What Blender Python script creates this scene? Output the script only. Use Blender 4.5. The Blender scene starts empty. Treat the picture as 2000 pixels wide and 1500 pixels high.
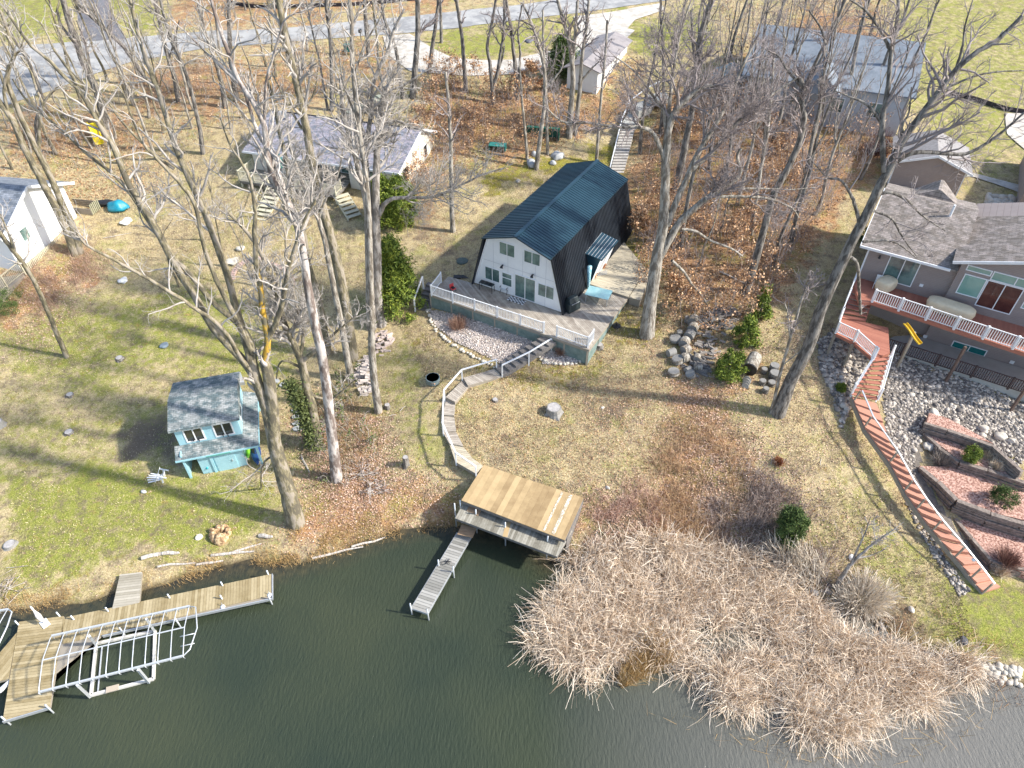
import bpy, math, random
import numpy as np
from mathutils import Vector, Matrix
random.seed(5); RNG=np.random.default_rng(11)
sc=bpy.context.scene
R_=math.radians
# ---------------------------------------------------------------- camera, sky, sun
F=1380.0; PITCH=R_(43.2); H=38.5
CP,SP=math.cos(PITCH),math.sin(PITCH)
cam=bpy.data.cameras.new('camera'); co=bpy.data.objects.new('camera',cam); sc.collection.objects.link(co)
co.location=(0,0,H); co.rotation_euler=(R_(90)-PITCH,0,0)
cam.sensor_width=36; cam.lens=36*F/2000; cam.clip_end=3000; cam.clip_start=.5
sc.camera=co
SUN_EL=R_(38); SUN_DIR=Vector((math.cos(SUN_EL)*.985,math.cos(SUN_EL)*-.17,math.sin(SUN_EL)))
w=bpy.data.worlds.new('World'); sc.world=w; w.use_nodes=True
nt=w.node_tree; bg=nt.nodes['Background']; sky=nt.nodes.new('ShaderNodeTexSky')
sky.sky_type='NISHITA'; sky.sun_disc=False; sky.sun_elevation=SUN_EL
sky.sun_rotation=math.atan2(SUN_DIR.x,SUN_DIR.y); sky.air_density=1.0; sky.dust_density=1.5
nt.links.new(sky.outputs[0],bg.inputs[0]); bg.inputs[1].default_value=0.148
sl=bpy.data.lights.new('sun','SUN'); sl.energy=3.7; sl.angle=R_(2.0); sl.color=(1,.95,.86)
so=bpy.data.objects.new('sun',sl); sc.collection.objects.link(so)
so.rotation_euler=SUN_DIR.to_track_quat('Z','Y').to_euler()
vs=sc.view_settings; vs.view_transform='Standard'; vs.look='None'; vs.gamma=1; vs.exposure=0.93; vs.use_curve_mapping=False
# ---------------------------------------------------------------- helpers
def ray(px,py):
    u=(px-1000)/F; v=(py-750)/F
    return np.array((u,CP-v*SP,-SP-v*CP))
def P(px,py,z=0.0):
    d=ray(px,py); t=(z-H)/d[2]; return Vector((d[0]*t,d[1]*t,z))
def Q(X,Y,Z):
    dz=Z-H; dep=Y*CP-dz*SP; return 1000+F*X/dep, 750+F*(-(Y*SP+dz*CP))/dep
def inpoly(x,y,poly):
    x=np.asarray(x); y=np.asarray(y); r=np.zeros(x.shape,bool); n=len(poly)
    for i in range(n):
        x1,y1=poly[i]; x2,y2=poly[(i+1)%n]
        c=((y1>y)!=(y2>y)); 
        with np.errstate(divide='ignore',invalid='ignore'): xi=(x2-x1)*(y-y1)/((y2-y1) if y2!=y1 else 1e-9)+x1
        r^=c&(x<xi)
    return r
def pdist(x,y,poly,closed=True):
    d=np.full(np.shape(x),1e9); n=len(poly)
    for i in range(n if closed else n-1):
        x1,y1=poly[i]; x2,y2=poly[(i+1)%n]; dx,dy=x2-x1,y2-y1
        t=np.clip(((x-x1)*dx+(y-y1)*dy)/(dx*dx+dy*dy+1e-9),0,1)
        d=np.minimum(d,np.hypot(x-x1-t*dx,y-y1-t*dy))
    return d
def vnoise(x,y,s,seed=0):
    x=np.asarray(x)/s; y=np.asarray(y)/s; xi=np.floor(x).astype(np.int64); yi=np.floor(y).astype(np.int64); fx=x-xi; fy=y-yi
    fx=fx*fx*(3-2*fx); fy=fy*fy*(3-2*fy)
    def h(a,b):
        n=(a*374761393+b*668265263+seed*1442695041)&0xffffffff; n=((n^(n>>13))*1274126177)&0xffffffff
        return ((n^(n>>16))&0xffff)/65535.0
    return (h(xi,yi)*(1-fx)+h(xi+1,yi)*fx)*(1-fy)+(h(xi,yi+1)*(1-fx)+h(xi+1,yi+1)*fx)*fy
# terrain: radial basis surface through surveyed spots (pixel, pixel, height)
SP_=[(-100,1190,.3),(0,1160,.4),(200,1090,.6),(400,1060,.6),(560,1040,.7),(0,1000,.9),(300,1000,.9),(380,935,1.0),(490,905,1.0),(640,940,1.0),(150,850,1.3),(0,800,1.5),(300,740,1.8),(470,740,1.7),(620,860,1.3),(740,800,2.0),(130,697,2.2),(0,650,2.8),(400,600,2.8),(740,640,3.2),(150,495,4.2),(300,480,4.0),(600,500,4.2),(780,560,4.3),(600,430,5.6),(780,385,6.2),(480,375,6.2),(880,450,5.2),(160,400,5.0),(0,500,4.8),(-300,500,5),(200,300,6.2),(0,300,6.8),(450,300,7),(850,300,7),(700,200,8.8),(400,200,8.6),(100,200,8.8),(200,120,9.6),(0,120,9.8),(400,80,10.2),(800,60,10.8),(1200,20,11.2),(800,140,10.2),(1000,130,10.2),(1160,180,9.5),(950,200,8.8),(1000,290,6.9),(1160,300,6.5),(1210,330,6.2),(1225,270,7.0),(1245,215,8.4),(1280,180,9.3),(1350,170,9.8),(1218,470,5.1),(1250,540,4.8),(930,530,4.9),(870,530,4.6),(820,600,3.7),(840,600,3.8),(960,650,3.8),(1060,690,3.7),(1150,700,3.7),(1200,640,4.3),(1262,650,4.3),(850,740,3.3),(870,780,3.0),(870,850,2.7),(900,900,2.3),(930,940,2.2),(985,725,3.5),(790,910,2.0),(850,950,1.5),(880,1000,.6),(1020,930,2.4),(1140,975,2.1),(1080,800,3.1),(1200,900,2.9),(1150,1030,1.2),(1200,1050,1.1),(1350,720,4.2),(1520,808,3.9),(1400,850,3.4),(1500,950,2.6),(1530,1040,1.5),(1400,1050,.9),(1650,1150,.7),(1700,1000,2.2),(1850,1150,1.2),(1950,1150,1.2),(1990,1250,.6),(1600,850,3.6),(1640,700,4.6),(1750,840,3.4),(1850,770,4.2),(2000,860,3.4),(1560,560,5.8),(1400,500,6.0),(1300,450,6),(1500,350,7.6),(1350,300,7.8),(1600,300,8.2),(1650,400,7.4),(1750,350,8.3),(1850,340,8.5),(1990,380,8.5),(1740,300,8.5),(1950,250,9.3),(1900,100,10.2),(1500,150,9.8),(1600,50,10.5),(1300,60,10.8),(2100,700,4.6),(2100,1100,1.6),(1900,710,4.5),(1800,675,4.5),(1860,500,6.5),(1880,880,2.9),(1960,890,3.0),(1850,930,2.4),(1930,960,2.2),(2000,990,2.2),(1920,1050,1.4),(2000,1085,1.3),(1885,1035,1.6),(800,430,5.3),(1040,420,5.2),(1000,600,4.8),(1120,560,4.9)]
cp_=np.array([[*P(a,b,h)[:2],h] for a,b,h in SP_]+[(x,y,z) for x,y,z in [(-150,60,8),(-150,130,12),(-60,150,13),(60,150,13),(150,130,12),(150,50,8),(-150,10,2),(150,5,2),(0,300,15),(-350,200,14),(350,200,14),(-400,0,4),(400,0,4)]])
def _solve():
    X=cp_[:,:2]; n=len(X); D=np.sqrt(((X[:,None]-X[None])**2).sum(-1)+.5)
    A=np.zeros((n+3,n+3)); A[:n,:n]=D-np.eye(n)*.25; A[:n,n]=1; A[:n,n+1:]=X; A[n,:n]=1; A[n+1:,:n]=X.T
    return np.linalg.solve(A,np.concatenate([cp_[:,2],[0,0,0]]))
_W=_solve()
SHORE_PX=[(-600,1330),(-200,1232),(0,1189),(60,1181),(140,1173),(215,1160),(280,1145),(330,1130),(400,1112),(440,1096),(500,1087),(540,1093),(600,1090),(650,1076),(700,1056),(760,1036),(830,1021),(900,1022),(950,1030),(1010,1052),(1060,1078),(1110,1096),(1180,1112),(1300,1115),(1400,1110),(1480,1130),(1560,1150),(1600,1172),(1640,1186),(1700,1213),(1780,1252),(1880,1292),(1990,1332),(2100,1370),(2600,1600)]
_s=[tuple(P(a,b,0)[:2]) for a,b in SHORE_PX]
SHORE=[(-500,_s[0][1]-60)]+_s+[(500,_s[-1][1]-40)]
LAND=SHORE+[(600,800),(-600,800)]
def ht(x,y):
    x=np.atleast_1d(np.asarray(x,float)); y=np.atleast_1d(np.asarray(y,float)); sh=x.shape; x=x.ravel(); y=y.ravel()
    z=np.empty(len(x))
    for i in range(0,len(x),20000):
        a=x[i:i+20000]; b=y[i:i+20000]
        D=np.sqrt((a[:,None]-cp_[None,:,0])**2+(b[:,None]-cp_[None,:,1])**2+.5)
        z[i:i+20000]=D@_W[:len(cp_)]+_W[-3]+_W[-2]*a+_W[-1]*b
    d=pdist(x,y,SHORE,False); ins=inpoly(x,y,LAND); d=np.where(ins,d,-d)+ (vnoise(x,y,1.1,3)-.5)*.45
    k=np.clip(d/1.6,0,1); k=k*k*(3-2*k)
    land=np.maximum(z,.25)*k+(.16+.12*np.clip(d*2,0,1))*(1-k)
    land+= (vnoise(x,y,2.3,1)-.5)*.10*k+(vnoise(x,y,.8,2)-.5)*.06*k
    water=np.maximum(-1.6,.12+d*.45)
    return np.where(d>0,land,water).reshape(sh)
def hz(x,y): return float(ht([x],[y])[0])
def G(px,py):
    "ground point under a pixel"
    z=4.0
    for _ in range(14):
        p=P(px,py,z); z=.5*z+.5*hz(p.x,p.y)
    p=P(px,py,z); return Vector((p.x,p.y,hz(p.x,p.y)))
# materials
MATS={}
def M(name,c1,c2=None,scale=3.0,rough=.8,isl=0.0,bump=0.0,stretch=(1,1,1),metal=0.0,c3=None,spec=.5,detail=6,contrast=1.0,coords='Object',bscale=None):
    if name in MATS: return MATS[name]
    m=bpy.data.materials.new(name); m.use_nodes=True; n=m.node_tree.nodes; l=m.node_tree.links; b=n['Principled BSDF']
    b.inputs['Roughness'].default_value=rough; b.inputs['Metallic'].default_value=metal; b.inputs['Specular IOR Level'].default_value=spec
    c2=c2 or c1
    tc=n.new('ShaderNodeTexCoord'); mp=n.new('ShaderNodeMapping'); mp.inputs['Scale'].default_value=stretch; l.new(tc.outputs[coords],mp.inputs[0])
    no=n.new('ShaderNodeTexNoise'); no.inputs['Scale'].default_value=scale; no.inputs['Detail'].default_value=detail; no.inputs['Roughness'].default_value=.65; l.new(mp.outputs[0],no.inputs[0])
    fac=no.outputs[0]
    if contrast!=1:
        mr=n.new('ShaderNodeMapRange'); mr.inputs[1].default_value=.5-.5/contrast*.6; mr.inputs[2].default_value=.5+.5/contrast*.6; l.new(fac,mr.inputs[0]); fac=mr.outputs[0]
    if isl:
        g=n.new('ShaderNodeNewGeometry'); mx=n.new('ShaderNodeMix'); mx.inputs[0].default_value=isl; l.new(fac,mx.inputs[2]); l.new(g.outputs['Random Per Island'],mx.inputs[3]); fac=mx.outputs[0]
    cr=n.new('ShaderNodeValToRGB'); e=cr.color_ramp.elements; e[0].position=.15 if isl else .3; e[1].position=.85 if isl else .7
    e[0].color=(*c1,1); e[1].color=(*c2,1)
    if c3: x=cr.color_ramp.elements.new(.5); x.color=(*c3,1)
    l.new(fac,cr.inputs[0]); l.new(cr.outputs[0],b.inputs['Base Color'])
    if bump:
        bp=n.new('ShaderNodeBump'); bp.inputs['Strength'].default_value=1; bp.inputs['Distance'].default_value=bump
        n2=no
        if bscale: n2=n.new('ShaderNodeTexNoise'); n2.inputs['Scale'].default_value=bscale; n2.inputs['Detail'].default_value=4; l.new(mp.outputs[0],n2.inputs[0])
        l.new(n2.outputs[0],bp.inputs['Height']); l.new(bp.outputs[0],b.inputs['Normal'])
    MATS[name]=m; return m
def lines(m,axis,period,depth,width=.12,dark=.6):
    "adds grooves / courses every `period` metres along an object axis"
    n=m.node_tree.nodes; l=m.node_tree.links; b=n['Principled BSDF']
    tc=n.new('ShaderNodeTexCoord'); sx=n.new('ShaderNodeSeparateXYZ'); l.new(tc.outputs['Object'],sx.inputs[0])
    d=n.new('ShaderNodeMath'); d.operation='DIVIDE'; d.inputs[1].default_value=period; l.new(sx.outputs[axis],d.inputs[0])
    f=n.new('ShaderNodeMath'); f.operation='FRACT'; l.new(d.outputs[0],f.inputs[0])
    g=n.new('ShaderNodeMath'); g.operation='LESS_THAN'; g.inputs[1].default_value=width; l.new(f.outputs[0],g.inputs[0])
    src=b.inputs['Base Color'].links[0].from_socket
    mx=n.new('ShaderNodeMix'); mx.data_type='RGBA'; mx.blend_type='MULTIPLY'; l.new(src,mx.inputs[6]); mx.inputs[7].default_value=(dark,dark,dark,1); l.new(g.outputs[0],mx.inputs[0]); l.new(mx.outputs[2],b.inputs['Base Color'])
    bp=n.new('ShaderNodeBump'); bp.inputs['Distance'].default_value=depth; l.new(f.outputs[0],bp.inputs['Height']); l.new(bp.outputs[0],b.inputs['Normal'])
    return m
def shingle(name,cols,sw=.5,sh=.16):
    m=M(name,cols[0],cols[1],2.0,.9,contrast=2,detail=8)
    n=m.node_tree.nodes; l=m.node_tree.links; b=n['Principled BSDF']; src=b.inputs['Base Color'].links[0].from_socket
    tc=n.new('ShaderNodeTexCoord'); br=n.new('ShaderNodeTexBrick'); br.inputs['Scale'].default_value=1; br.inputs['Brick Width'].default_value=sw; br.inputs['Row Height'].default_value=sh
    br.inputs['Mortar Size'].default_value=.012; br.inputs['Color1'].default_value=(.7,.7,.7,1); br.inputs['Color2'].default_value=(1.25,1.2,1.2,1); br.inputs['Mortar'].default_value=(.5,.5,.5,1)
    l.new(tc.outputs['Object'],br.inputs[0]); mx=n.new('ShaderNodeMix'); mx.data_type='RGBA'; mx.blend_type='MULTIPLY'; mx.inputs[0].default_value=1; l.new(src,mx.inputs[6]); l.new(br.outputs[0],mx.inputs[7]); l.new(mx.outputs[2],b.inputs['Base Color'])
    return m
# mesh collecting
def mesh_np(name,V,FQ,mat,parent=None,smooth=False):
    "V (n,3), FQ (m,k) faces"
    me=bpy.data.meshes.new(name); V=np.asarray(V,np.float32); FQ=np.asarray(FQ,np.int32); m,k=FQ.shape
    me.vertices.add(len(V)); me.vertices.foreach_set('co',V.ravel()); me.loops.add(m*k); me.loops.foreach_set('vertex_index',FQ.ravel())
    me.polygons.add(m); me.polygons.foreach_set('loop_start',np.arange(0,m*k,k,dtype=np.int32))
    if smooth: me.polygons.foreach_set('use_smooth',np.ones(m,bool))
    me.update(calc_edges=True); me.validate()
    if mat: me.materials.append(mat)
    o=bpy.data.objects.new(name,me); sc.collection.objects.link(o)
    if parent: o.parent=parent
    return o
class B:
    def __init__(s): s.v=[]; s.f=[]
    def add(s,vs,fs):
        k=len(s.v); s.v+= [tuple(v) for v in vs]; s.f+=[tuple(i+k for i in f) for f in fs]; return s
    def hexa(s,b,t): # 4 bottom, 4 top
        return s.add(list(b)+list(t),[(3,2,1,0),(4,5,6,7),(0,1,5,4),(1,2,6,5),(2,3,7,6),(3,0,4,7)])
    def box(s,x0,x1,y0,y1,z0,z1):
        return s.hexa([(x0,y0,z0),(x1,y0,z0),(x1,y1,z0),(x0,y1,z0)],[(x0,y0,z1),(x1,y0,z1),(x1,y1,z1),(x0,y1,z1)])
    def prism(s,poly,z0,z1):
        n=len(poly); a=sum(poly[i][0]*poly[(i+1)%n][1]-poly[(i+1)%n][0]*poly[i][1] for i in range(n))
        if a<0: poly=poly[::-1]
        g=lambda z,p: z(p) if callable(z) else z
        return s.add([(p[0],p[1],g(z0,p)) for p in poly]+[(p[0],p[1],g(z1,p)) for p in poly],[tuple(range(n-1,-1,-1)),tuple(range(n,2*n))]+[(i,(i+1)%n,(i+1)%n+n,i+n) for i in range(n)])
    def xprism(s,prof,y0,y1): # profile in x,z extruded along y
        n=len(prof); return s.add([(p[0],y0,p[1]) for p in prof]+[(p[0],y1,p[1]) for p in prof],[tuple(range(n)),tuple(range(2*n-1,n-1,-1))]+[((i+1)%n,i,i+n,(i+1)%n+n) for i in range(n)])
    def yprism(s,prof,x0,x1):
        n=len(prof); return s.add([(x0,p[0],p[1]) for p in prof]+[(x1,p[0],p[1]) for p in prof],[tuple(range(n-1,-1,-1)),tuple(range(n,2*n))]+[(i,(i+1)%n,(i+1)%n+n,i+n) for i in range(n)])
    def beam(s,a,b,w,h=None,up=(0,0,1)):
        a=Vector(a);b=Vector(b); h=h or w; d=(b-a).normalized(); u=Vector(up)
        if abs(d.dot(u))>.98: u=Vector((1,0,0))
        r=d.cross(u).normalized()*w/2; u=r.cross(d).normalized()*h/2
        return s.hexa([a-r-u,a+r-u,b+r-u,b-r-u],[a-r+u,a+r+u,b+r+u,b-r+u])
    def tube(s,pts,r,n=8,cap=True):
        pts=[Vector(p) for p in pts]; rr=r if hasattr(r,'__len__') else [r]*len(pts); k=len(s.v); prev=None
        for i,p in enumerate(pts):
            d=(pts[min(i+1,len(pts)-1)]-pts[max(i-1,0)]).normalized()
            if prev is None:
                u=d.cross(Vector((0,0,1)));  u=u if u.length>.1 else d.cross(Vector((1,0,0)))
            else: u=prev-d*prev.dot(d)
            u.normalize(); prev=u; v=d.cross(u)
            for j in range(n):
                a=2*math.pi*j/n; s.v.append(tuple(p+(u*math.cos(a)+v*math.sin(a))*rr[i]))
        for i in range(len(pts)-1):
            for j in range(n): s.f.append((k+i*n+j,k+i*n+(j+1)%n,k+(i+1)*n+(j+1)%n,k+(i+1)*n+j))
        if cap: s.f.append(tuple(k+j for j in range(n-1,-1,-1))); s.f.append(tuple(k+(len(pts)-1)*n+j for j in range(n)))
        return s
    def obj(s,name,mat,parent=None,smooth=False,bevel=0):
        me=bpy.data.meshes.new(name); me.from_pydata(s.v,[],s.f); me.update(); me.materials.append(mat)
        if smooth: me.polygons.foreach_set('use_smooth',[True]*len(me.polygons))
        o=bpy.data.objects.new(name,me); sc.collection.objects.link(o)
        if parent: o.parent=parent
        if bevel: mo=o.modifiers.new('bevel','BEVEL'); mo.width=bevel; mo.segments=2
        return o
def T(o,label,cat,group=None):
    o['label']=label; o['category']=cat
    if group: o['group']=group
    return o
def thing(name,label,cat,loc=(0,0,0),yaw=0,group=None):
    o=bpy.data.objects.new(name,None); sc.collection.objects.link(o); o.location=loc; o.rotation_euler=(0,0,yaw); o.empty_display_size=.3
    return T(o,label,cat,group)
def S(o): o['kind']='structure'; return o
def stuff(o,label=None): 
    o['kind']='stuff'
    return o
def copytree(o,parent=None):
    c=o.copy(); sc.collection.objects.link(c); c.parent=parent
    for ch in list(o.children): copytree(ch,c)
    return c
def clip(poly,cl):
    n=len(cl); a=sum(cl[i][0]*cl[(i+1)%n][1]-cl[(i+1)%n][0]*cl[i][1] for i in range(n)); cl=cl if a>0 else cl[::-1]
    out=poly
    for i in range(n):
        x1,y1=cl[i]; x2,y2=cl[(i+1)%n]; inp=out; out=[]
        side=lambda p:(x2-x1)*(p[1]-y1)-(y2-y1)*(p[0]-x1)
        for j in range(len(inp)):
            p,q=inp[j],inp[(j+1)%len(inp)]; a,b=side(p),side(q)
            if a>=0: out.append(p)
            if (a>=0)!=(b>=0): t=a/(a-b); out.append((p[0]+(q[0]-p[0])*t,p[1]+(q[1]-p[1])*t))
        if not out: return []
    return out
def planks(poly,z1,ang,w=.14,gap=.012,th=.04,b=None):
    "boards laid over a convex polygon"
    b=b or B(); poly=[(p[0],p[1]) for p in poly]; c,s_=math.cos(ang),math.sin(ang)
    tr=[(p[0]*c+p[1]*s_,-p[0]*s_+p[1]*c) for p in poly]
    u0,u1=min(p[0] for p in tr)-.1,max(p[0] for p in tr)+.1; v=min(p[1] for p in tr); vm=max(p[1] for p in tr)
    while v<vm:
        q=[(u0,v),(u1,v),(u1,v+w-gap),(u0,v+w-gap)]; q=clip(q,tr)
        if len(q)>2:
            dz=random.uniform(-.003,.003); b.prism([(p[0]*c-p[1]*s_,p[0]*s_+p[1]*c) for p in q],z1-th+dz,z1+dz)
        v+=w
    return b
def quads_at(C,size,rng,aspect=.6,flat=0.0):
    "random leaf quads around centres C"
    n=len(C); a=rng.normal(size=(n,3)); a[:,2]*=(1-flat); a/=np.linalg.norm(a,axis=1)[:,None]; b=rng.normal(size=(n,3)); b[:,2]*=(1-flat); b-=a*(a*b).sum(1)[:,None]; b/=np.linalg.norm(b,axis=1)[:,None]
    s=(size*(.6+.8*rng.random(n)))[:,None]; a=a*s; b=b*s*aspect
    V=np.stack([C-a,C-b,C+a,C+b],1).reshape(-1,3); return V,np.arange(4*n).reshape(n,4)
def scatter(polys,n,rng,zt=0.0,dens=None):
    "ground points inside pixel polygons, uniform on the ground"
    out=[]
    for poly in polys:
        W=[tuple(P(a,b,zt)[:2]) for a,b in poly]; W=np.array(W); lo=W.min(0); hi=W.max(0)
        m=int(n*3); x=rng.uniform(lo[0],hi[0],m); y=rng.uniform(lo[1],hi[1],m); k=inpoly(x,y,[tuple(p) for p in W]); out.append(np.stack([x[k],y[k]],1)[:n])
    return np.concatenate(out)
ICO=None
def ico(sub=2):
    import bmesh
    bm=bmesh.new(); bmesh.ops.create_icosphere(bm,subdivisions=sub,radius=1); V=np.array([v.co[:] for v in bm.verts]); Fq=np.array([[v.index for v in f.verts] for f in bm.faces]); bm.free(); return V,Fq
def rocks(C,r,rng,sub=2,flat=.65,var=.25):
    V0,F0=ico(sub); n=len(C); k=len(V0); Vs=[]; Fs=[]
    for i in range(n):
        s=np.array([1,1,flat])*(1+rng.uniform(-var,var,3))*r[i]; d=rng.normal(size=3); 
        bump=1+.18*np.sin(V0@rng.normal(size=3)*2.3+d[0])+.10*np.sin(V0@rng.normal(size=3)*4+d[1])
        a=rng.uniform(0,6.28); c,s_=math.cos(a),math.sin(a); v=V0*bump[:,None]*s; v=np.stack([v[:,0]*c-v[:,1]*s_,v[:,0]*s_+v[:,1]*c,v[:,2]],1)
        Vs.append(v+C[i]); Fs.append(F0+i*k)
    return np.concatenate(Vs),np.concatenate(Fs)
def tubes(Pn,Rn,sides):
    "Pn (N,K,3) Rn (N,K) -> verts, quads"
    N,K,_=Pn.shape; d=np.gradient(Pn,axis=1); d/=np.linalg.norm(d,axis=2)[...,None]+1e-9
    ref=np.where(np.abs(d[:,:1,2:3])>.9,np.array([1.,0,0]),np.array([0,0,1.])); ref=np.broadcast_to(ref,d.shape)
    u=np.cross(d,ref); u/=np.linalg.norm(u,axis=2)[...,None]+1e-9; v=np.cross(d,u)
    a=np.arange(sides)*2*math.pi/sides
    V=Pn[:,:,None]+(u[:,:,None]*np.cos(a)[:,None]+v[:,:,None]*np.sin(a)[:,None])*Rn[:,:,None,None]
    idx=np.arange(N*K*sides).reshape(N,K,sides); j=np.roll(idx,-1,2)
    Fq=np.stack([idx[:,:-1],j[:,:-1],j[:,1:],idx[:,1:]],-1).reshape(-1,4)
    return V.reshape(-1,3),Fq
def join(parts):
    Vs=[];Fs=[];k=0
    for V,Fq in parts: Vs.append(V);Fs.append(Fq+k);k+=len(V)
    return np.concatenate(Vs),np.concatenate(Fs)
def spawn(Pn,Rn,rate,lf,lmax,ang,up,K,rng,tmin=.2,wob=.22,rmin=.006,rf=.55,nmin=1):
    N,K0,_=Pn.shape; L=np.linalg.norm(np.diff(Pn,axis=1),axis=2).sum(1)
    n=np.maximum(nmin,rng.poisson(rate*L)); idx=np.repeat(np.arange(N),n); m=len(idx)
    t=tmin+(1-tmin)*rng.random(m)**.85; f=t*(K0-1); i=np.minimum(f.astype(int),K0-2); fr=(f-i)[:,None]
    A=Pn[idx,i]; Bp=Pn[idx,i+1]; pos=A*(1-fr)+Bp*fr; tan=Bp-A; tan/=np.linalg.norm(tan,axis=1)[:,None]+1e-9
    r0=(Rn[idx,i]*(1-fr[:,0])+Rn[idx,i+1]*fr[:,0])
    q=rng.normal(size=(m,3)); q-=tan*(q*tan).sum(1)[:,None]; q/=np.linalg.norm(q,axis=1)[:,None]
    a=ang*(.7+.6*rng.random(m))[:,None]; d=tan*np.cos(a)+q*np.sin(a); d[:,2]+=up; d/=np.linalg.norm(d,axis=1)[:,None]
    ln=np.minimum(lf*L[idx],lmax)*(1.05-.6*t)*(.45+.75*rng.random(m))
    out=np.empty((m,K,3)); out[:,0]=pos; p=pos.copy()
    for k in range(1,K):
        d=d+rng.normal(size=(m,3))*wob; d[:,2]+=up*.35; d/=np.linalg.norm(d,axis=1)[:,None]; p=p+d*(ln/(K-1))[:,None]; out[:,k]=p
    r=np.maximum(r0*rf,rmin)[:,None]*np.linspace(1,.35,K)[None]; r=np.maximum(r,rmin*.7)
    return out,r
def twiggy(P0,R0,rng,levels,dens=1.0,up=.15,rmin=.008,lens=(4.5,2.6,1.5,.8)):
    "P0 list of (K,3) main limbs resampled to the same K"
    parts=[]; Pn,Rn=P0,R0
    spec=[(.75*dens,.55,lens[0],.85,7,5),(1.3*dens,.6,lens[1],.8,5,4),(2.2*dens,.6,lens[2],.75,4,3),(3.2*dens,.7,lens[3],.7,4,3)]
    for lv in range(levels):
        rate,lf,lm,an,K,sd=spec[lv]
        Pn,Rn=spawn(Pn,Rn,rate,lf,lm,an,up,K,rng,tmin=.25 if lv==0 else .12,rmin=rmin*(2.2,1.5,1.1,.9)[lv])
        parts.append(tubes(Pn,Rn,sd))
    return parts
def resample(pts,rad,K):
    pts=np.array(pts,float); rad=np.array(rad,float); n=len(pts)
    # catmull-rom
    t=np.linspace(0,n-1,K); i=np.clip(t.astype(int),0,n-2); f=(t-i)[:,None]
    g=lambda k: pts[np.clip(k,0,n-1)]
    p0,p1,p2,p3=g(i-1),g(i),g(i+1),g(i+2)
    out=.5*((2*p1)+(-p0+p2)*f+(2*p0-5*p1+4*p2-p3)*f**2+(-p0+3*p1-3*p2+p3)*f**3)
    return out,np.interp(t,np.arange(n),rad)
# ---------------------------------------------------------------- materials
wood_grey=M('weathered wood',(.20,.17,.13),(.38,.34,.28),6,.85,isl=.55,bump=.004,stretch=(1,1,1))
wood_deck=M('deck boards',(.26,.22,.18),(.50,.45,.38),2.2,.8,isl=.45,bump=.004,contrast=1.4)
wood_upper=M('pale platform boards',(.38,.33,.24),(.56,.50,.38),3,.8,isl=.4)
wood_tan=M('tan plywood boards',(.30,.205,.10),(.52,.38,.20),1.6,.7,isl=.6,contrast=1.6)
wood_dock=M('dock boards',(.25,.19,.09),(.46,.38,.23),2.5,.85,isl=.55,contrast=1.3)
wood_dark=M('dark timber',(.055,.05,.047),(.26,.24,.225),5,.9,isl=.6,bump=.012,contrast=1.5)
wood_old=M('old grey dock boards',(.17,.155,.12),(.40,.38,.32),4,.9,isl=.6,contrast=1.5)
white=M('white paint',(.74,.76,.78),(.82,.83,.84),5,.5)
white_wall=M('white wall panels',(.72,.74,.76),(.80,.82,.83),1.2,.6)
cream=M('cream paint',(.50,.47,.34),(.60,.57,.44),4,.7)
creamwall=lines(M('cream siding',(.66,.63,.54),(.74,.71,.63),3,.7),2,.2,.01,.1,.85)
metal_roof=M('sky tinted black metal roofing',(.012,.04,.062),(.02,.058,.085),1,.38,spec=.6)  # same black metal as the cladding, blue sky reflection put into its colour
metal_side=M('black metal cladding',(.008,.012,.018),(.014,.02,.03),1,.5)
glass=M('window glass',(.05,.10,.10),(.16,.25,.23),.5,.06,spec=.9,contrast=1.5)
glass_teal=M('teal tinted window glass',(.16,.33,.28),(.26,.43,.38),.8,.08,spec=.9)
glass_dark=M('dark window glass',(.015,.02,.022),(.05,.05,.05),.8,.06,spec=.9)
black=M('black paint',(.012,.012,.014),(.02,.02,.024),4,.45)
steel=M('galvanised steel',(.55,.58,.60),(.68,.70,.72),8,.38,metal=.55)
alu=M('aluminium tube',(.52,.55,.58),(.66,.68,.70),8,.4,metal=.3)
red_deck=M('red composite boards',(.33,.12,.08),(.44,.18,.12),2,.7,isl=.5)
red_light=M('faded red composite treads',(.44,.20,.13),(.56,.29,.20),2,.7,isl=.5)
taupe=lines(M('taupe siding',(.30,.25,.235),(.34,.29,.27),2,.8),2,.13,.012,.12,.8)
blue_siding=lines(M('pale blue siding',(.33,.58,.66),(.40,.66,.74),2,.7),2,.12,.012,.14,.82)
blue_paint=M('pale blue paint',(.30,.55,.62),(.36,.60,.68),3,.6)
sh_grey=shingle('grey roof shingles',((.19,.21,.25),(.34,.32,.36)))
sh_blue=shingle('blue grey roof shingles',((.12,.165,.175),(.31,.335,.33)),.3,.14)
sh_tan=shingle('tan roof shingles',((.20,.175,.15),(.31,.275,.25)),.4,.15)
sh_slate=shingle('slate roof shingles',((.16,.19,.23),(.26,.29,.33)))
concrete=M('concrete',(.42,.385,.33),(.60,.56,.50),1.3,.9,contrast=1.3)
concrete_grey=M('grey concrete',(.36,.36,.33),(.46,.46,.43),1.5,.9)
asphalt=M('asphalt',(.26,.26,.26),(.40,.395,.38),.6,.95,contrast=1.5,detail=9)
asphalt_dark=M('dark asphalt',(.10,.10,.115),(.20,.20,.21),.7,.95)
bark_grey=M('grey bark',(.17,.145,.115),(.40,.37,.32),5,.9,bump=.09,stretch=(1,1,.25),contrast=1.8)
bark_pale=M('pale bark',(.19,.165,.14),(.44,.40,.36),4,.9,bump=.09,stretch=(1,1,.3),contrast=1.8)
bark_moss=M('mossy bark',(.12,.105,.075),(.31,.27,.215),3,.9,bump=.09,stretch=(1,1,.3),contrast=1.9,c3=(.22,.19,.11))
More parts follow.
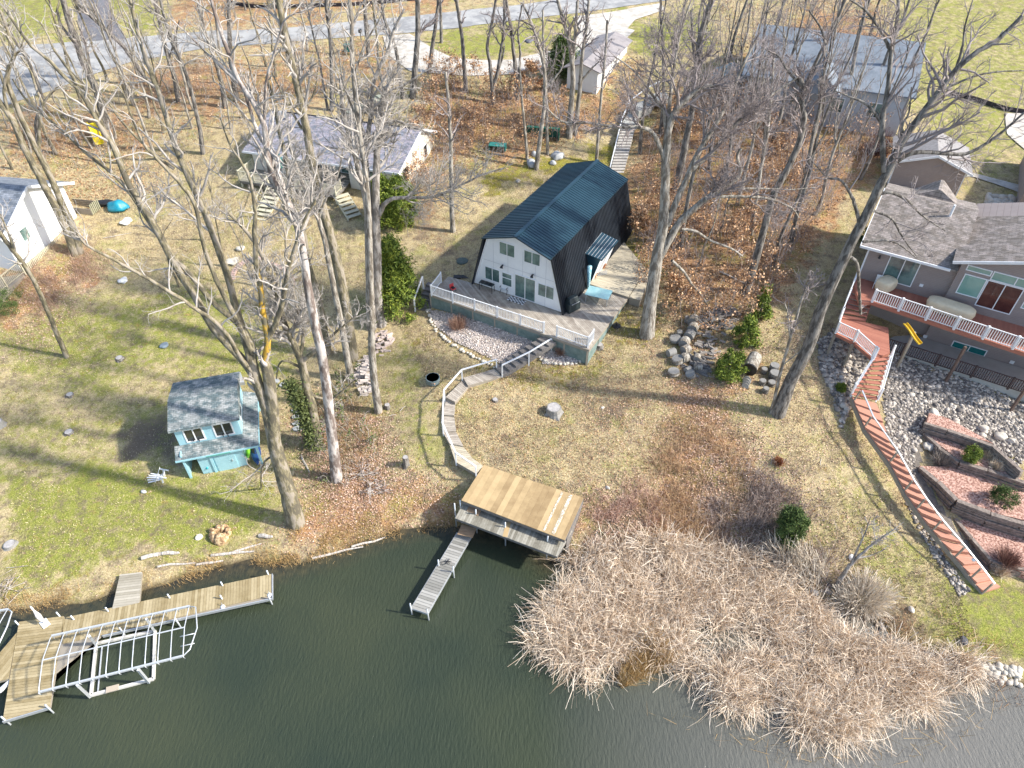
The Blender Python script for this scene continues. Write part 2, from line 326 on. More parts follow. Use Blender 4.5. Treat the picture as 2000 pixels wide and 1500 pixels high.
bark_yellow=M('bark with yellow lichen',(.16,.14,.09),(.56,.33,.04),2.6,.9,bump=.05,stretch=(1,1,.6),contrast=2.4,c3=(.33,.24,.07))
bark_dark=M('dark bark',(.085,.075,.065),(.25,.23,.205),5,.9,bump=.09,stretch=(1,1,.25),contrast=1.9)
bark_dead=M('bleached dead wood',(.18,.14,.12),(.55,.50,.46),2.5,.85,bump=.03,stretch=(1,1,.3),contrast=2)
twig_pale=M('pale twigs',(.28,.25,.22),(.54,.50,.46),2,.9)
twig_mauve=M('mauve grey twigs',(.20,.165,.155),(.40,.35,.34),2,.9)
leaf_mat=M('dry oak leaves',(.17,.085,.045),(.74,.52,.33),.35,.8,isl=.75,c3=(.48,.26,.12))
leaf_pale=M('pale fallen leaves',(.24,.13,.085),(.76,.56,.44),.35,.85,isl=.8,c3=(.50,.31,.21))
needle=M('evergreen needles',(.035,.065,.010),(.30,.34,.04),.9,.75,isl=.6,c3=(.13,.19,.02),contrast=1.5)
needle_dark=M('dark evergreen needles',(.02,.045,.01),(.13,.19,.04),.9,.75,isl=.6)
ivy=M('ivy leaves',(.04,.06,.015),(.16,.19,.06),1,.7,isl=.7)
stone=M('river stones',(.12,.11,.105),(.56,.50,.43),.7,.85,isl=.85,c3=(.30,.265,.23),bump=.01)
stone_pale=M('pale boulders',(.40,.36,.30),(.66,.61,.52),2,.85,isl=.4,bump=.03)
stone_grey=M('grey boulders',(.28,.29,.29),(.50,.51,.51),3,.85,isl=.4,bump=.03)
reed_mat=M('dry reed blades',(.40,.28,.18),(.95,.84,.69),.5,.7,isl=.85,c3=(.76,.62,.47))
straw=M('matted golden straw',(.28,.17,.06),(.58,.40,.18),.5,.85,isl=.8)
log_end=M('sawn grey log',(.12,.115,.105),(.36,.35,.33),6,.9,isl=.4,bump=.02)
split_wood=M('split firewood',(.05,.045,.04),(.42,.38,.34),4,.9,isl=.85)
tarp_tan=M('tan furniture cover',(.62,.52,.35),(.76,.66,.48),2,.8,bump=.05)
# ---------------------------------------------------------------- ground
def axis(a,b,s,ext):
    c=list(np.arange(a,b,s)); lo=[a-e for e in ext][::-1]; hi=[c[-1]+e for e in ext]; return np.array(lo+c+hi)
EXT=[2,5,10,18,30,50,80,130,200,300]
gx=axis(-62,62,.4,EXT); gy=np.concatenate([[-40,-10,2],np.arange(8,72,.36),np.arange(72,125,.9),125+np.array([3,8,15,25,45,80,130,220,400])])
GX,GY=np.meshgrid(gx,gy); GZ=ht(GX,GY); GZ=np.where(GY<4,-1.6,GZ)
qx,qy=Q(GX,np.maximum(GY,3),GZ)
def hg(x,y):
    "bilinear ground height"
    x=np.asarray(x,float); y=np.asarray(y,float); i=np.clip(np.searchsorted(gx,x)-1,0,len(gx)-2); j=np.clip(np.searchsorted(gy,y)-1,0,len(gy)-2)
    u=(x-gx[i])/(gx[i+1]-gx[i]); v=(y-gy[j])/(gy[j+1]-gy[j]); return (GZ[j,i]*(1-u)+GZ[j,i+1]*u)*(1-v)+(GZ[j+1,i]*(1-u)+GZ[j+1,i+1]*u)*v
def hz(x,y): return float(hg(x,y))
def mask(polys,soft=22,nz=26,sc_=2.2,seed=5):
    m=np.zeros(qx.shape)
    jx=qx+((vnoise(GX,GY,sc_*1.6,seed)-.5)*2.2+(vnoise(GX,GY,sc_*.6,seed+40)-.5)*1.6+(vnoise(GX,GY,.9,seed+41)-.5)*1.2)*nz; jy=qy+((vnoise(GX,GY,sc_*1.6,seed+1)-.5)*1.8+(vnoise(GX,GY,sc_*.6,seed+42)-.5)*1.3+(vnoise(GX,GY,.9,seed+43)-.5)*1.0)*nz
    for pl in polys:
        s=1.0
        if isinstance(pl[0],float): s=pl[0]; pl=pl[1:]
        d=pdist(jx,jy,pl); d=np.where(inpoly(jx,jy,pl),d,-d); m=np.maximum(m,s*np.clip(.5+d/(2*soft),0,1))
    return m
Z_LEAF=[[(1235,470),(1222,350),(1250,250),(1300,190),(1400,160),(1560,40),(1700,0),(1730,150),(1720,330),(1620,420),(1560,520),(1500,610),(1420,640),(1330,600),(1290,560)],
 [.75,(1340,730),(1440,740),(1420,800),(1480,900),(1560,960),(1520,1100),(1300,1110),(1160,1090),(1130,980),(1250,960),(1320,860)],
 [(830,150),(960,180),(1100,190),(1250,150),(1215,230),(1110,262),(1000,300),(860,320),(830,220)],
 [.8,(560,780),(720,800),(760,860),(770,930),(900,960),(890,1010),(700,1040),(600,1070),(560,1050),(600,960)],
 [.8,(0,540),(160,480),(200,520),(150,560),(60,640),(0,660)],
 [.8,(250,130),(500,110),(800,90),(760,160),(500,210),(250,240)],[.8,(330,-60),(1000,-60),(900,20),(600,45),(400,55),(330,60)],[.7,(0,220),(240,200),(300,300),(0,330)],[.5,(780,380),(850,280),(900,330),(850,480),(790,420)]]
Z_LEAF=[([float(p[0])]+p[1:] if not isinstance(p[0],tuple) else p) for p in Z_LEAF]
Z_GREEN=[[.65,(0,620),(200,560),(400,540),(560,640),(560,760),(340,720),(150,760),(0,720)],[.9,(0,900),(200,920),(380,940),(560,930),(560,1000),(300,1100),(0,1160)],[.45,(0,780),(330,740),(330,900),(0,920)],
 [(840,60),(1120,35),(1130,60),(1100,92),(1000,120),(900,115),(850,90)],[(1200,40),(1400,0),(1430,110),(1250,110)],[.6,(1720,-60),(2200,-60),(2200,330),(1870,330),(1740,150)],
 [(1850,1170),(2000,1140),(2100,1320),(1980,1310),(1800,1210)],[.8,(-200,-60),(160,-60),(120,85),(-200,90)],[.8,(200,-60),(340,-60),(330,60),(230,70)],[.5,(880,580),(820,620),(840,880),(770,880),(750,700)],[.5,(1640,900),(1790,1050),(1850,1180),(1700,1130)]]
Z_MOSS=[[(960,300),(1130,290),(1190,280),(1240,340),(1245,520),(1215,540),(1200,340),(1050,335),(960,380)],[.8,(1180,600),(1290,580),(1330,640),(1200,680)],[.5,(940,700),(1180,690),(1120,760),(960,760)],[.4,(780,640),(860,660),(800,720)]]
Z_DIRT=[[.9,(235,840),(335,815),(340,900),(260,895)],[.8,(845,472),(900,472),(900,492),(850,495)],[.7,(1140,785),(1250,775),(1240,830),(1150,840)],[.7,(1230,980),(1290,1000),(1200,1060),(1160,1040)],[.6,(900,905),(1010,915),(1120,965),(1180,960),(1140,1010),(1000,960)],[.6,(790,310),(860,330),(840,480),(780,440)],[.9,(600,870),(680,920),(640,950),(590,900)],[.6,(1600,1150),(1700,1170),(1900,1290),(1800,1270)],[.7,(1390,940),(1500,950),(1600,1120),(1480,1090),(1400,1020)]]
mL=mask(Z_LEAF); mG=mask(Z_GREEN,30,30,4,9); mM=mask(Z_MOSS,14,24,1.5,13); mD=mask(Z_DIRT,12,20,1.3,17)
dsh=pdist(GX.ravel(),GY.ravel(),SHORE,False).reshape(GX.shape)
wet=np.clip(1-dsh/1.3,0,1)
def grid_mesh(name,GX,GY,GZ,mat,cols={}):
    r,c=GX.shape; V=np.stack([GX,GY,GZ],-1).reshape(-1,3); i=np.arange(r*c).reshape(r,c)
    o=mesh_np(name,V,np.stack([i[:-1,:-1],i[:-1,1:],i[1:,1:],i[1:,:-1]],-1).reshape(-1,4),mat,smooth=True)
    for k,(a) in cols.items():
        at=o.data.color_attributes.new(k,'FLOAT_COLOR','POINT'); buf=np.ones((r*c,4),np.float32)
        for j,x in enumerate(a): buf[:,j]=x.reshape(-1)
        at.data.foreach_set('color',buf.ravel())
    return o
def ground_mat():
    m=bpy.data.materials.new('ground cover'); m.use_nodes=True; n=m.node_tree.nodes; l=m.node_tree.links; b=n['Principled BSDF']; b.inputs['Roughness'].default_value=.95; b.inputs['Specular IOR Level'].default_value=.15
    tc=n.new('ShaderNodeTexCoord')
    def noise(s,d=6,r=.6):
        x=n.new('ShaderNodeTexNoise'); x.inputs['Scale'].default_value=s; x.inputs['Detail'].default_value=d; x.inputs['Roughness'].default_value=r; l.new(tc.outputs['Object'],x.inputs[0]); return x.outputs[0]
    def ramp(src,*st):
        r=n.new('ShaderNodeValToRGB'); e=r.color_ramp.elements
        e[0].position,e[0].color=st[0][0],(*st[0][1],1); e[1].position,e[1].color=st[-1][0],(*st[-1][1],1)
        for p,c in st[1:-1]: x=e.new(p); x.color=(*c,1)
        l.new(src,r.inputs[0]); return r.outputs[0]
    def mix(f,a,c):
        x=n.new('ShaderNodeMix'); x.data_type='RGBA'; l.new(f,x.inputs[0]); l.new(a,x.inputs[6]); l.new(c,x.inputs[7]); return x.outputs[2]
    def thr(mk,nz,w=.25):
        a0=n.new('ShaderNodeMath'); a0.operation='MULTIPLY_ADD'; l.new(nz,a0.inputs[0]); a0.inputs[1].default_value=2.6; a0.inputs[2].default_value=-.8; a=n.new('ShaderNodeMath'); a.operation='ADD'; l.new(mk,a.inputs[0]); l.new(a0.outputs[0],a.inputs[1])
        r=n.new('ShaderNodeMapRange'); r.inputs[1].default_value=1-w; r.inputs[2].default_value=1+w; l.new(a.outputs[0],r.inputs[0]); return r.outputs[0]
    big=noise(.35,4,.6); mid=noise(1.6,6,.65); fine=noise(9,8,.75); fine2=noise(22,5,.7)
    fxn=n.new('ShaderNodeMix'); fxn.inputs[0].default_value=.5; l.new(fine,fxn.inputs[2]); l.new(fine2,fxn.inputs[3]); fxm=n.new('ShaderNodeMapRange'); fxm.inputs[1].default_value=.30; fxm.inputs[2].default_value=.70; fxm.inputs[3].default_value=.18; fxm.inputs[4].default_value=.86; l.new(fxn.outputs[0],fxm.inputs[0]); fx=fxm.outputs[0]
    dry=ramp(fx,(.26,(.14,.10,.055)),(.42,(.38,.29,.155)),(.55,(.52,.42,.235)),(.66,(.64,.54,.33)),(.78,(.84,.75,.54)))
    gr=ramp(fx,(.25,(.08,.11,.02)),(.45,(.21,.235,.045)),(.6,(.34,.345,.08)),(.78,(.56,.52,.19)))
    leaf=ramp(fx,(.28,(.12,.06,.032)),(.45,(.31,.165,.08)),(.6,(.52,.31,.16)),(.75,(.74,.50,.31)))
    moss=ramp(fine,(.25,(.14,.125,.02)),(.5,(.27,.24,.04)),(.75,(.42,.36,.10)))
    dirt=ramp(fine,(.25,(.09,.065,.045)),(.5,(.19,.145,.105)),(.75,(.36,.29,.21)))
    A=n.new('ShaderNodeVertexColor'); A.layer_name='zone'; sa=n.new('ShaderNodeSeparateColor'); l.new(A.outputs[0],sa.inputs[0])
    A2=n.new('ShaderNodeVertexColor'); A2.layer_name='zone2'; sb=n.new('ShaderNodeSeparateColor'); l.new(A2.outputs[0],sb.inputs[0])
    c=mix(thr(sa.outputs[0],mid,.28),dry,gr)
    c=mix(thr(sb.outputs[0],mid,.2),c,moss)
    c=mix(thr(sa.outputs[1],mid,.3),c,leaf)
    c=mix(thr(sa.outputs[2],fine,.25),c,dirt)
    # scattered patches everywhere
    pm=n.new('ShaderNodeMapRange'); pm.inputs[1].default_value=.47; pm.inputs[2].default_value=.60; pm.inputs[4].default_value=.8; l.new(noise(1.3,10,.8),pm.inputs[0]); c=mix(pm.outputs[0],c,dirt)
    pm=n.new('ShaderNodeMapRange'); pm.inputs[1].default_value=.50; pm.inputs[2].default_value=.64; pm.inputs[4].default_value=.55; l.new(noise(.45,9,.75),pm.inputs[0]); c=mix(pm.outputs[0],c,gr)
    mud=ramp(fine,(.3,(.03,.025,.015)),(.7,(.12,.09,.05))); c=mix(sb.outputs[1],c,mud)
    l.new(c,b.inputs['Base Color'])
    bp=n.new('ShaderNodeBump'); bp.inputs['Distance'].default_value=.09; l.new(fine,bp.inputs['Height']); l.new(bp.outputs[0],b.inputs['Normal'])
    return m
under=np.where(GZ<.03,1.0,np.where(GZ<.16,.6,0.0))
ground=S(grid_mesh('ground',GX,GY,GZ,ground_mat(),{'zone':(mG,mL,mD),'zone2':(mM,under,wet)}))
def drape(name,ea,eb,mat,nu=80,nv=8,lift=.05):
    "strip between two pixel edge lines, laid on the ground"
    def rs(e):
        W=np.array([G(a,b)[:2] for a,b in e]); L=np.concatenate([[0],np.cumsum(np.hypot(*np.diff(W,axis=0).T))]); t=np.linspace(0,L[-1],nu); return np.stack([np.interp(t,L,W[:,0]),np.interp(t,L,W[:,1])],1)
    a,b=rs(ea),rs(eb); t=np.linspace(0,1,nv)[None,:,None]; X=a[:,None]*(1-t)+b[:,None]*t
    Z=ht(X[...,0],X[...,1])
    k=3; Zp=np.pad(Z,((k,k),(0,0)),'edge'); Zs=np.mean([Zp[i:i+len(Z)] for i in range(2*k+1)],0); Z=np.maximum(Z,Zs)+lift
    return S(grid_mesh(name,X[...,0],X[...,1],Z,mat))
drape('road',[(-120,112),(0,92),(100,86),(240,76),(400,62),(560,55),(800,33),(1000,12),(1150,-8),(1300,-30)],[(-120,232),(0,212),(100,178),(200,140),(260,120),(400,95),(640,76),(760,68),(900,55),(1050,36),(1170,20),(1330,-3)],asphalt,160,14)
drape('side_road',[(138,-40),(150,20),(160,82)],[(205,-40),(215,20),(248,76)],asphalt_dark,40,8,.04)
drape('driveway',[(748,71),(758,108),(800,140),(900,149),(1000,146),(1100,127),(1150,112),(1210,90),(1240,60)],[(800,67),(845,95),(880,112),(940,119),(1000,118),(1070,101),(1112,88),(1140,55),(1125,32)],concrete,70,8,.07)
drape('driveway',[(1120,34),(1170,28),(1230,18),(1290,8)],[(1150,95),(1210,75),(1240,40),(1300,20)],concrete,30,8,.10)
drape('path',[(1838,330),(1850,318),(1895,338),(1995,364)],[(1800,376),(1848,352),(1900,346),(1995,380)],concrete,40,6,.07)
drape('parking_pad',[(1962,222),(1966,262),(2010,300)],[(2120,225),(2120,262),(2120,300)],concrete,20,8,.07)
# water
def water_mat():
    m=bpy.data.materials.new('lake water'); m.use_nodes=True; n=m.node_tree.nodes; l=m.node_tree.links; b=n['Principled BSDF']
    b.inputs['Roughness'].default_value=.10; b.inputs['IOR'].default_value=1.33
    A=n.new('ShaderNodeVertexColor'); A.layer_name='depth'; sa=n.new('ShaderNodeSeparateColor'); l.new(A.outputs[0],sa.inputs[0])
    tc=n.new('ShaderNodeTexCoord'); no=n.new('ShaderNodeTexNoise'); no.inputs['Scale'].default_value=.12; no.inputs['Detail'].default_value=3; l.new(tc.outputs['Object'],no.inputs[0])
    deep=n.new('ShaderNodeValToRGB'); e=deep.color_ramp.elements; e[0].position=.35; e[0].color=(.014,.028,.014,1); e[1].position=.7; e[1].color=(.036,.048,.021,1); l.new(no.outputs[0],deep.inputs[0])
    sh=n.new('ShaderNodeValToRGB'); n2=n.new('ShaderNodeTexNoise'); n2.inputs['Scale'].default_value=2.2; n2.inputs['Detail'].default_value=8; l.new(tc.outputs['Object'],n2.inputs[0]); e=sh.color_ramp.elements; e[0].position=.38; e[0].color=(.022,.018,.013,1); e[1].position=.72; e[1].color=(.11,.08,.035,1); l.new(n2.outputs[0],sh.inputs[0])
    mx=n.new('ShaderNodeMix'); mx.data_type='RGBA'; l.new(sa.outputs[0],mx.inputs[0]); l.new(deep.outputs[0],mx.inputs[6]); l.new(sh.outputs[0],mx.inputs[7])
    silt=n.new('ShaderNodeMix'); silt.data_type='RGBA'; l.new(sa.outputs[1],silt.inputs[0]); l.new(mx.outputs[2],silt.inputs[6]); silt.inputs[7].default_value=(.16,.155,.14,1); l.new(silt.outputs[2],b.inputs['Base Color'])  # no sediment: grey put into the colour for the sky's reflection
    mp=n.new('ShaderNodeMapping'); mp.inputs['Rotation'].default_value=(0,0,R_(-20)); mp.inputs['Scale'].default_value=(6.0,1.7,1); l.new(tc.outputs['Object'],mp.inputs[0])
    n3=n.new('ShaderNodeTexNoise'); n3.inputs['Scale'].default_value=1.1; n3.inputs['Detail'].default_value=5; n3.inputs['Roughness'].default_value=.6; l.new(mp.outputs[0],n3.inputs[0])
    bp=n.new('ShaderNodeBump'); bp.inputs['Distance'].default_value=.07; bp.inputs['Strength'].default_value=1.0; l.new(n3.outputs[0],bp.inputs['Height']); l.new(bp.outputs[0],b.inputs['Normal'])
    return m
wx=axis(-45,45,.6,EXT); wy=np.concatenate([[-300,-120,-50,-20,-5],np.arange(0,34,.5),[36,40]]); WX,WY=np.meshgrid(wx,wy)
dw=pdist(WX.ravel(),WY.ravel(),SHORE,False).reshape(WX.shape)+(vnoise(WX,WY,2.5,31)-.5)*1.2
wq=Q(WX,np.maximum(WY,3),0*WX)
silt=np.clip((wq[0]-1050)/600,0,1)*np.clip((wq[1]-1000)/300,0,1)*.95*(WY<30)+.12  # mask of the painted sky reflection, stronger towards the lower right
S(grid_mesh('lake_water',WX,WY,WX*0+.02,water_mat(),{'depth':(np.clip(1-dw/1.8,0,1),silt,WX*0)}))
# ---------------------------------------------------------------- building pieces
def wpane(par,x0,x1,z0,z1,y=0.0,n=2,g=None,fr=None,name='window',out=.04,f=.07,tr=None):
    "framed window on the local front plane (y = const, facing -y): window > pane"
    g=g or glass; fr=fr or white; b=B(); 
    b.box(x0-f,x1+f,y-out,y+.02,z0-f,z0); b.box(x0-f,x1+f,y-out,y+.02,z1,z1+f); b.box(x0-f,x0,y-out,y+.02,z0,z1); b.box(x1,x1+f,y-out,y+.02,z0,z1)
    for k in range(1,n):
        xm=x0+(x1-x0)*k/n; b.box(xm-f*.45,xm+f*.45,y-out,y+.02,z0,z1)
    o=b.obj(name,fr,par)
    for k in range(n):
        a=x0+(x1-x0)*k/n+(f*.45 if k else 0); c=x0+(x1-x0)*(k+1)/n-(f*.45 if k<n-1 else 0)
        B().box(a,c,y-.012-.004*(k%2),y+.015,z0,z1).obj('pane',g,o)
    return o
def xwin(par,y0,y1,z0,z1,x,sgn=1,g=None,fr=None,n=1):
    "window on a side wall facing +x (sgn 1) or -x"
    g=g or glass; fr=fr or white; f=.06; a,b_=(x-.02,x+.04) if sgn>0 else (x-.04,x+.02); b=B()
    b.box(a,b_,y0-f,y1+f,z0-f,z0).box(a,b_,y0-f,y1+f,z1,z1+f).box(a,b_,y0-f,y0,z0,z1).box(a,b_,y1,y1+f,z0,z1)
    if n==2: ym=(y0+y1)/2; b.box(a,b_,ym-.03,ym+.03,z0,z1)
    o=b.obj('window',fr,par); B().box(x-.015,x+.012,y0,y1,z0,z1).obj('pane',g,o); return o
def local(px,py,org,yaw,y=0.0):
    "pixel -> (x,z) on the local plane y"
    c,s_=math.cos(yaw),math.sin(yaw); nrm=np.array((-s_,c,0)); o=np.array(org)+nrm*y; d=ray(px,py); cam_=np.array((0,0,H)); t=((o-cam_)@nrm)/(d@nrm); p=cam_+d*t-np.array(org); return p[0]*c+p[1]*s_,p[2]
def winpx(par,org,yaw,tl,br,y=0.0,**k):
    x0,z1=local(*tl,org,yaw,y); x1,z0=local(*br,org,yaw,y); return wpane(par,x0,x1,z0,z1,y,**k)
def railing(par,pts,h=.95,mat=None,post_every=2.0,post=.11,bal=.13,bw=.035,zf=None,rail=.07):
    "runs of rail + balusters (rail_panel) and separate posts along world/local points"
    mat=mat or white; pts=[Vector(p) for p in pts]
    for a,c in zip(pts,pts[1:]):
        L=(c-a).length; n=max(1,round(L/post_every)); 
        for i in range(n):
            p=a.lerp(c,i/n); q=a.lerp(c,(i+1)/n); b=B(); up=Vector((0,0,1))
            b.beam(p+up*h,q+up*h,rail,rail*.7); b.beam(p+up*.12,q+up*.12,rail*.8,rail*.6)
            m=max(2,int((q-p).length/bal)) if bal else 0
            for j in range(1,m):
                s_=p.lerp(q,j/m); b.box(s_.x-bw/2,s_.x+bw/2,s_.y-bw/2,s_.y+bw/2,s_.z+.12,s_.z+h-.02)
            b.obj('rail_panel',mat,par)
            B().box(p.x-post/2,p.x+post/2,p.y-post/2,p.y+post/2,p.z-.05,p.z+h+.08).obj('post',mat,par)
    c=pts[-1]; B().box(c.x-post/2,c.x+post/2,c.y-post/2,c.y+post/2,c.z-.05,c.z+h+.08).obj('post',mat,par)
def stairs(par,la,lb,n,mat,th=.05,stringer=None,name='tread',solid=False):
    "treads between left edge la (top,bottom) and right edge lb"
    la=[Vector(p) for p in la]; lb=[Vector(p) for p in lb]
    for i in range(n):
        t0,t1=i/n,(i+1.12)/n; a0,a1,b0,b1=la[0].lerp(la[1],t0),la[0].lerp(la[1],t1),lb[0].lerp(lb[1],t0),lb[0].lerp(lb[1],t1); z=la[0].lerp(la[1],(i+.5)/n).z
        q=[(p.x,p.y) for p in (a0,b0,b1,a1)]; B().prism(q,z-(th if not solid else .2),z).obj(name,mat,par)
    if stringer:
        for e in (la,lb): B().beam(e[0]-Vector((0,0,.2)),e[1]-Vector((0,0,.2)),.06,.26).obj('stringer',stringer,par)
# ---------------------------------------------------------------- metal roofed cabin
YA=R_(-30); OA=(.45,45.5,5.2)
A=thing('gambrel_cabin','two storey cabin with dark metal gambrel roof and white front wall','house',OA,YA)
prof=[(-4,0),(4,0),(2.62,4.65),(0,5.5),(-2.62,4.65)]
B().xprism(prof,0,.15).obj('front_wall',white_wall,A); B().xprism(prof,13.3,13.45).obj('back_wall',white_wall,A)
tb=B()
for s in (-1,1): tb.beam((s*4.0,-.03,.05),(s*2.62,-.03,4.62),.06,.16,up=(1,0,0)); tb.beam((s*2.62,-.03,4.62),(0,-.03,5.46),.06,.14)
tb.obj('corner_trim',white,A)
b=B()
for s in (-1,1):
    e=(s*2.95,4.62); t=(0,5.62)
    b.hexa([(e[0],-.45,e[1]),(t[0],-.45,t[1]),(t[0],13.9,t[1]),(e[0],13.9,e[1])],[(e[0],-.45,e[1]+.08),(t[0],-.45,t[1]+.08),(t[0],13.9,t[1]+.08),(e[0],13.9,e[1]+.08)])
    y=-.45
    while y<13.9: b.beam((e[0],y+.02,e[1]+.10),(t[0],y+.02,t[1]+.10),.035,.045); y+=.29
b.beam((0,-.47,5.73),(0,13.92,5.73),.32,.05)
roof=b.obj('roof',metal_roof,A)
for s in (-1,1):
    b=B(); e=(s*2.95,4.6); t=(s*4.18,-.12)
    b.hexa([(t[0]-s*.1,-.25,t[1]),(t[0],-.25,t[1]),(t[0],13.7,t[1]),(t[0]-s*.1,13.7,t[1])],[(e[0]-s*.1,-.25,e[1]),(e[0],-.25,e[1]),(e[0],13.7,e[1]),(e[0]-s*.1,13.7,e[1])])
    y=-.2
    while y<13.7: b.beam((t[0]+s*.02,y,t[1]),(e[0]+s*.02,y,e[1]),.04,.04,up=(1,0,0)); y+=.24
    b.obj('side_cladding',metal_side,A)
W_=lambda tl,br,**k: winpx(A,OA,YA,tl,br,**k)
Zm=lambda x,y:(780+x/3.75,300+y/3.75)
fk=dict(f=.05); W_(Zm(735,643),Zm(843,762),**fk); W_(Zm(917,706),Zm(1028,824),**fk); W_(Zm(630,824),Zm(733,945),**fk); W_(Zm(755,868),Zm(822,977),n=1,**fk); W_(Zm(1020,948),Zm(1128,1070),**fk)
sd=W_(Zm(850,882),Zm(992,1086),name='sliding_door',out=.06,f=.06)
x0,z0=local(*Zm(985,1000),OA,YA)
B().box(x0-.35,x0-.05,.02,.05,z0-.9,z0+.5).obj('curtain',blue_paint,sd)
b=B(); x,z=local(*Zm(788,912),OA,YA); b.box(x-.45,x+.45,-.045,-.02,z-.03,z+.03); b.obj('window_bar',white,A)
for q in (Zm(760,822),Zm(981,891)):
    x,z=local(*q,OA,YA); b=B(); b.tube([(x,-.02,z+.1),(x,-.22,z+.08),(x,-.28,z-.05)],[.05,.09,.14],8); b.obj('wall_lamp',black,A)
b=B(); pw=B()
for z in (2.55,):
    pw.box(-3.1,3.1,-.012,.01,z,z+.05)
for xx in (-2.2,-.9,.4,1.5,2.4): pw.box(xx,xx+.04,-.010,.01,.05,4.3)
pw.obj('batten',M('batten grey',(.55,.57,.60),(.62,.64,.66),5,.6),A)
# side entry dormer
b=B(); b.add([(4.1,4.8,0),(4.72,4.8,2.38),(2.9,4.8,2.75),(4.1,4.9,0),(4.72,4.9,2.38),(2.9,4.9,2.75)],[(0,1,2),(5,4,3),(0,3,4,1),(1,4,5,2),(2,5,3,0)]); b.obj('entry_side_wall',metal_roof,A)
b=B(); b.add([(4.1,7.55,0),(4.72,7.55,2.38),(2.9,7.55,2.75),(4.1,7.65,0),(4.72,7.65,2.38),(2.9,7.65,2.75)],[(0,1,2),(5,4,3),(0,3,4,1),(1,4,5,2),(2,5,3,0)]); b.obj('entry_side_wall',metal_side,A)
b=B(); b.hexa([(4.06,4.92,0),(4.16,4.78,0),(4.16,7.67,0),(4.06,7.53,0)],[(4.66,4.92,2.36),(4.78,4.78,2.36),(4.78,7.67,2.36),(4.66,7.53,2.36)]); b.obj('entry_front_wall',white,A)
b=B(); b.hexa([(2.9,4.65,2.55),(4.95,4.65,2.34),(4.95,7.8,2.44),(2.9,7.8,2.85)],[(2.9,4.65,2.65),(4.95,4.65,2.44),(4.95,7.8,2.54),(2.9,7.8,2.95)]); eo=b.obj('entry_roof',metal_roof,A)
b=B()
for k in range(7): x=3.2+k*.27; b.beam((x,4.66,2.63-(x-2.9)*.10+.03),(x,7.75,2.92-(x-2.9)*.19+.03),.03,.04)
b.obj('seam',steel,eo)
b=B(); b.tube([(4.28,3.95,0),(4.30,3.95,.4),(4.25,3.98,1.2),(4.22,4.0,2.0)],[.11,.12,.15,.2],12); b.obj('downpipe',M('mottled blue duct',(.18,.42,.50),(.45,.70,.76),9,.5,contrast=2),A,smooth=True)
# deck
D=thing('front_deck','large grey board deck with white railing wrapped round the cabin front','deck',(0,0,0))
PD=lambda x,y,z=5.15: P(x,y,z)
main=[PD(840,577),PD(872,541),PD(932,556),PD(1100,606),PD(1226,580),PD(1149,683),PD(1085,662),PD(1063,652)]
dA=[PD(839,574),PD(876,540),PD(1110,604),PD(1150,683)]; dB=[PD(1110,604),PD(1152,553),PD(1227,580),PD(1150,683)]
sy=YA+R_(-32)
b=planks(dA,5.15,sy,.15,.014); b.obj('board_floor',wood_deck,D); b=planks(dB,5.152,sy,.15,.014); b.obj('board_floor',wood_deck,D)
B().prism([tuple(p[:2]) for p in dA],5.0,5.10).prism([tuple(p[:2]) for p in dB],4.99,5.099).obj('joists',wood_dark,D)
skirt=M('green grey skirting',(.10,.16,.15),(.24,.30,.28),2,.9)
edge=[dA[0],dA[3],PD(1227,580)]
for a,c in zip(edge,edge[1:]):
    L=(c-a).length; n=max(1,round(L/2.1)); B().beam(a+Vector((0,0,-.12)),c+Vector((0,0,-.12)),.08,.22).obj('rim_board',wood_grey,D)
    dn=Vector((0,0,1)); off=(c-a).cross(dn).normalized()*(-.08)
    for i in range(n):
        p=a.lerp(c,i/n)+off; q=a.lerp(c,(i+1)/n)+off; zz=min(hz(p.x,p.y),hz(q.x,q.y))-.15
        k=B(); k.hexa([(p.x,p.y,zz),(q.x,q.y,zz),(q.x-off.x*.5,q.y-off.y*.5,zz),(p.x-off.x*.5,p.y-off.y*.5,zz)],[(p.x,p.y,4.92),(q.x,q.y,4.92),(q.x-off.x*.5,q.y-off.y*.5,4.92),(p.x-off.x*.5,p.y-off.y*.5,4.92)]); k.obj('skirt_panel',skirt,D)
        B().box(p.x-.07,p.x+.07,p.y-.07,p.y+.07,zz,5.0).obj('support_post',wood_grey,D)
railing(D,[PD(862,552),PD(843,577),PD(1062,650)],post_every=1.9); railing(D,[PD(1087,657),PD(1148,679),PD(1158,664)],post_every=1.9)
D2=thing('side_platform','pale raised board platform beside the cabin entry','deck',(0,0,0))
up=[P(1150,554,5.35),P(1227,580,5.35),P(1279,519,5.35),P(1240,506,5.35),P(1216,470,5.35)]
b=planks([up[0],up[1],P(1262,525,5.35),P(1216,470,5.35)],5.35,YA,.15,.01); b.obj('board_floor',wood_upper,D2)
b=planks([P(1229,580,5.3),P(1250,586,5.3),P(1281,520,5.3),P(1263,526,5.3)],5.28,YA+R_(4),.15,.01); b.obj('board_floor',wood_upper,D2)
B().prism([tuple(p[:2]) for p in (up[0],up[1],P(1262,525,5.35),up[4])],4.7,5.3).obj('rim_board',wood_grey,D2)
B().prism([tuple(P(*q,5.3)[:2]) for q in ((1229,580),(1250,586),(1281,520),(1263,526))],4.6,5.23).obj('rim_board',wood_grey,D2)
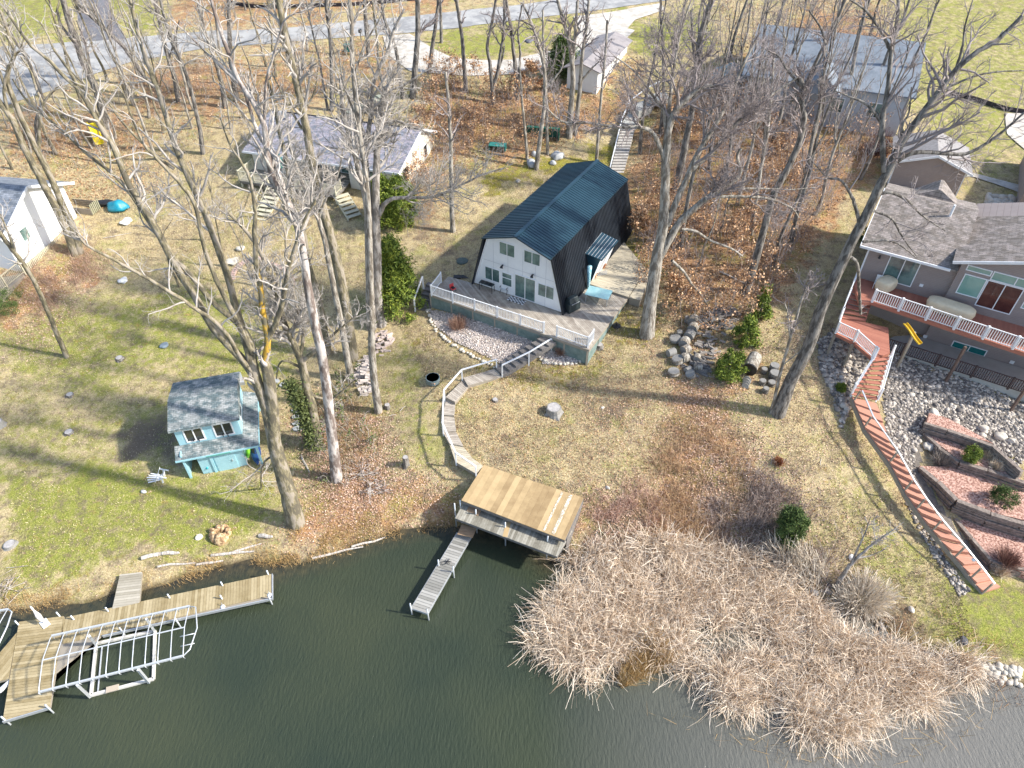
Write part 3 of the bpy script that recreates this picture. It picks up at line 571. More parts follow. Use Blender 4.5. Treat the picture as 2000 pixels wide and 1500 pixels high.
# left deck steps
t=thing('deck_steps','dark wooden steps with a white handrail at the left end of the deck','steps',(0,0,0))
stairs(t,(P(836,548,4.9),P(812,602,3.7)),(P(862,556,4.9),P(838,608,3.7)),6,wood_dark,solid=True)
a=P(827,560,4.95); c=P(811,605,3.75)
for p in (a,c): B().box(p.x-.06,p.x+.06,p.y-.06,p.y+.06,p.z-.2,p.z+1.0).obj('post',white,t)
B().beam(a+Vector((0,0,1)),c+Vector((0,0,1)),.09,.09).obj('handrail',white,t)
# things on the deck
def grill(p,yaw,label):
    t=thing('covered_grill',label,'grill',p,yaw)
    b=B(); b.hexa([(-.6,-.35,.0),(.6,-.35,.0),(.6,.35,.0),(-.6,.35,.0)],[(-.55,-.33,.8),(.55,-.33,.8),(.55,.33,.8),(-.55,.33,.8)]); b.hexa([(-.5,-.33,.8),(.5,-.33,.8),(.5,.33,.8),(-.5,.33,.8)],[(-.42,-.14,1.2),(.42,-.14,1.2),(.42,.2,1.2),(-.42,.2,1.2)]); b.obj('cover',M('black grill cover',(.012,.02,.022),(.03,.045,.048),3,.5,bump=.03),t,bevel=.05)
    for s in (-1,1): B().tube([(s*.5,-.1,.05),(s*.58,-.1,.05)],.09,10).obj('wheel',black,t)
    B().beam((-.4,-.37,.78),(.4,-.37,.78),.03).obj('handle',steel,t)
p=P(1117,604,5.16); grill(p,R_(38),'black covered barbecue grill standing at the right front corner of the cabin')
t=thing('side_table','small black metal table with a slatted top against the white wall','table',P(951,567,5.16),YA)
b=B(); b.box(-.62,.62,-.22,.22,.66,.70); b.obj('table_top',M('dark grey table top',(.03,.05,.055),(.06,.08,.09),6,.4),t)
for k in range(3): B().box(-.5+k*.36,-.22+k*.36,-.15,.15,.702,.715).obj('tray',black,t)
for sx in(-1,1):
    for s_ in(-1,1): B().beam((sx*.58,s_*.18,0),(sx*.58,s_*.18,.66),.035).obj('leg',black,t)
t=thing('folding_chair','black metal frame chair standing beside the sliding door','chair',P(985,572,5.16),YA)
for s_ in(-1,1):
    B().beam((s_*.3,-.2,0),(s_*.25,.2,.75),.03).obj('leg',black,t); B().beam((s_*.3,.22,0),(s_*.3,-.15,.5),.03).obj('leg',black,t); B().beam((s_*.3,-.2,.58),(s_*.3,.2,.62),.04).obj('armrest',black,t)
B().box(-.27,.27,-.18,.14,.40,.43).obj('seat',steel,t); B().beam((-.27,.2,.72),(.27,.2,.72),.05).obj('backrest',black,t)
t=thing('door_mat','black and white checked mat in front of the sliding door','mat',P(1009,587,5.16),YA)
b=B(); b2=B()
for i in range(9):
    for j in range(5): (b if (i+j)%2 else b2).box(-.72+i*.16,-.56+i*.16,-.3+j*.12,-.18+j*.12,.005,.02)
b.obj('dark_squares',black,t); b2.obj('light_squares',white,t)
t=thing('garden_table','pale blue glass table on thin legs on the right side of the deck','table',P(1160,598,5.16),YA+R_(8))
tbl=P(1168,586,5.16); t.location=tbl
B().box(-.95,.95,-.65,.65,.70,.73).obj('table_top',M('pale blue glass',(.24,.46,.50),(.36,.56,.60),1.5,.15),t)
for sx in(-1,1):
    for s_ in(-1,1): B().beam((sx*.85,s_*.55,0),(sx*.85,s_*.55,.7),.04).obj('leg',steel,t)
t=thing('child_chair','small red and black toy chair on the left part of the deck','chair',P(885,568,5.16),R_(40))
B().box(-.2,.2,-.2,.2,.2,.28).obj('seat',M('red plastic',(.55,.05,.06),(.65,.08,.08),5,.4),t,bevel=.03); B().box(-.2,.2,.15,.22,.28,.6).obj('backrest',M('red plastic',(.5,.05,.05)),t,bevel=.03); B().box(-.12,.12,-.15,.12,.285,.35).obj('cushion',black,t,bevel=.02)
for sx in(-1,1):
    for s_ in(-1,1): B().box(sx*.16-.02,sx*.16+.02,s_*.16-.02,s_*.16+.02,0,.2).obj('leg',black,t)
def pot(px,py,z,label,col,r=.17):
    t=thing('flower_pot',label,'pot',P(px,py,z)); B().tube([(0,0,0),(0,0,.28),(0,0,.3),(0,0,.34)],[r*.7,r*.95,r*1.1,r*1.1],12).obj('pot',col,t); C=RNG.normal(size=(60,3))*[.1,.1,.07]+[0,0,.42]; V,Fq=quads_at(C,.06,RNG); mesh_np('plant',V,Fq,leaf_pale,t)
terra=M('terracotta',(.42,.17,.08),(.52,.24,.12),5,.8)
pot(1179,523,5.36,'terracotta pot of dry stems beside the cabin side door',terra); pot(1162,541,5.36,'small orange pot on the platform below the side door',M('orange clay',(.55,.28,.08)),.13)
t=B(); q=P(1174,535,5.37); 
for k in range(5): t.beam((q.x-.4+k*.02,q.y-.3+k*.13,q.z),(q.x+.5+k*.02,q.y+.02+k*.13,q.z),.03)
T(t.obj('boot_rack',steel),'low metal boot rack lying on the platform by the side door','rack')
b=B(); q=G(1204,637); b.tube([(q.x,q.y,q.z),(q.x,q.y,q.z+.1)],.34,20); o=thing('umbrella_base','round black umbrella base standing in the grass right of the deck','umbrella base',q)
B().tube([(0,0,-.02),(0,0,.06),(0,0,.1)],[.34,.34,.2],20).obj('base',black,o); B().tube([(0,0,.1),(0,0,.42)],.035,8).obj('pipe',black,o)
q=G(903,510); T(B().tube([(q.x,q.y,q.z-.1),(q.x,q.y,q.z+.06),(q.x,q.y,q.z+.1)],[.5,.5,.4],20).obj('septic_lid',M('green grey lid',(.06,.09,.08),(.12,.15,.13),3,.7)),'round dark green lid in the lawn left of the cabin','lid')
q=G(902,541); b=B(); b.box(q.x-.7,q.x+.7,q.y-.2,q.y+.25,q.z-.05,q.z+.05); T(b.obj('drain_grate',black),'black rectangular grate beside the deck at the left cabin corner','grate')
# ---------------------------------------------------------------- curved walk, boathouse, pier
t=thing('curved_steps','long curved walk of weathered wooden steps from the deck down to the boathouse','steps')
Lp=[(905,740,3.45),(871,779,3.2),(865,811,3.05),(866,845,2.9),(878,867,2.8),(889,901,2.7),(929,925,2.66)]
Rp=[(914,755,3.45),(889,789,3.2),(887,813,3.05),(891,843,2.9),(905,872,2.8),(921,893,2.7),(943,910,2.66)]
L_=[P(*p) for p in Lp]; Rr=[P(*p) for p in Rp]
L_=[P(968,719,3.6)]+L_; Rr=[P(980,735,3.6)]+Rr
for i in range(len(L_)-1):
    q=[L_[i],Rr[i],Rr[i+1],L_[i+1]]; z=(q[0].z+q[3].z)/2; z=max(z,max(hz(p.x,p.y) for p in q)+.06); c=(q[1]-q[0]); an=math.atan2(c.y,c.x)+(.35 if i<3 else 0)
    planks([tuple(p[:2]) for p in q],z,an,.16,.015).obj('tread',wood_deck if i<5 else wood_upper,t)
    B().prism([tuple(p[:2]) for p in q],z-.3,z-.045).obj('riser',wood_grey,t)
stairs(t,(P(1062,655,5.0),P(966,716,3.65)),(P(1086,668,5.0),P(984,733,3.65)),8,wood_dark,solid=True,stringer=wood_dark)
def handrail(par,pts,h=1.0,mat=white,w=.09,mid=False,hs=None):
    tops=[]
    for p in pts: 
        B().box(p.x-w/2,p.x+w/2,p.y-w/2,p.y+w/2,p.z-.3,p.z+h).obj('post',mat,par); tops.append(p+Vector((0,0,h)))
    for a,c in zip(tops,tops[1:]): B().beam(a,c,.1,.07).obj('handrail',mat,par)
handrail(t,[P(1077,681,4.0)+Vector((0,0,0)),P(1033,708,4.05),P(981,733,3.65)]); 
tt=[P(1077,681,4.0)]
handrail(t,[G(905,690)+Vector((0,0,0)) if False else P(970,722,3.5),P(903,742,3.4),P(869,781,3.15),P(866,846,2.9),P(891,903,2.65),P(930,930,2.5)])
def seg(par,name,mat,poly,z,ang,**k): return planks([tuple(P(*q,z)[:2]) for q in poly],z,ang,**k).obj(name,mat,par)
BH=thing('boathouse','low boathouse on the shore with a flat tan board roof','boathouse')
zr=2.62; rp=[(945,908),(1140,972),(1103,1055),(901,977)]; RPW=[P(*q,zr) for q in rp]; ang=math.atan2(RPW[2].y-RPW[1].y,RPW[2].x-RPW[1].x)
seg(BH,'roof_boards',wood_tan,rp,zr,ang,w=.40,gap=.006,th=.05)
B().prism([tuple(p[:2]) for p in RPW],zr-.28,zr-.052).obj('roof_frame',wood_dark,BH)
dAx=(RPW[2]-RPW[3]).normalized(); dBx=(RPW[0]-RPW[3]).normalized()
for f,wd in ((.80,.13),(.885,.2)):
    p=RPW[3].lerp(RPW[2],f)+dBx*.1; q=RPW[0].lerp(RPW[1],f)-dBx*.1; B().beam(p+Vector((0,0,.006)),q+Vector((0,0,.006)),wd,.012).obj('filler_strip',M('pale filler',(.36,.29,.19),(.72,.66,.55),9,.8,contrast=2.4),BH)
for i in range(4):
    p=RPW[3].lerp(RPW[2],(i+.15)/3.3); q=Vector((p.x,p.y,0))+dBx*.35; B().box(q.x-.07,q.x+.07,q.y-.07,q.y+.07,-.8,zr-.25).obj('post',wood_dark,BH)
for a,c in ((RPW[0],RPW[1]),(RPW[0],RPW[3]),(RPW[1],RPW[2])):
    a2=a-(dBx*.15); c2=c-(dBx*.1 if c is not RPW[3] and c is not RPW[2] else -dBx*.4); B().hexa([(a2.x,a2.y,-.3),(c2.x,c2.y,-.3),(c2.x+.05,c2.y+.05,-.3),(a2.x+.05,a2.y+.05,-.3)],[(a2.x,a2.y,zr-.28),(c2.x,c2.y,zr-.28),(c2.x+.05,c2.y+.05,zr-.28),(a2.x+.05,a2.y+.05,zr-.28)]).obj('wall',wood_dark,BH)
t=thing('lower_dock','weathered grey plank landing in front of the tan roofed boathouse','dock')
zl=2.0; lp=[(912,968),(889,1012),(1088,1087),(1118,1037)]; seg(t,'board_floor',wood_old,lp,zl,math.atan2(*( (P(*lp[1],zl)-P(*lp[0],zl)).yx)) ,w=.15,gap=.012)
LP=[P(*q,zl) for q in lp]; B().prism([tuple(p[:2]) for p in LP],zl-.22,zl-.05).obj('frame',wood_dark,t)
a=LP[1].lerp(LP[2],.0); B().beam(LP[1].lerp(LP[0],.55).lerp(LP[2].lerp(LP[3],.55),.46),LP[1].lerp(LP[2],.5),.3,.02,up=(0,0,1)).obj('patch_board',wood_tan,t)
pb=[(918,986),(911,997),(934,1007),(940,996)]; seg(t,'patch_board',M('new board',(.34,.22,.13),(.42,.29,.18)),pb,zl+.05,0,w=.3)
def pile(par,px,py,z0,z1,zref,r=.045,mat=None):
    p=P(px,py,zref); B().tube([(p.x,p.y,z0),(p.x,p.y,z1)],r,8).obj('pipe_post',mat or steel,par,smooth=True); return p
for q in ((889,1018),(900,1012),(930,1030),(987,1055),(1069,1082)): pile(t,q[0],q[1]-18,-1,2.5,1.6)
t=thing('boat_pier','narrow grey plank pier running out from the boathouse landing','pier')
zp=.62; pp=[(893,1040),(923,1043),(835,1198),(803,1187)]; PP=[P(*q,zp) for q in pp]; an=math.atan2(PP[1].y-PP[0].y,PP[1].x-PP[0].x)
mid=[PP[0].lerp(PP[3],.0),PP[1].lerp(PP[2],0)]
planks([tuple(p[:2]) for p in PP],zp,math.atan2(PP[2].y-PP[3].y,PP[2].x-PP[3].x),.19,.02).obj('board_floor',M('pier boards',(.18,.175,.155),(.40,.39,.36),3,.8,isl=.6),t)
for a,c in ((PP[0],PP[3]),(PP[1],PP[2]),(PP[3],PP[2])): B().beam(a-Vector((0,0,.09)),c-Vector((0,0,.09)),.05,.16).obj('side_rail',steel,t)
seg(t,'ramp_board',M('new board',(.34,.22,.13),(.42,.29,.18)),[(902,1024),(931,1032),(923,1050),(893,1043)],1.0,an,w=.2)
for q in ((803,1190),(836,1201),(857,1105),(886,1118)): pile(t,q[0],q[1],-1.2,1.25,.6)
t=B(); q=P(875,1097,.65)
for k in range(6):
    a=k*1.05; t.beam((q.x,q.y,q.z+.04),(q.x+math.cos(a)*.22,q.y+math.sin(a)*.22,q.z+.05),.025)
t.tube([(q.x+math.cos(a)*.17-.25,q.y+math.sin(a)*.12-.1,q.z+.03) for a in np.linspace(0,6.28,12)],.015,5)
T(t.obj('mooring_anchor',black),'small black folding anchor with a coil of line lying on the grey pier','anchor')
# left dock
t=thing('lake_dock','wide yellowish plank dock with a long arm and a ramp up to the lawn','dock')
zd=.62
def dseg(poly,w=.2,along=None,name='board_floor',mat=wood_dock,z=zd):
    W=[P(*q,z) for q in poly]; i,j=along or (0,1); an=math.atan2(W[j].y-W[i].y,W[j].x-W[i].x)
    planks([tuple(p[:2]) for p in W],z,an,w,.014).obj(name,mat,t); B().prism([tuple(p[:2]) for p in W],z-.2,z-.05).obj('frame',wood_grey,t)
dseg([(37,1214),(124,1203),(97,1380),(5,1408)],.17)
dseg([(122,1207),(530,1121),(530,1167),(199,1240),(122,1258)],.17,(0,3) if False else (2,1),z=zd+.004)
dseg([(121,1236),(200,1238),(107,1313),(104,1330)],.17,(2,1),z=zd-.006)
dseg([(234,1122),(277,1117),(272,1177),(219,1189)],.17,(0,1),'ramp',M('ramp boards',(.27,.24,.18),(.50,.46,.38),3,.8,isl=.5),zd+.03)
dseg([(-60,1345),(33,1235),(28,1262),(18,1325),(-60,1345)][:4],.17,(0,1),z=zd-.004)
for a,c in (((97,1382),(5,1410)),((532,1169),(200,1242)),((532,1121),(532,1169))): B().beam(P(*a,zd)-Vector((0,0,.06)),P(*c,zd)-Vector((0,0,.06)),.05,.2).obj('edge_rail',steel,t)
for q in ((38,1222),(118,1205),(146,1212),(213,1196),(333,1170),(436,1146),(525,1124),(348,1217),(240,1235),(435,1172),(528,1172),(12,1408),(97,1385)): pile(t,q[0],q[1],-1.3,1.05,.5)
for q in ((437,1183),(528,1160)):
    p=P(*q,.5); o=thing('dock_bumper','white rounded bumper hanging on the outer side of the long dock arm, '+('nearer the lift' if q[0]<500 else 'at its tip'),'bumper',p)
    B().tube([(0,-.12,-.22),(0,-.12,-.18),(0,-.12,.12),(0,-.12,.18)],[.07,.14,.14,.06],12).obj('float',white,o,smooth=True); B().tube([(0,-.1,.16),(0,-.05,.4)],.02,6).obj('rope',steel,o)
p=P(10,1340,.4); o=thing('dock_fender','white and blue cylindrical fender tied beside the dock at the left edge','bumper',p,R_(60)); B().tube([(-.4,0,0),(-.33,0,0),(.33,0,0),(.4,0,0)],[.06,.13,.13,.06],12).obj('float',white,o,smooth=True); B().tube([(.3,0,0),(.36,0,0)],.135,12).obj('band',blue_paint,o)
o=thing('diving_figure','white plastic heron decoy standing on a base at the dock corner','decoy',P(88,1218,zd),R_(140))
B().box(-.28,.28,-.2,.2,0,.06).obj('base',white,o); B().tube([(0,0,.05),(0,0,.55)],.03,6).obj('leg',white,o)
B().tube([(-.25,0,.5),(-.1,0,.55),(.15,0,.72),(.35,0,.85),(.42,0,1.05),(.45,0,1.2),(.55,0,1.22),(.75,0,1.18)],[.03,.12,.15,.09,.05,.06,.05,.01],8).obj('body',M('grimy white plastic',(.62,.55,.50),(.8,.76,.72),8,.7),o,smooth=True)
# boat lift canopies
def bar(b,a,c,r=.035,n=8): b.tube([a,c],r,n)
def canopy(name,label,UL,UR,LR,LL,z,nx,legs,par=None):
    t=thing(name,label,'boat lift'); UL,UR,LR,LL=[P(*q,z) for q in (UL,UR,LR,LL)]
    ML,MR=(UL+LL)/2+Vector((0,0,.35)),(UR+LR)/2+Vector((0,0,.35))
    for a,c in ((UL,UR),(LL,LR)): b=B(); b.beam(a,c,.09,.12); b.obj('side_rail',alu,t)
    b=B(); bar(b,ML,MR,.035); b.obj('ridge_tube',alu,t)
    for i in range(nx+1):
        f=i/nx; a=UL.lerp(UR,f); m=ML.lerp(MR,f); c=LL.lerp(LR,f); dn=Vector((0,0,-.3))
        b=B(); b.tube([a+dn+(c-a)*.0,a+(a-c)*.02,a.lerp(m,.15)+Vector((0,0,.05)),m,c.lerp(m,.15)+Vector((0,0,.05)),c+(c-a)*.02,c+dn],.028,6); b.obj('bow',alu,t,smooth=True)
    return t,UL,UR,LR,LL
t,UL,UR,LR,LL=canopy('boat_lift','empty boat lift with a white tube canopy frame beside the dock','',0,0,0,1,1,1) if False else canopy('boat_lift','empty boat lift with a bare white tube canopy frame beside the plank dock',(101,1242),(370,1184),(358,1281),(76,1352),2.5,11,None)
d=(UR-UL).normalized(); m=(UR+LR)/2
b=B(); b.tube([UR,UR+d*.35-(UR-LR)*.05,m+d*.55,LR+d*.3+(UR-LR)*.1,LR],.035,8); b.tube([m+d*.5-(UR-LR)*.1,m-d*.3-(UR-LR)*.1],.028,6); b.tube([m+d*.5-(UR-LR)*.3,m-d*.2-(UR-LR)*.3],.028,6); b.obj('bow_end',alu,t,smooth=True)
zb=.12; BF=[P(*q,zb) for q in ((188,1257),(303,1232),(300,1326),(178,1358))]
for i in range(4): B().beam(BF[i],BF[(i+1)%4],.14,.16).obj('base_beam',M('lift frame',(.55,.53,.48),(.70,.68,.64),5,.6),t)
B().beam(BF[0].lerp(BF[3],.06)+Vector((.35,0,0)),BF[3].lerp(BF[0],.06)+Vector((.35,0,0)),.05,.08).obj('bunk',alu,t)
B().beam(BF[3].lerp(BF[2],.25)+Vector((0,0,.12)),BF[3].lerp(BF[2],.45)+Vector((0,0,.12)),.32,.06).obj('pad',M('tan pad',(.45,.38,.30)),t)
for q,e in (((151,1338),(176,1361)),((270,1308),(291,1333)),((286,1209),(302,1233)),((174,1242),(188,1260))): B().beam(P(*q,2.4),P(*e,.2),.13,.13).obj('leg',alu,t)
x,UL2,UR2,LR2,LL2=canopy('boat_lift','second white tube canopy frame, cut by the left edge of the photo',(-160,1220),(16,1190),(-8,1262),(-200,1300),2.5,9,None)
b=B(); d=(UR2-UL2).normalized(); b.tube([UR2,UR2+d*.25-(UR2-LR2)*.1,(UR2+LR2)/2+d*.25,LR2+d*.1,LR2],.04,8); b.obj('bow_end',alu,x,smooth=True); B().beam((UR2+LR2)/2-d*1.2,P(0,1262,.3)-d*1.0,.12,.12).obj('leg',alu,x)
# ---------------------------------------------------------------- blue lake shed
YS=R_(15.5); OS=(-22.05,31.4,1.05)
SH=thing('blue_boat_shed','pale blue two storey boat shed with blue grey shingle roof on the lawn','shed',OS,YS)
B().box(0,4.0,0,4.2,2.2,3.9).obj('upper_walls',blue_siding,SH)
B().yprism([(-.12,3.9),(-.32,3.92),(-.28,4.05),(2.1,4.62),(4.5,4.05),(4.5,3.9),(4.3,3.9)],-.22,4.22).obj('upper_roof',sh_blue,SH)
B().box(.85,3.75,-.7,4.2,-.4,1.98).obj('lower_walls',blue_siding,SH)
b=B(); b.hexa([(-.35,-.95,1.86),(4.95,-.95,1.86),(4.95,.02,2.25),(-.35,.02,2.25)],[(-.35,-.95,1.94),(4.95,-.95,1.94),(4.0,.02,2.36),(-.35,.02,2.36)]); b.hexa([(4.0,.02,2.25),(4.95,-.95,1.86),(4.95,4.3,1.86),(4.0,4.3,2.25)],[(4.0,.02,2.36),(4.95,-.95,1.94),(4.95,4.3,1.94),(4.0,4.3,2.36)]); b.obj('skirt_roof',sh_blue,SH)
b=B(); b.box(-.37,4.97,-1.0,-.94,1.8,1.93); b.box(4.93,4.99,-1.0,4.3,1.8,1.93); b.obj('fascia',blue_paint,SH)
for xx,yy in ((.05,-.8),(4.72,-.8),(4.72,4.1)): B().box(xx-.07,xx+.07,yy-.07,yy+.07,-.4,1.9).obj('post',blue_paint,SH)
B().box(-.02,.06,-.8,4.2,-.3,2.2).obj('side_wall',blue_siding,SH)
Zs=lambda x,y:(280+x/4.167,700+y/4.167)
winpx(SH,OS,YS,Zs(325,590),Zs(500,650),fr=white,g=glass_dark,f=.09); winpx(SH,OS,YS,Zs(565,545),Zs(735,605),fr=white,g=glass_dark,f=.09)
for q in (410,455,650,690): 
    x,z=local(*Zs(q,660 if q<500 else 622),OS,YS); B().box(x-.02,x+.02,-.12,-.0,z-.08,z+.1).obj('bracket',black,SH)
B().box(1.62,1.78,-.78,-.7,-.35,1.9).obj('corner_board',blue_paint,SH); o=B().box(1.9,3.2,-.76,-.7,-.3,1.85).obj('door',blue_siding,SH); B().box(2.95,3.0,-.82,-.76,.75,.95).obj('handle',steel,o)
b=B(); b.box(1.55,3.1,-.99,-1.01,1.80,1.88); b.obj('gutter_patch',M('green trim',(.10,.36,.28)),SH)
xwin(SH,1.0,2.2,2.75,3.5,4.0,1)
def kayak(name,label,p,yaw,pitch,L,col,roll=0):
    me=B(); N=13; 
    t=bpy.data.objects.new(name,None); sc.collection.objects.link(t); t.location=p; t.rotation_euler=(roll,pitch,yaw); T(t,label,'kayak')
    for i in range(N):
        s=-1+2*i/(N-1); wdt=.36*max(.04,(1-abs(s)**2.4)); hh=.16*(.5+.5*(1-abs(s)**3)); zc=.10*s*s
        for j in range(12):
            a=2*math.pi*j/12; me.v.append((s*L/2,math.cos(a)*wdt,zc+math.sin(a)*hh))
    for i in range(N-1):
        for j in range(12): me.f.append((i*12+j,i*12+(j+1)%12,(i+1)*12+(j+1)%12,(i+1)*12+j))
    me.f.append(tuple(range(11,-1,-1))); me.f.append(tuple((N-1)*12+j for j in range(12)))
    me.obj('hull',col,t,smooth=True); B().tube([(x*.5,0,.13) for x in (-.5,.5)],.001,4)
    b=B(); b.tube([(.45*math.cos(a),.2*math.sin(a),.155) for a in np.linspace(0,6.283,17)],.03,6); b.obj('cockpit_rim',black,t,smooth=True)
    B().prism([(.42*math.cos(a),.18*math.sin(a)) for a in np.linspace(0,5.9,14)],.12,.158).obj('cockpit',black,t)
    return t
p=P(391,905,1.5); kayak('kayak','teal kayak stored on edge in the left bay of the blue shed',(p.x,p.y+.9,1.5),YS+R_(97),0,3.2,M('teal plastic',(.02,.34,.38),(.04,.42,.46),2,.35),roll=R_(55))
p=P(475,885,1.5); kayak('kayak','bright green kayak stored on edge in the right bay of the blue shed',(p.x+.0,p.y+.95,1.6),YS+R_(97),0,3.2,M('lime plastic',(.16,.55,.02),(.24,.66,.05),2,.35),roll=R_(-60))
p=P(482,903,1.1); kayak('kayak','dark blue kayak lying under the green one in the shed bay',(p.x+.35,p.y+1.0,1.2),YS+R_(97),0,3.0,M('navy plastic',(.02,.06,.20),(.03,.08,.25),2,.35))
o=thing('adirondack_chair','white adirondack lawn chair tipped on its back left of the blue shed','chair',G(326,936)+Vector((0,0,.12)),R_(15)); o.rotation_euler=(R_(0),R_(-62),R_(8))
for k in range(5): B().beam((.0+k*.1,-.28,.34-k*.03),(.0+k*.1,.28,.34-k*.03),.08,.02).obj('seat_slat',white,o)
for k in range(5): a=(k-2)*.13; B().beam((-.02,a*.7,.3),(-.32,a*1.5,1.0+.08*(2-abs(k-2))),.09,.02,up=(1,0,0)).obj('back_slat',white,o)
for s_ in(-1,1):
    B().beam((-.2,s_*.34,.58),(.5,s_*.34,.58),.13,.03).obj('armrest',white,o); B().beam((.42,s_*.33,0),(.42,s_*.33,.58),.09,.04).obj('leg',white,o); B().beam((-.45,s_*.28,.03),(.5,s_*.28,.34),.04,.1).obj('side_rail',white,o)
B().beam((-.08,-.36,.56),(-.08,.36,.56),.08,.03).obj('back_rail',white,o)
# ---------------------------------------------------------------- grey roofed cottage behind
YM=R_(-16.5); OM=(-10.43,59.7,6.2)
C_=thing('cream_cottage','long cream cottage with a mottled grey shingle roof behind the tall trees','house',OM,YM)
for x0,x1,y0 in ((-14.9,-11.2,0),(-11.2,-4.9,1.7),(-4.9,0,0)): B().box(x0,x1,y0,8.7,-.6,2.75).obj('wall',creamwall,C_)
b=B(); b.yprism([(0.02,2.7),(8.68,2.4),(5.3,4.25)],-14.9,-.001); b.obj('gable_wall',creamwall,C_)
b=B(); b.hexa([(-15.5,-.55,2.62),(.45,-.55,2.62),(.45,5.3,4.28),(-15.5,5.3,4.28)],[(-15.5,-.55,2.74),(.45,-.55,2.74),(.45,5.3,4.40),(-15.5,5.3,4.40)]); b.hexa([(-15.5,5.3,4.28),(.45,5.3,4.28),(.45,9.1,2.5),(-15.5,9.1,2.5)],[(-15.5,5.3,4.40),(.45,5.3,4.40),(.45,9.1,2.62),(-15.5,9.1,2.62)]); b.obj('roof',sh_grey,C_)
B().box(-15.5,.45,-.62,-.56,2.58,2.76).obj('gutter',white,C_)
b=B(); b.beam((.47,-.55,2.64),(.47,5.3,4.31),.04,.2); b.beam((.47,5.3,4.31),(.47,9.1,2.55),.04,.2); b.obj('barge_board',white,C_)
B().box(-15.5,.45,5.12,5.2,4.36,4.46).obj('ridge_cap',M('dark ridge',(.06,.06,.07)),C_)
b=B(); b.box(-13.9,-13.5,4.2,4.6,3.9,4.75); b.tube([(-13.2,4.3,3.9),(-13.2,4.3,4.8),(-13.2,4.3,4.9)],[.12,.12,.2],10); b.obj('roof_vent',steel,C_)
wpane(C_,-2.9,-1.9,.9,2.1,0,n=2,g=glass,fr=M('dark frame',(.05,.06,.06))); wpane(C_,-13.0,-12.0,.9,2.1,0,n=1); wpane(C_,-9.6,-7.9,.1,2.1,1.7,n=2,g=glass_dark,name='sliding_door'); wpane(C_,-6.6,-5.6,.8,2.0,1.7,n=1)
xwin(C_,1.3,2.3,.7,2.0,0,1,g=glass_dark,fr=M('dark frame',(.05,.06,.06)),n=2); xwin(C_,6.4,7.1,.9,2.1,0,1,g=glass_dark)
t=thing('cottage_deck','cream railed deck along the front of the cream cottage','deck',OM,YM)
b=planks([(-15.2,-2.6),(-5.0,-2.6),(-5.0,1.7),(-11.2,1.7),(-15.2,0)],.75,0,.16,.012); b.obj('board_floor',wood_old,t)
B().box(-15.1,-5.1,-2.5,-.1,.45,.68).obj('rim_board',wood_dark,t)
for xx in (-15,-12.5,-10,-7.5,-5.2): B().box(xx-.07,xx+.07,-2.5,-2.36,-1.2,.5).obj('support_post',cream,t)
railing(t,[(-15.1,0,.76),(-15.1,-2.5,.76),(-12.0,-2.5,.76)],mat=cream,post_every=1.6); railing(t,[(-10.6,-2.5,.76),(-5.15,-2.5,.76),(-5.15,-1.4,.76)],mat=cream,post_every=1.8)
def rightstairs(par,a,bb,z0,z1,w,n,mat=cream):
    "straight flight from a to bb (local), width w"
    a=Vector((*a,z0)); bb=Vector((*bb,z1)); d=(bb-a); d.z=0; s_=Vector((d.y,-d.x,0)).normalized()*w/2
    stairs(par,(a-s_,bb-s_),(a+s_,bb+s_),n,mat,stringer=mat)
s1=thing('cottage_stairs','cream flight of stairs from the left part of the cottage deck to the lawn','stairs',OM,YM); rightstairs(s1,(-11.3,-2.6),(-11.3,-6.0),.7,-.9,1.3,8)
railing(s1,[(-12.0,-2.6,.7),(-12.0,-5.8,-.8)],mat=cream,bal=0,post_every=3,post=.08)
s2=thing('cottage_stairs','short cream side stairs at the right end of the cottage deck','stairs',OM,YM); rightstairs(s2,(-4.9,-2.0),(-2.9,-3.6),.7,-.5,1.3,6)
t=thing('patio_umbrella','closed teal patio umbrella on the cottage deck','umbrella',Vector((-21.6,62.3,7.0))); B().tube([(0,0,0),(0,0,2.2)],.03,6).obj('pole',steel,t); B().tube([(0,0,.9),(0,0,1.0),(0,0,1.6),(0,0,2.25)],[.15,.3,.2,.03],10).obj('canopy',M('teal cloth',(.01,.14,.13),(.03,.22,.20),3,.8),t)
t=B(); p=Matrix.Rotation(YM,4,'Z')@Vector((-8.3,-.6,0))+Vector(OM); t.box(p.x-.3,p.x+.3,p.y-.3,p.y+.3,p.z+.76,p.z+1.2); t.box(p.x-.3,p.x+.3,p.y+.2,p.y+.3,p.z+1.2,p.z+1.7); T(t.obj('deck_chair',M('rust cloth',(.22,.06,.03),(.30,.09,.05))),'rust red chair in the recess of the cottage deck','chair')
# terrace steps and pergola slats behind cottage
t=thing('timber_staircase','grey green timber steps climbing the bank behind the cottage roof','stairs'); 
a,c=P(672,216,9.0),P(742,183,10.0); stairs(t,(a,c),(a+Vector((.7,-1,0)),c+Vector((.7,-1,0))),8,M('green grey boards',(.20,.22,.17),(.36,.38,.30)),stringer=wood_dark); 
B().beam(P(668,210,9.6),P(695,170,10.6),.06).obj('handrail',cream,t)
for k in range(8):
    p=P(757+k*12,222-k*1.2,8.7); q=P(768+k*12,200-k*1.2,9.0); o=B().beam(p,q,.16,.06).obj('slat_board',M('olive slats',(.32,.29,.14),(.48,.44,.25),3)); T(o,'olive board laid across the dark gap behind the cottage roof','board','row of olive boards behind the cottage')
b=B(); b.hexa([P(745,232,8.1),P(852,222,8.1),P(850,196,8.3),P(760,200,8.3)],[P(745,232,8.15)+Vector((0,0,.1)),P(852,222,8.2),P(850,196,8.4),P(760,200,8.4)]); T(b.obj('dark_pit_cover',wood_dark),'dark timber frame under the olive boards behind the cottage','frame')
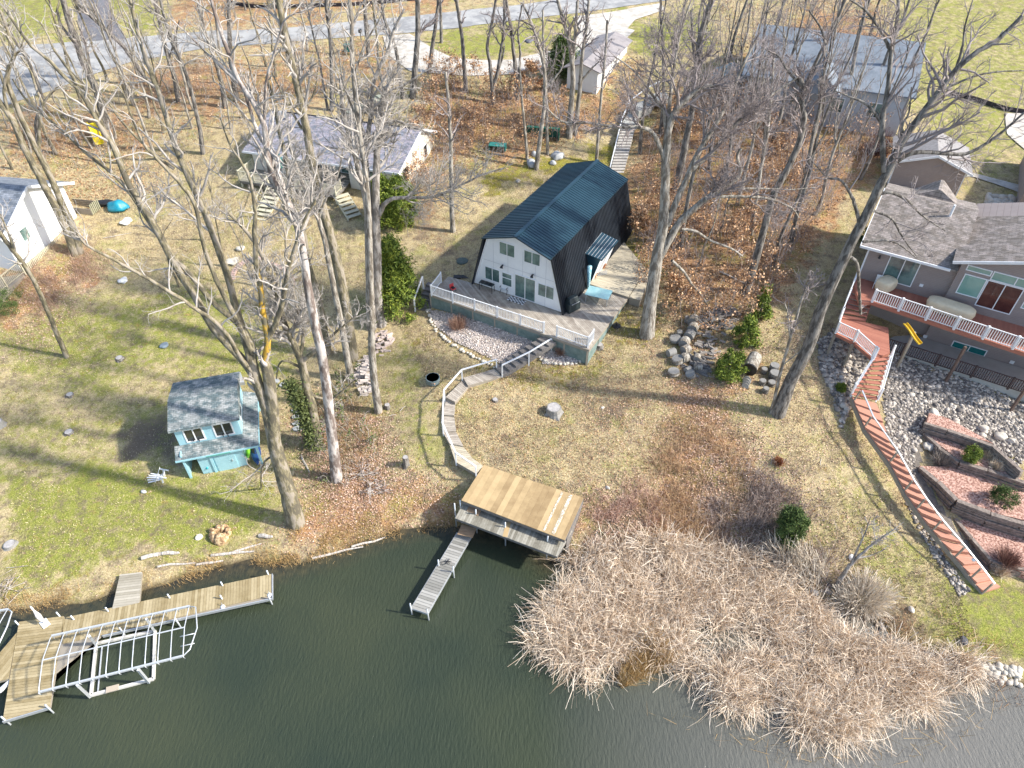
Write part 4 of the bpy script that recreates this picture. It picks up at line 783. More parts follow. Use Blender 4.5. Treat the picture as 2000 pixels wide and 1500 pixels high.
# ---------------------------------------------------------------- white house left
YW=R_(-8.5); OW=(-41.7,50.4,4.9)
Wh=thing('white_gable_house','white gabled house with a grey roof cut by the left edge','house',OW,YW)
B().yprism([(0,-.6),(8.3,-.6),(8.3,3.1),(4.15,5.0),(0,3.1)],-14,0).obj('walls',M('bright white siding',(.80,.81,.83),(.84,.85,.86),3,.6),Wh)
b=B()
for s,y0,y1,z0,z1 in ((0,-.7,4.15,2.85,5.05),(1,4.15,9.2,5.05,2.85)): b.hexa([(-14.4,y0,z0),(.45,y0,z0),(.45,y1,z1),(-14.4,y1,z1)],[(-14.4,y0,z0+.14),(.45,y0,z0+.14),(.45,y1,z1+.14),(-14.4,y1,z1+.14)])
b.obj('roof',sh_slate,Wh)
b=B(); b.beam((.48,-.72,2.9),(.48,4.15,5.1),.06,.24); b.beam((.48,4.15,5.1),(.48,9.22,2.9),.06,.24); b.box(-14,.45,9.14,9.24,2.75,2.95); b.obj('barge_board',white,Wh)
xwin(Wh,1.7,2.5,1.3,2.3,0,1,g=glass)
B().box(-.1,.07,0,8.3,-.6,-.25).obj('foundation',concrete_grey,Wh)
t=thing('lattice_fence','weathered picket fence along the foot of the white house wall','fence',OW,YW); k=B(); y=-.2
while y<6.2: k.box(.35,.40,y,y+.10,-1.1,-.05); y+=.19
k.obj('pickets',cream,t); B().box(.33,.36,-.2,6.2,-.25,-.17).obj('rail',cream,t)
t=thing('porch_railing','weathered beige porch railing below the white house at the left edge','railing')
railing(t,[P(-60,620,4.3),P(48,533,4.3),P(40,505,4.6)],h=1.1,mat=M('weathered beige',(.36,.32,.22),(.52,.47,.36),4),post_every=2.2,bal=.16)
B().prism([tuple(P(*q,4.2)[:2]) for q in ((-60,625),(48,538),(28,500),(-60,560))],3.0,4.2).obj('porch_floor',wood_grey,t)
t=thing('compost_fence','low box of grey green boards behind the white house corner','fence',G(170,412),R_(-10))
for k in range(4): B().beam((-1.6,.6,.12+k*.2),(1.0,.6,.12+k*.2),.04,.16).obj('board',wood_grey,t); 
for k in range(6): B().beam((1.0+.0,.6-k*.22,0),(1.0,.6-k*.22,1.0),.12,.05,up=(1,0,0)).obj('picket',M('green grey picket',(.26,.26,.16),(.42,.40,.28),4),t)
for k in range(4): B().beam((-1.6,-.6,.1+k*.15),(1.0,-.6,.1+k*.15),.04,.12).obj('board',wood_grey,t)
V,Fq=ico(3); V=V*[1.0,.7,.95]*(1+.12*np.sin(V[:,[1,2,0]]*5)); V[:,2]=np.abs(V[:,2])*.9; o=mesh_np('tarp_heap',V+np.array(G(231,408)),Fq,M('blue tarp',(.0,.19,.30),(.02,.28,.38),2,.4,bump=.04),smooth=True); T(o,'bright blue tarp heaped over something on the lawn','tarp')
V,Fq=ico(3); V=V*[.9,.45,.3]*(1+.12*np.sin(V[:,[1,2,0]]*5)); o=mesh_np('tarp_heap',V+np.array(G(207,400))+[0,0,.2],Fq,M('black tarp',(.01,.012,.014),(.03,.03,.035),2,.5,bump=.04),smooth=True); T(o,'small black tarp heap beside the blue one','tarp')
# yellow slide on the left, yellow strip in the right tree
def trough(name,label,a,c,w,mat,cat):
    a=Vector(a);c=Vector(c); d=(c-a).normalized(); r=d.cross(Vector((0,0,1))).normalized(); u=r.cross(d); N=10; b=B(); pr=[(-.5,.32),(-.5,0),(-.3,-.08),(.3,-.08),(.5,0),(.5,.32),(.42,.32),(.42,.06),(.25,-.02),(-.25,-.02),(-.42,.06),(-.42,.32)]
    for i in range(N+1):
        t_=i/N; p=a.lerp(c,t_)+u*(.12*math.sin(t_*math.pi*2)*w)
        for x,z in pr: b.v.append(tuple(p+r*x*w+u*z*w))
    n=len(pr)
    for i in range(N):
        for j in range(n): b.f.append((i*n+j,i*n+(j+1)%n,(i+1)*n+(j+1)%n,(i+1)*n+j))
    b.f.append(tuple(range(n-1,-1,-1))); b.f.append(tuple(N*n+j for j in range(n)))
    return T(b.obj(name,mat,smooth=False),label,cat)
yel=M('yellow plastic',(.80,.60,.005),(.86,.70,.01),2,.4)
g1=G(197,286); trough('yellow_slide','bright yellow plastic slide trough leaning beside a slanting trunk at upper left',P(179,240,g1.z+1.7),g1+Vector((0,0,.25)),.85,yel,'slide')
# ---------------------------------------------------------------- right house, decks, patio
YR=R_(-31); OR=(26.0,44.3,8.0)
Rh=thing('taupe_house','large taupe house with tan shingle roof and red deck at the right edge','house',OR,YR)
B().box(0,5.9,0,9,-3.6,2.9).obj('wall',taupe,Rh); b=B(); b.xprism([(5.9,-3.6),(20,-3.6),(20,3.4),(12.8,5.7),(5.9,3.5)],-.3,9); b.obj('gable_wall',taupe,Rh)
b=B(); b.hexa([(-.55,-.55,2.72),(5.85,-.55,2.72),(5.85,5.0,4.7),(-.55,5.0,4.7)],[(-.55,-.55,2.84),(5.85,-.55,2.84),(5.85,5.0,4.82),(-.55,5.0,4.82)]); b.hexa([(-.55,5,4.7),(5.85,5,4.7),(5.85,9.6,3.1),(-.55,9.6,3.1)],[(-.55,5,4.82),(5.85,5,4.82),(5.85,9.6,3.22),(-.55,9.6,3.22)])
b.obj('roof',sh_tan,Rh)
b=B(); b.hexa([(5.3,-.62,3.36),(12.8,-.62,5.8),(12.8,6.3,5.8),(5.3,6.3,3.36)],[(5.3,-.62,3.5),(12.8,-.62,5.94),(12.8,6.3,5.94),(5.3,6.3,3.5)]); b.hexa([(12.8,-.62,5.8),(20.3,-.62,3.36),(20.3,6.3,3.36),(12.8,6.3,5.8)],[(12.8,-.62,5.94),(20.3,-.62,3.5),(20.3,6.3,3.5),(12.8,6.3,5.94)]); b.obj('roof',sh_tan,Rh)
b=B(); b.box(-.58,5.4,-.64,-.56,2.68,2.86); b.beam((5.3,-.66,3.42),(12.8,-.66,5.86),.07,.2); b.beam((-.58,-.58,2.78),(-.58,5,4.78),.05,.18); b.box(-.02,.1,-.03,.0,0,2.7); b.obj('fascia',white,Rh)
Zr=lambda x,y:(1600+x/3.333,350+y/3.333)
winpx(Rh,OR,YR,Zr(475,492),Zr(590,695),fr=white,g=glass,name='sliding_door')
def wz(tl,br,**k): return winpx(Rh,OR,YR,tl,br,y=-.3,**k)
wz(Zr(975,562),Zr(1110,625),n=1,g=glass_teal); wz(Zr(955,620),Zr(1025,770),n=1,g=glass_teal) ; wz(Zr(1145,605),Zr(1420,730),n=2,g=glass_teal); wz(Zr(1105,660),Zr(1235,875),n=2,g=M('reddish reflecting glass',(.06,.02,.02),(.12,.05,.04),1,.1),name='sliding_door'); wz(Zr(1345,790),Zr(1450,870),n=1,g=glass_teal)
wz(Zr(880,1055),Zr(1070,1150),n=2,g=M('teal dark glass',(.01,.13,.13),(.02,.18,.18),1,.08))
for q in ((1255,1190),(690,1022)): x,z=local(*Zr(*q),OR,YR,-.3); B().box(x-.13,x+.13,-.36,-.3,z-.12,z+.12).obj('outlet_box',white,Rh)
x,z=local(*Zr(665,690),OR,YR); B().box(x-.12,x+.12,-.06,.0,z-.1,z+.1).obj('outlet_box',white,Rh); x,z=local(*Zr(397,497),OR,YR); B().tube([(x,-.02,z),(x,-.2,z),(x,-.22,z-.12)],[.05,.07,.1],8).obj('wall_lamp',black,Rh)
B().tube([(4.2,3.9,4.3),(4.2,3.9,5.3)],.08,8).obj('vent_pipe',white,Rh)
B().hexa([(1.3,6.0,4.3),(4.6,6.0,4.3),(4.6,9.5,3.2),(1.3,9.5,3.2)],[(2.9,6.4,5.0),(3.1,6.4,5.0),(3.1,9.2,4.6),(2.9,9.2,4.6)]).obj('roof_dormer',sh_tan,Rh)
RD=thing('red_deck','upper red board deck with white railing along the taupe house','deck')
z8=7.95; cR,sR=math.cos(YR),math.sin(YR)
def RL(x,y,z=0): return Vector((OR[0]+x*cR-y*sR,OR[1]+x*sR+y*cR,OR[2]+z))
fr=[P(1703,589,z8),P(2100,722,z8)]; e0=fr[0]; 
poly=[e0,P(1775,613,z8),P(2100,722,z8),RL(16,-.32),RL(5.9,-.32),RL(0.1,-.02),RL(-1.4,-.02),P(1690,577,z8)]
for pl in ([e0,fr[1],RL(16,-.32),RL(0.0,-.02)],[e0,RL(0.0,-.02),P(1668,556,z8),P(1680,592,z8)]): planks([tuple(p[:2]) for p in pl],z8,YR+R_(90) if pl[1]==fr[1] else YR,.15,.008).obj('board_floor',red_deck,RD); B().prism([tuple(p[:2]) for p in pl],z8-.3,z8-.045).obj('rim_board',red_deck,RD)
railing(RD,[e0,fr[1]],post_every=1.75,h=1.0,bal=.14,bw=.035,post=.14)
LZ=6.7; lp=[(1631,648),(1641,612),(1700,612),(1726,640),(1730,694),(1708,703),(1668,672)]
LW=[P(*q,LZ) for q in lp]
Ld=thing('red_landing','red board landing with white railing at the head of the long stairs','deck')
hull=[P(1632,650,LZ),P(1642,618,LZ),P(1735,640,LZ),P(1738,690,LZ),P(1706,700,LZ),P(1668,668,LZ)]
planks([tuple(p[:2]) for p in hull],LZ,YR,.15,.008).obj('board_floor',red_deck,Ld); B().prism([tuple(p[:2]) for p in hull],LZ-.28,LZ-.045).obj('rim_board',red_deck,Ld)
railing(Ld,[P(1641,622,LZ),P(1632,650,LZ),P(1668,667,LZ),P(1703,699,LZ)],post_every=1.9,bal=.12)
for q in hull: B().box(q.x-.07,q.x+.07,q.y-.07,q.y+.07,hz(q.x,q.y)-.2,LZ-.2).obj('support_post',wood_grey,Ld)
t=thing('red_steps','red steps between the upper deck and the landing','stairs'); stairs(t,(P(1672,552,z8),P(1642,622,LZ)),(P(1708,572,z8),P(1690,628,LZ)),7,red_deck,stringer=red_deck)
railing(t,[P(1668,550,z8),P(1640,622,LZ)],post_every=2.2,bal=0)
St=thing('red_stairway','long stairway of faded red treads with a metal handrail down the right bank','stairs')
stairs(St,(P(1706,700,LZ),P(1663,772,5.0)),(P(1738,694,LZ),P(1712,782,5.0)),9,red_deck,stringer=white)
railing(St,[P(1706,702,LZ),P(1663,770,5.0)],post_every=3,bal=.0); railing(St,[P(1739,697,LZ),P(1715,780,5.0)],post_every=3,bal=0)
LE=[(1664,772,4.95),(1690,835,4.5),(1740,905,3.9),(1770,962,3.3),(1812,1022,2.7),(1880,1102,1.9),(1920,1156,1.35)]
RE=[(1712,786,4.95),(1737,862,4.5),(1778,925,3.9),(1812,980,3.3),(1858,1040,2.7),(1912,1100,1.9),(1952,1146,1.35)]
LEW=[P(*q) for q in LE]; REW=[P(*q) for q in RE]; cnt=[4,4,3,3,3,3]
for i in range(6):
    n=cnt[i]
    for k in range(n):
        a0,a1=LEW[i].lerp(LEW[i+1],k/n),LEW[i].lerp(LEW[i+1],(k+1.08)/n); b0,b1=REW[i].lerp(REW[i+1],k/n),REW[i].lerp(REW[i+1],(k+1.08)/n); z=LEW[i].lerp(LEW[i+1],(k+.6)/n).z
        if i<3: B().prism([tuple(p[:2]) for p in (a0,b0,b1,a1)],z-.2,z).obj('tread',red_light,St)
        else: planks([tuple(p[:2]) for p in (a0,b0,b1,a1)],z,math.atan2((b0-a0).y,(b0-a0).x),.15,.006,.2).obj('tread',red_light,St)
for e in (LEW,):
    for a,c in zip(e,e[1:]): B().beam(a-Vector((.03,.0,.28)),c-Vector((.03,0,.28)),.07,.32).obj('stringer',wood_grey,St)
rl=[P(1672,778,4.9),P(1704,850,4.4),P(1725,900,4.0),P(1762,938,3.5),P(1783,975,3.2),P(1815,1010,2.8),P(1858,1065,2.3),P(1895,1110,1.8),P(1930,1150,1.4)]
rl=[LEW[0].lerp(LEW[1],f) for f in (.15,)]+[LEW[0].lerp(LEW[1],.95)]+[LEW[1].lerp(LEW[2],.95)]+[LEW[2].lerp(LEW[3],.9)]+[LEW[3].lerp(LEW[4],.5),LEW[4].lerp(LEW[5],.15),LEW[4].lerp(LEW[5],.8),LEW[5].lerp(LEW[6],.45),LEW[6]]
tp=[]
for p in rl: q=p+Vector((.15,0,.85)); B().beam(p-Vector((0,0,.35)),q,.09).obj('post',wood_grey,St); tp.append(q+Vector((.12,0,.03)))
for a,c in zip(tp,tp[1:]): B().beam(a,c,.09,.06).obj('handrail',steel,St)
p=LEW[5].lerp(LEW[6],.1); V,Fq=ico(2); o=mesh_np('globe_lamp',V*.11+np.array(p+Vector((.2,0,.75))),Fq,white,St,smooth=True)
# lower patio
t=thing('lower_patio','lower concrete patio with a dark railing under the red deck','patio'); zq=4.75
pa=[P(1694,668,zq),P(2120,806,zq),RL(15,-.35,0),RL(1.0,-.35,0)]; B().prism([tuple(p[:2]) for p in pa],3.2,zq).obj('slab',concrete_grey,t)
railing(t,[P(1694,672,zq),P(2120,808,zq)],mat=M('dark brown railing',(.05,.035,.035),(.10,.07,.07),4,.6),post_every=2.4,h=1.0,bal=.14,bw=.04)
for q in ((1846,743),(1980,789)): p=P(*q,zq-.3); B().beam((p.x,p.y-.1,3.4),(p.x,p.y-.1,z8-.3),.16).obj('deck_post',M('dark brown post',(.09,.06,.05),(.16,.11,.09),4,.7),t)
p=P(1752,718,zq-.4); B().beam((p.x,p.y,3.4),(p.x,p.y,z8-.3),.16).obj('deck_post',wood_grey,t)
def cover(label,pts,z,h,seed=0):
    V,Fq=ico(3); rg=np.random.default_rng(seed); a,c=P(*pts[0],z),P(*pts[1],z); d=c-a; L=d.length/2; an=math.atan2(d.y,d.x); V=np.sign(V)*np.abs(V)**.45*[L,.55 if L<2 else .8,h/2]; V=V*(1+.03*np.sin(V[:,[1,2,0]]*7+1)); ca,sa_=math.cos(an),math.sin(an); V=np.stack([V[:,0]*ca-V[:,1]*sa_,V[:,0]*sa_+V[:,1]*ca,V[:,2]],1)+np.array((a+c)/2)+[0,0,h/2]; return T(mesh_np('furniture_cover',V,Fq,tarp_tan,smooth=True),label,'cover')
cover('long tan cover over patio furniture on the red deck',((1806,597),(1898,627)),z8,.9); cover('short tan cover over a chair on the red deck by the sliding door',((1714,572),(1738,560)),z8,1.0)
o=thing('deck_chair','white garden chair half hidden on the red deck beside the sliding door','chair',P(1712,562,z8),YR); B().box(-.28,.28,-.25,.25,.4,.45).obj('seat',white,o); B().box(-.28,.28,.2,.26,.45,.95).obj('backrest',white,o)
for sx in(-1,1):
    for s_ in(-1,1): B().box(sx*.25-.02,sx*.25+.02,s_*.22-.02,s_*.22+.02,0,.4).obj('leg',white,o)
# small taupe shed and right wing
YG=R_(-22); q=P(1717,378,8.3); OG=(33.6,58.4,8.3)
g=thing('taupe_garden_shed','taupe garden shed with a light shingle roof at upper right','shed',OG,YG)
B().xprism([(0,-.5),(5.6,-.5),(5.6,2.1),(3.0,3.1),(0,2.1)],0,5).obj('walls',taupe,g)
b=B(); b.hexa([(-.3,-.3,2.02),(3.0,-.3,3.14),(3.0,5.4,3.14),(-.3,5.4,2.02)],[(-.3,-.3,2.12),(3.0,-.3,3.24),(3.0,5.4,3.24),(-.3,5.4,2.12)]); b.hexa([(3.0,-.3,3.14),(6.1,-.3,1.96),(6.1,5.4,1.96),(3.0,5.4,3.14)],[(3.0,-.3,3.24),(6.1,-.3,2.06),(6.1,5.4,2.06),(3.0,5.4,3.24)]); b.obj('roof',M('light shingle',(.22,.205,.20),(.34,.32,.31),4,.9),g)
b=B(); b.beam((-.3,-.34,2.06),(3.0,-.34,3.18),.05,.18); b.beam((3.0,-.34,3.18),(6.1,-.34,2.0),.05,.18); b.box(-.02,.1,-.02,.0,0,2.0); b.box(5.55,5.64,-.03,.03,-.4,1.95); b.obj('trim',white,g)
g=thing('grey_wing','corner of a grey roofed wing at the right edge','house',P(1985,405,8.4),R_(-28)); B().box(0,6,0,8,-1,2.6).obj('wall',taupe,g); B().hexa([(-.4,-.4,2.6),(6.4,-.4,2.6),(6.4,8.4,2.6),(-.4,8.4,2.6)],[(2.9,2,4.2),(3.1,2,4.2),(3.1,8.4,4.2),(2.9,8.4,4.2)]).obj('roof',sh_slate,g)
B().box(-.45,6.4,-.46,-.38,2.5,2.68).obj('gutter',white,g)
# garage and far grey house
YK=R_(-24); OK=(5.9,77.6,9.4)
g=thing('white_garage','white walled garage with a dull grey roof beyond the bare trees','garage',OK,YK)
B().xprism([(0,-.8),(3.4,-.8),(3.4,2.3),(1.7,2.9),(0,2.3)],0,10.5).obj('walls',M('garage white',(.72,.72,.68),(.80,.80,.77),2,.7),g)
b=B(); b.hexa([(-.4,-.4,2.25),(1.7,-.4,2.95),(1.7,11,2.95),(-.4,11,2.25)],[(-.4,-.4,2.35),(1.7,-.4,3.05),(1.7,11,3.05),(-.4,11,2.35)]); b.hexa([(1.7,-.4,2.95),(3.8,-.4,2.25),(3.8,11,2.25),(1.7,11,2.95)],[(1.7,-.4,3.05),(3.8,-.4,2.35),(3.8,11,2.35),(1.7,11,3.05)]); b.obj('roof',M('dull mauve roofing',(.24,.22,.22),(.34,.31,.31),2,.9),g)
g=thing('grey_house','large house with grey blue roof hidden behind the bare woods','house',(23.5,72.5,9.6),R_(-22)); B().box(0,15,0,13,-1,3.2).obj('walls',M('grey siding',(.38,.42,.47),(.46,.50,.55),2,.8),g)
b=B(); b.hexa([(-.5,-.5,3.1),(15.5,-.5,3.1),(15.5,7,5.8),(-.5,7,5.8)],[(-.5,-.5,3.25),(15.5,-.5,3.25),(15.5,7,5.95),(-.5,7,5.95)]); b.hexa([(-.5,7,5.8),(15.5,7,5.8),(15.5,13.6,3.3),(-.5,13.6,3.3)],[(-.5,7,5.95),(15.5,7,5.95),(15.5,13.6,3.45),(-.5,13.6,3.45)]); b.obj('roof',M('blue grey roofing',(.15,.18,.215),(.24,.27,.31),1.5,.9,spec=.2),g)
b=B(); b.hexa([(5,-2.5,3.1),(9,-2.5,3.1),(9,5,3.1),(5,5,3.1)],[(6.9,-2.5,4.9),(7.1,-2.5,4.9),(7.1,6,4.9),(6.9,6,4.9)]); b.obj('dormer',M('blue grey roofing',(.3,.3,.3)),g)
for k in range(4): wpane(g,1+k*3.6,2.3+k*3.6,.8,2.1,0,n=2)
g=thing('blue_grey_shed','small blue grey shed at the top of the concrete steps','shed',G(1385,190),R_(-20)); B().xprism([(0,-.5),(3.2,-.5),(3.2,1.8),(1.6,2.5),(0,1.8)],0,3.4).obj('walls',M('blue shed wall',(.40,.50,.60),(.48,.58,.68),2,.7),g)
b=B(); b.hexa([(-.2,-.2,1.75),(1.6,-.2,2.55),(1.6,3.6,2.55),(-.2,3.6,1.75)],[(-.2,-.2,1.85),(1.6,-.2,2.65),(1.6,3.6,2.65),(-.2,3.6,1.85)]); b.hexa([(1.6,-.2,2.55),(3.4,-.2,1.75),(3.4,3.6,1.75),(1.6,3.6,2.55)],[(1.6,-.2,2.65),(3.4,-.2,1.85),(3.4,3.6,1.85),(1.6,3.6,2.65)]); b.obj('roof',M('green grey roof',(.26,.30,.28),(.36,.40,.38)),g)
# steps behind cabin
t=thing('hill_stairs','straight flight of pale concrete steps with a white handrail climbing behind the cabin','stairs')
a,c=(P(1190,345,6.0),P(1213,250,7.9)); a2,c2=(P(1217,345,6.0),P(1240,250,7.9)); n=17
for k in range(n):
    p0,p1=a.lerp(c,k/n),a.lerp(c,(k+1)/n); q0,q1=a2.lerp(c2,k/n),a2.lerp(c2,(k+1)/n); z=6.0+(k+1)*1.9/n+.02; m0=p0.lerp(p1,.55);m1=q0.lerp(q1,.55)
    B().prism([tuple(p[:2]) for p in (p0,q0,m1,m0)],z-.4,z).obj('tread',M('pale step',(.52,.48,.42),(.66,.62,.56),4),t); B().prism([tuple(p[:2]) for p in (m0,m1,q1,p1)],z-.45,z-.03).obj('tread_back',wood_dark,t)
e=[P(1213,250,7.95),P(1228,215,8.7),P(1262,190,9.4),P(1300,178,9.7)]; e2=[P(1240,250,7.95),P(1247,226,8.7),P(1275,203,9.4),P(1310,190,9.7)]
for i in range(3): B().prism([tuple(p[:2]) for p in (e[i],e2[i],e2[i+1],e[i+1])],e[i].z-.3,(e[i].z+e[i+1].z)/2+.1).obj('tread',concrete_grey,t)
handrail(t,[a,a.lerp(c,.5),c,e[1],e[2],P(1285,178,9.6)],h=1.0,w=.07)
# silt fences, mailbox bits
def ribbon(label,pts,h=.45):
    W=[G(*q) for q in pts]; b=B()
    for p,q in zip(W,W[1:]): b.beam(p+Vector((0,0,h/2)),q+Vector((0,0,h/2)),.06,h)
    t=thing('silt_fence',label,'fence'); b.obj('fabric',M('black silt cloth',(.02,.017,.022),(.05,.04,.05),4,.8,bump=.05),t)
    for k,p in enumerate(W): B().beam(p,p+Vector((0,0,h+.25)),.05).obj('stake',wood_grey,t)
ribbon('long black silt fence along the far side of the road',[(452,8),(480,14),(520,17),(560,16),(600,14),(640,13),(680,13),(720,9),(760,6),(800,2),(850,-3),(900,-8)]); ribbon('black silt fence across the lawn at upper right',[(1848,184),(1875,190),(1905,198),(1935,208),(1965,217),(2010,224)])
g=G(1035,330); 
for (px,py,w_,h_,lab,col) in ((1058,270,3.6,1.0,'dark green storage bin with an open side at the foot of the brown bank',M('dark green panel',(.01,.09,.06),(.02,.14,.10),3,.5)),(972,292,1.7,.5,'small teal chest beside the brown leaf covered bank',M('teal panel',(.03,.22,.19),(.06,.32,.28),3,.5))):
    t=thing('storage_bin',lab,'storage bin',G(px,py),R_(-10)); B().box(-w_/2,w_/2,.35,.42,0,h_).obj('back_panel',col,t); B().box(-w_/2,-w_/2+.08,-.4,.35,0,h_).obj('side_panel',col,t); B().box(w_/2-.08,w_/2,-.4,.35,0,h_).obj('side_panel',col,t); B().box(-w_/2,w_/2,-.45,.45,h_,h_+.06).obj('lid',col,t) if w_<2 else B().box(-w_/2,w_/2,0,.45,h_,h_+.06).obj('lid',col,t)
t=thing('utility_box','small green utility box near the road','box',G(680,100)); B().box(-.4,.4,-.35,.35,0,.7).obj('cabinet',M('utility green',(.01,.12,.10),(.02,.16,.14)),t,bevel=.05); B().box(-.44,.44,-.39,.39,.68,.76).obj('lid',M('utility green',(.1,.1,.1)),t)
t=thing('mailbox','small dark post mailbox on the verge of the road','mailbox',G(706,82)); B().beam((0,0,0),(0,0,1.1),.1).obj('post',wood_dark,t); B().box(-.15,.15,-.3,.3,1.1,1.4).obj('box',black,t)
t=thing('birdbath_stone','flat dark stone slab on the green island of lawn','stone',G(1034,80)); V,Fq=rocks([np.zeros(3)],[.6],RNG,2,.3); mesh_np('slab',V,Fq,M('dark slab',(.08,.08,.10),(.16,.16,.18)),t)
# ---------------------------------------------------------------- bare trees traced limb by limb
DM=2.3
BARK={'g':bark_grey,'p':bark_pale,'m':bark_moss,'d':bark_dark,'x':bark_dead}
def tree(label,base,limbs,bark='g',twig=None,tilt=.15,dens=1.0,levels=4,seed=1,rmin=.009,lens=(4.2,2.4,1.3,.7),name='bare_tree',yl=None,zmin=3.0,group=None,up=.15):
    """limbs: (pixel path, width px at start, at end, extra lean away, parent index or None)"""
    rg=np.random.default_rng(seed); g0=G(*base); planes=[]; polys=[]; rad=[]; parts=[]; yparts=[]
    for li,(path,w0,w1,dt,par,*_) in enumerate(limbs):
        S0,tl=(planes[par] if par is not None else (np.array(g0),tilt))
        def hit(px,py,Sx,tt):
            d=ray(px,py); t=(Sx[1]+tt*(H-Sx[2]))/(d[1]-tt*d[2]); return np.array((d[0]*t,d[1]*t,H+d[2]*t))
        S1=hit(*path[0],S0,tl) if par is not None else np.array(g0)
        t2=tl+dt if par is not None else tilt; planes.append((S1,t2))
        pts=[S1]+[hit(px,py,S1,t2) for px,py in path[1:]]
        dep=[p[1]*CP-(p[2]-H)*SP for p in pts]
        n=len(pts); r=[(w0+(w1-w0)*i/(n-1))*dep[i]/F/2 for i in range(n)]
        if par is None: pts[0]=pts[0]-np.array((0,0,.25)); r[0]*=1.15
        K=16; Pp,Rr_=resample(pts,r,K*2); Pp[2:]+=rg.normal(size=(K*2-2,3))*np.minimum(Rr_[2:,None]*.10,.012)
        (yparts if (yl and li in yl) else parts).append(tubes(Pp[None],Rr_[None],8 if w0<14 else 12))
        ids=np.linspace(0,K*2-1,K).astype(int); polys.append(Pp[ids]); rad.append(Rr_[ids])
    V,Fq=join(parts); t=thing(name,label,'tree',g0,0,group)
    def loc(V): return V-np.array(g0)
    mesh_np('trunk',loc(V),Fq,BARK[bark],t,smooth=True)
    if yparts: V,Fq=join(yparts); mesh_np('lichen_limb',loc(V),Fq,bark_yellow,t,smooth=True)
    P0=np.array(polys); R0=np.array(rad)
    # twig start points only above zmin: cut the polylines
    keep=[]
    for i in range(len(P0)):
        z=P0[i,:,2]-g0.z; k=max(0,min(12,int((z<zmin).sum()) if len(limbs[i])<6 else 0)); pp,rr=resample(P0[i,k:],R0[i,k:],12); keep.append((pp,rr))
    P0=np.array([a for a,_ in keep]); R0=np.array([b for _,b in keep])
    dens*=DM
    if dens>0: V,Fq=join(twiggy(P0,R0,rg,levels,dens,up,rmin,lens)); mesh_np('crown',loc(V),Fq,twig or twig_pale,t,smooth=True)
    return t
TP=twig_pale; TM=twig_mauve
tree('huge cottonwood at the water edge with forked trunk and yellow lichen limbs',(578,1022),[
 ([(578,1022),(562,960),(546,905),(535,855),(532,795),(523,729),(516,705)],33,20,0,None),
 ([(535,870),(520,800),(502,744),(490,700)],22,19,0,0),
 ([(516,708),(523,666),(515,615),(508,560),(500,516)],14,10,0,0),
 ([(500,516),(497,460),(498,412),(488,350),(468,312),(448,280),(430,228)],10,3,.05,2),
 ([(524,660),(547,609),(560,540),(572,495),(592,436),(616,390)],12,4,-.1,0),
 ([(498,720),(486,655),(420,595),(371,536),(325,487),(301,448),(259,385),(224,343),(175,305),(122,255),(87,227),(52,196),(24,154)],12,3,.1,1),
 ([(493,690),(455,613),(420,540),(388,487),(402,504),(381,402),(353,360),(304,308),(280,280),(262,240),(244,190),(231,165)][:1]+[(455,613),(420,540),(398,480),(381,402),(353,360),(304,308),(280,280),(262,240),(244,190),(231,165)],11,3,-.08,1),
 ([(500,735),(470,700),(437,645),(371,595),(280,540),(224,508),(171,480),(150,456)],10,4,-.35,1),
 ([(502,744),(472,700),(420,645),(384,585),(340,515),(302,440),(271,390),(247,352),(226,296),(200,254),(180,218),(158,180),(124,148),(96,118),(60,88),(22,36),(0,6)],17,4,.05,1),
 ([(490,705),(465,613),(437,518),(402,420),(350,305),(332,252),(315,196),(297,147),(276,87),(259,21),(250,-20)],15,6,.15,1),
 ([(541,885),(515,905),(510,940),(512,1000),(514,1040)],5,1.2,-.45,0,1),
 ([(150,165),(106,98),(92,66),(76,40),(60,0)][:1]+[(130,130),(106,98),(92,66),(76,40)],6,2,.1,8),
 ([(340,330),(300,300),(240,240),(210,200),(160,160),(120,120)],6,2,-.1,9),
 ],'m',TP,tilt=.12,dens=.70,seed=3,yl=(2,),rmin=.0065,zmin=9,lens=(3.2,1.9,1.1,.6))
tree('bleached dead snag leaning left with no twigs low down and peeling bark',(657,936),[
 ([(657,936),(649,855),(637,750),(628,690),(616,639),(608,596),(598,540),(590,480),(584,452),(572,420),(556,384),(535,350),(523,312),(518,262),(512,236),(490,192),(468,162),(452,120),(440,85),(425,45),(412,-5)],21,6,0,None),
 ([(470,164),(440,138),(418,116),(400,100),(366,66),(332,36)],8,2,.05,0),
 ([(560,390),(545,340),(530,300),(505,262),(484,200),(476,170)],10,6,.1,0),
 ([(516,232),(520,160),(532,115),(548,60),(560,35),(590,22),(624,10)],6,2,-.1,0),
 ([(584,452),(600,420),(616,390)],5,1.5,-.2,0)],'x',TP,tilt=.05,dens=.75,seed=4,zmin=9)
tree('slim ivy wrapped trunk beside the curved steps left of the lawn',(739,804),[
 ([(739,804),(728,714),(725,630),(724,596),(722,480),(720,412),(714,340),(708,300),(698,230),(690,140),(686,40),(682,-10)],15,7,0,None),
 ([(692,160),(700,120),(716,80),(740,40),(752,10)],5,2,0,0),([(700,240),(680,190),(668,150),(662,100)],5,2,0,0)],'g',TP,tilt=.05,seed=5,dens=.8,zmin=11)
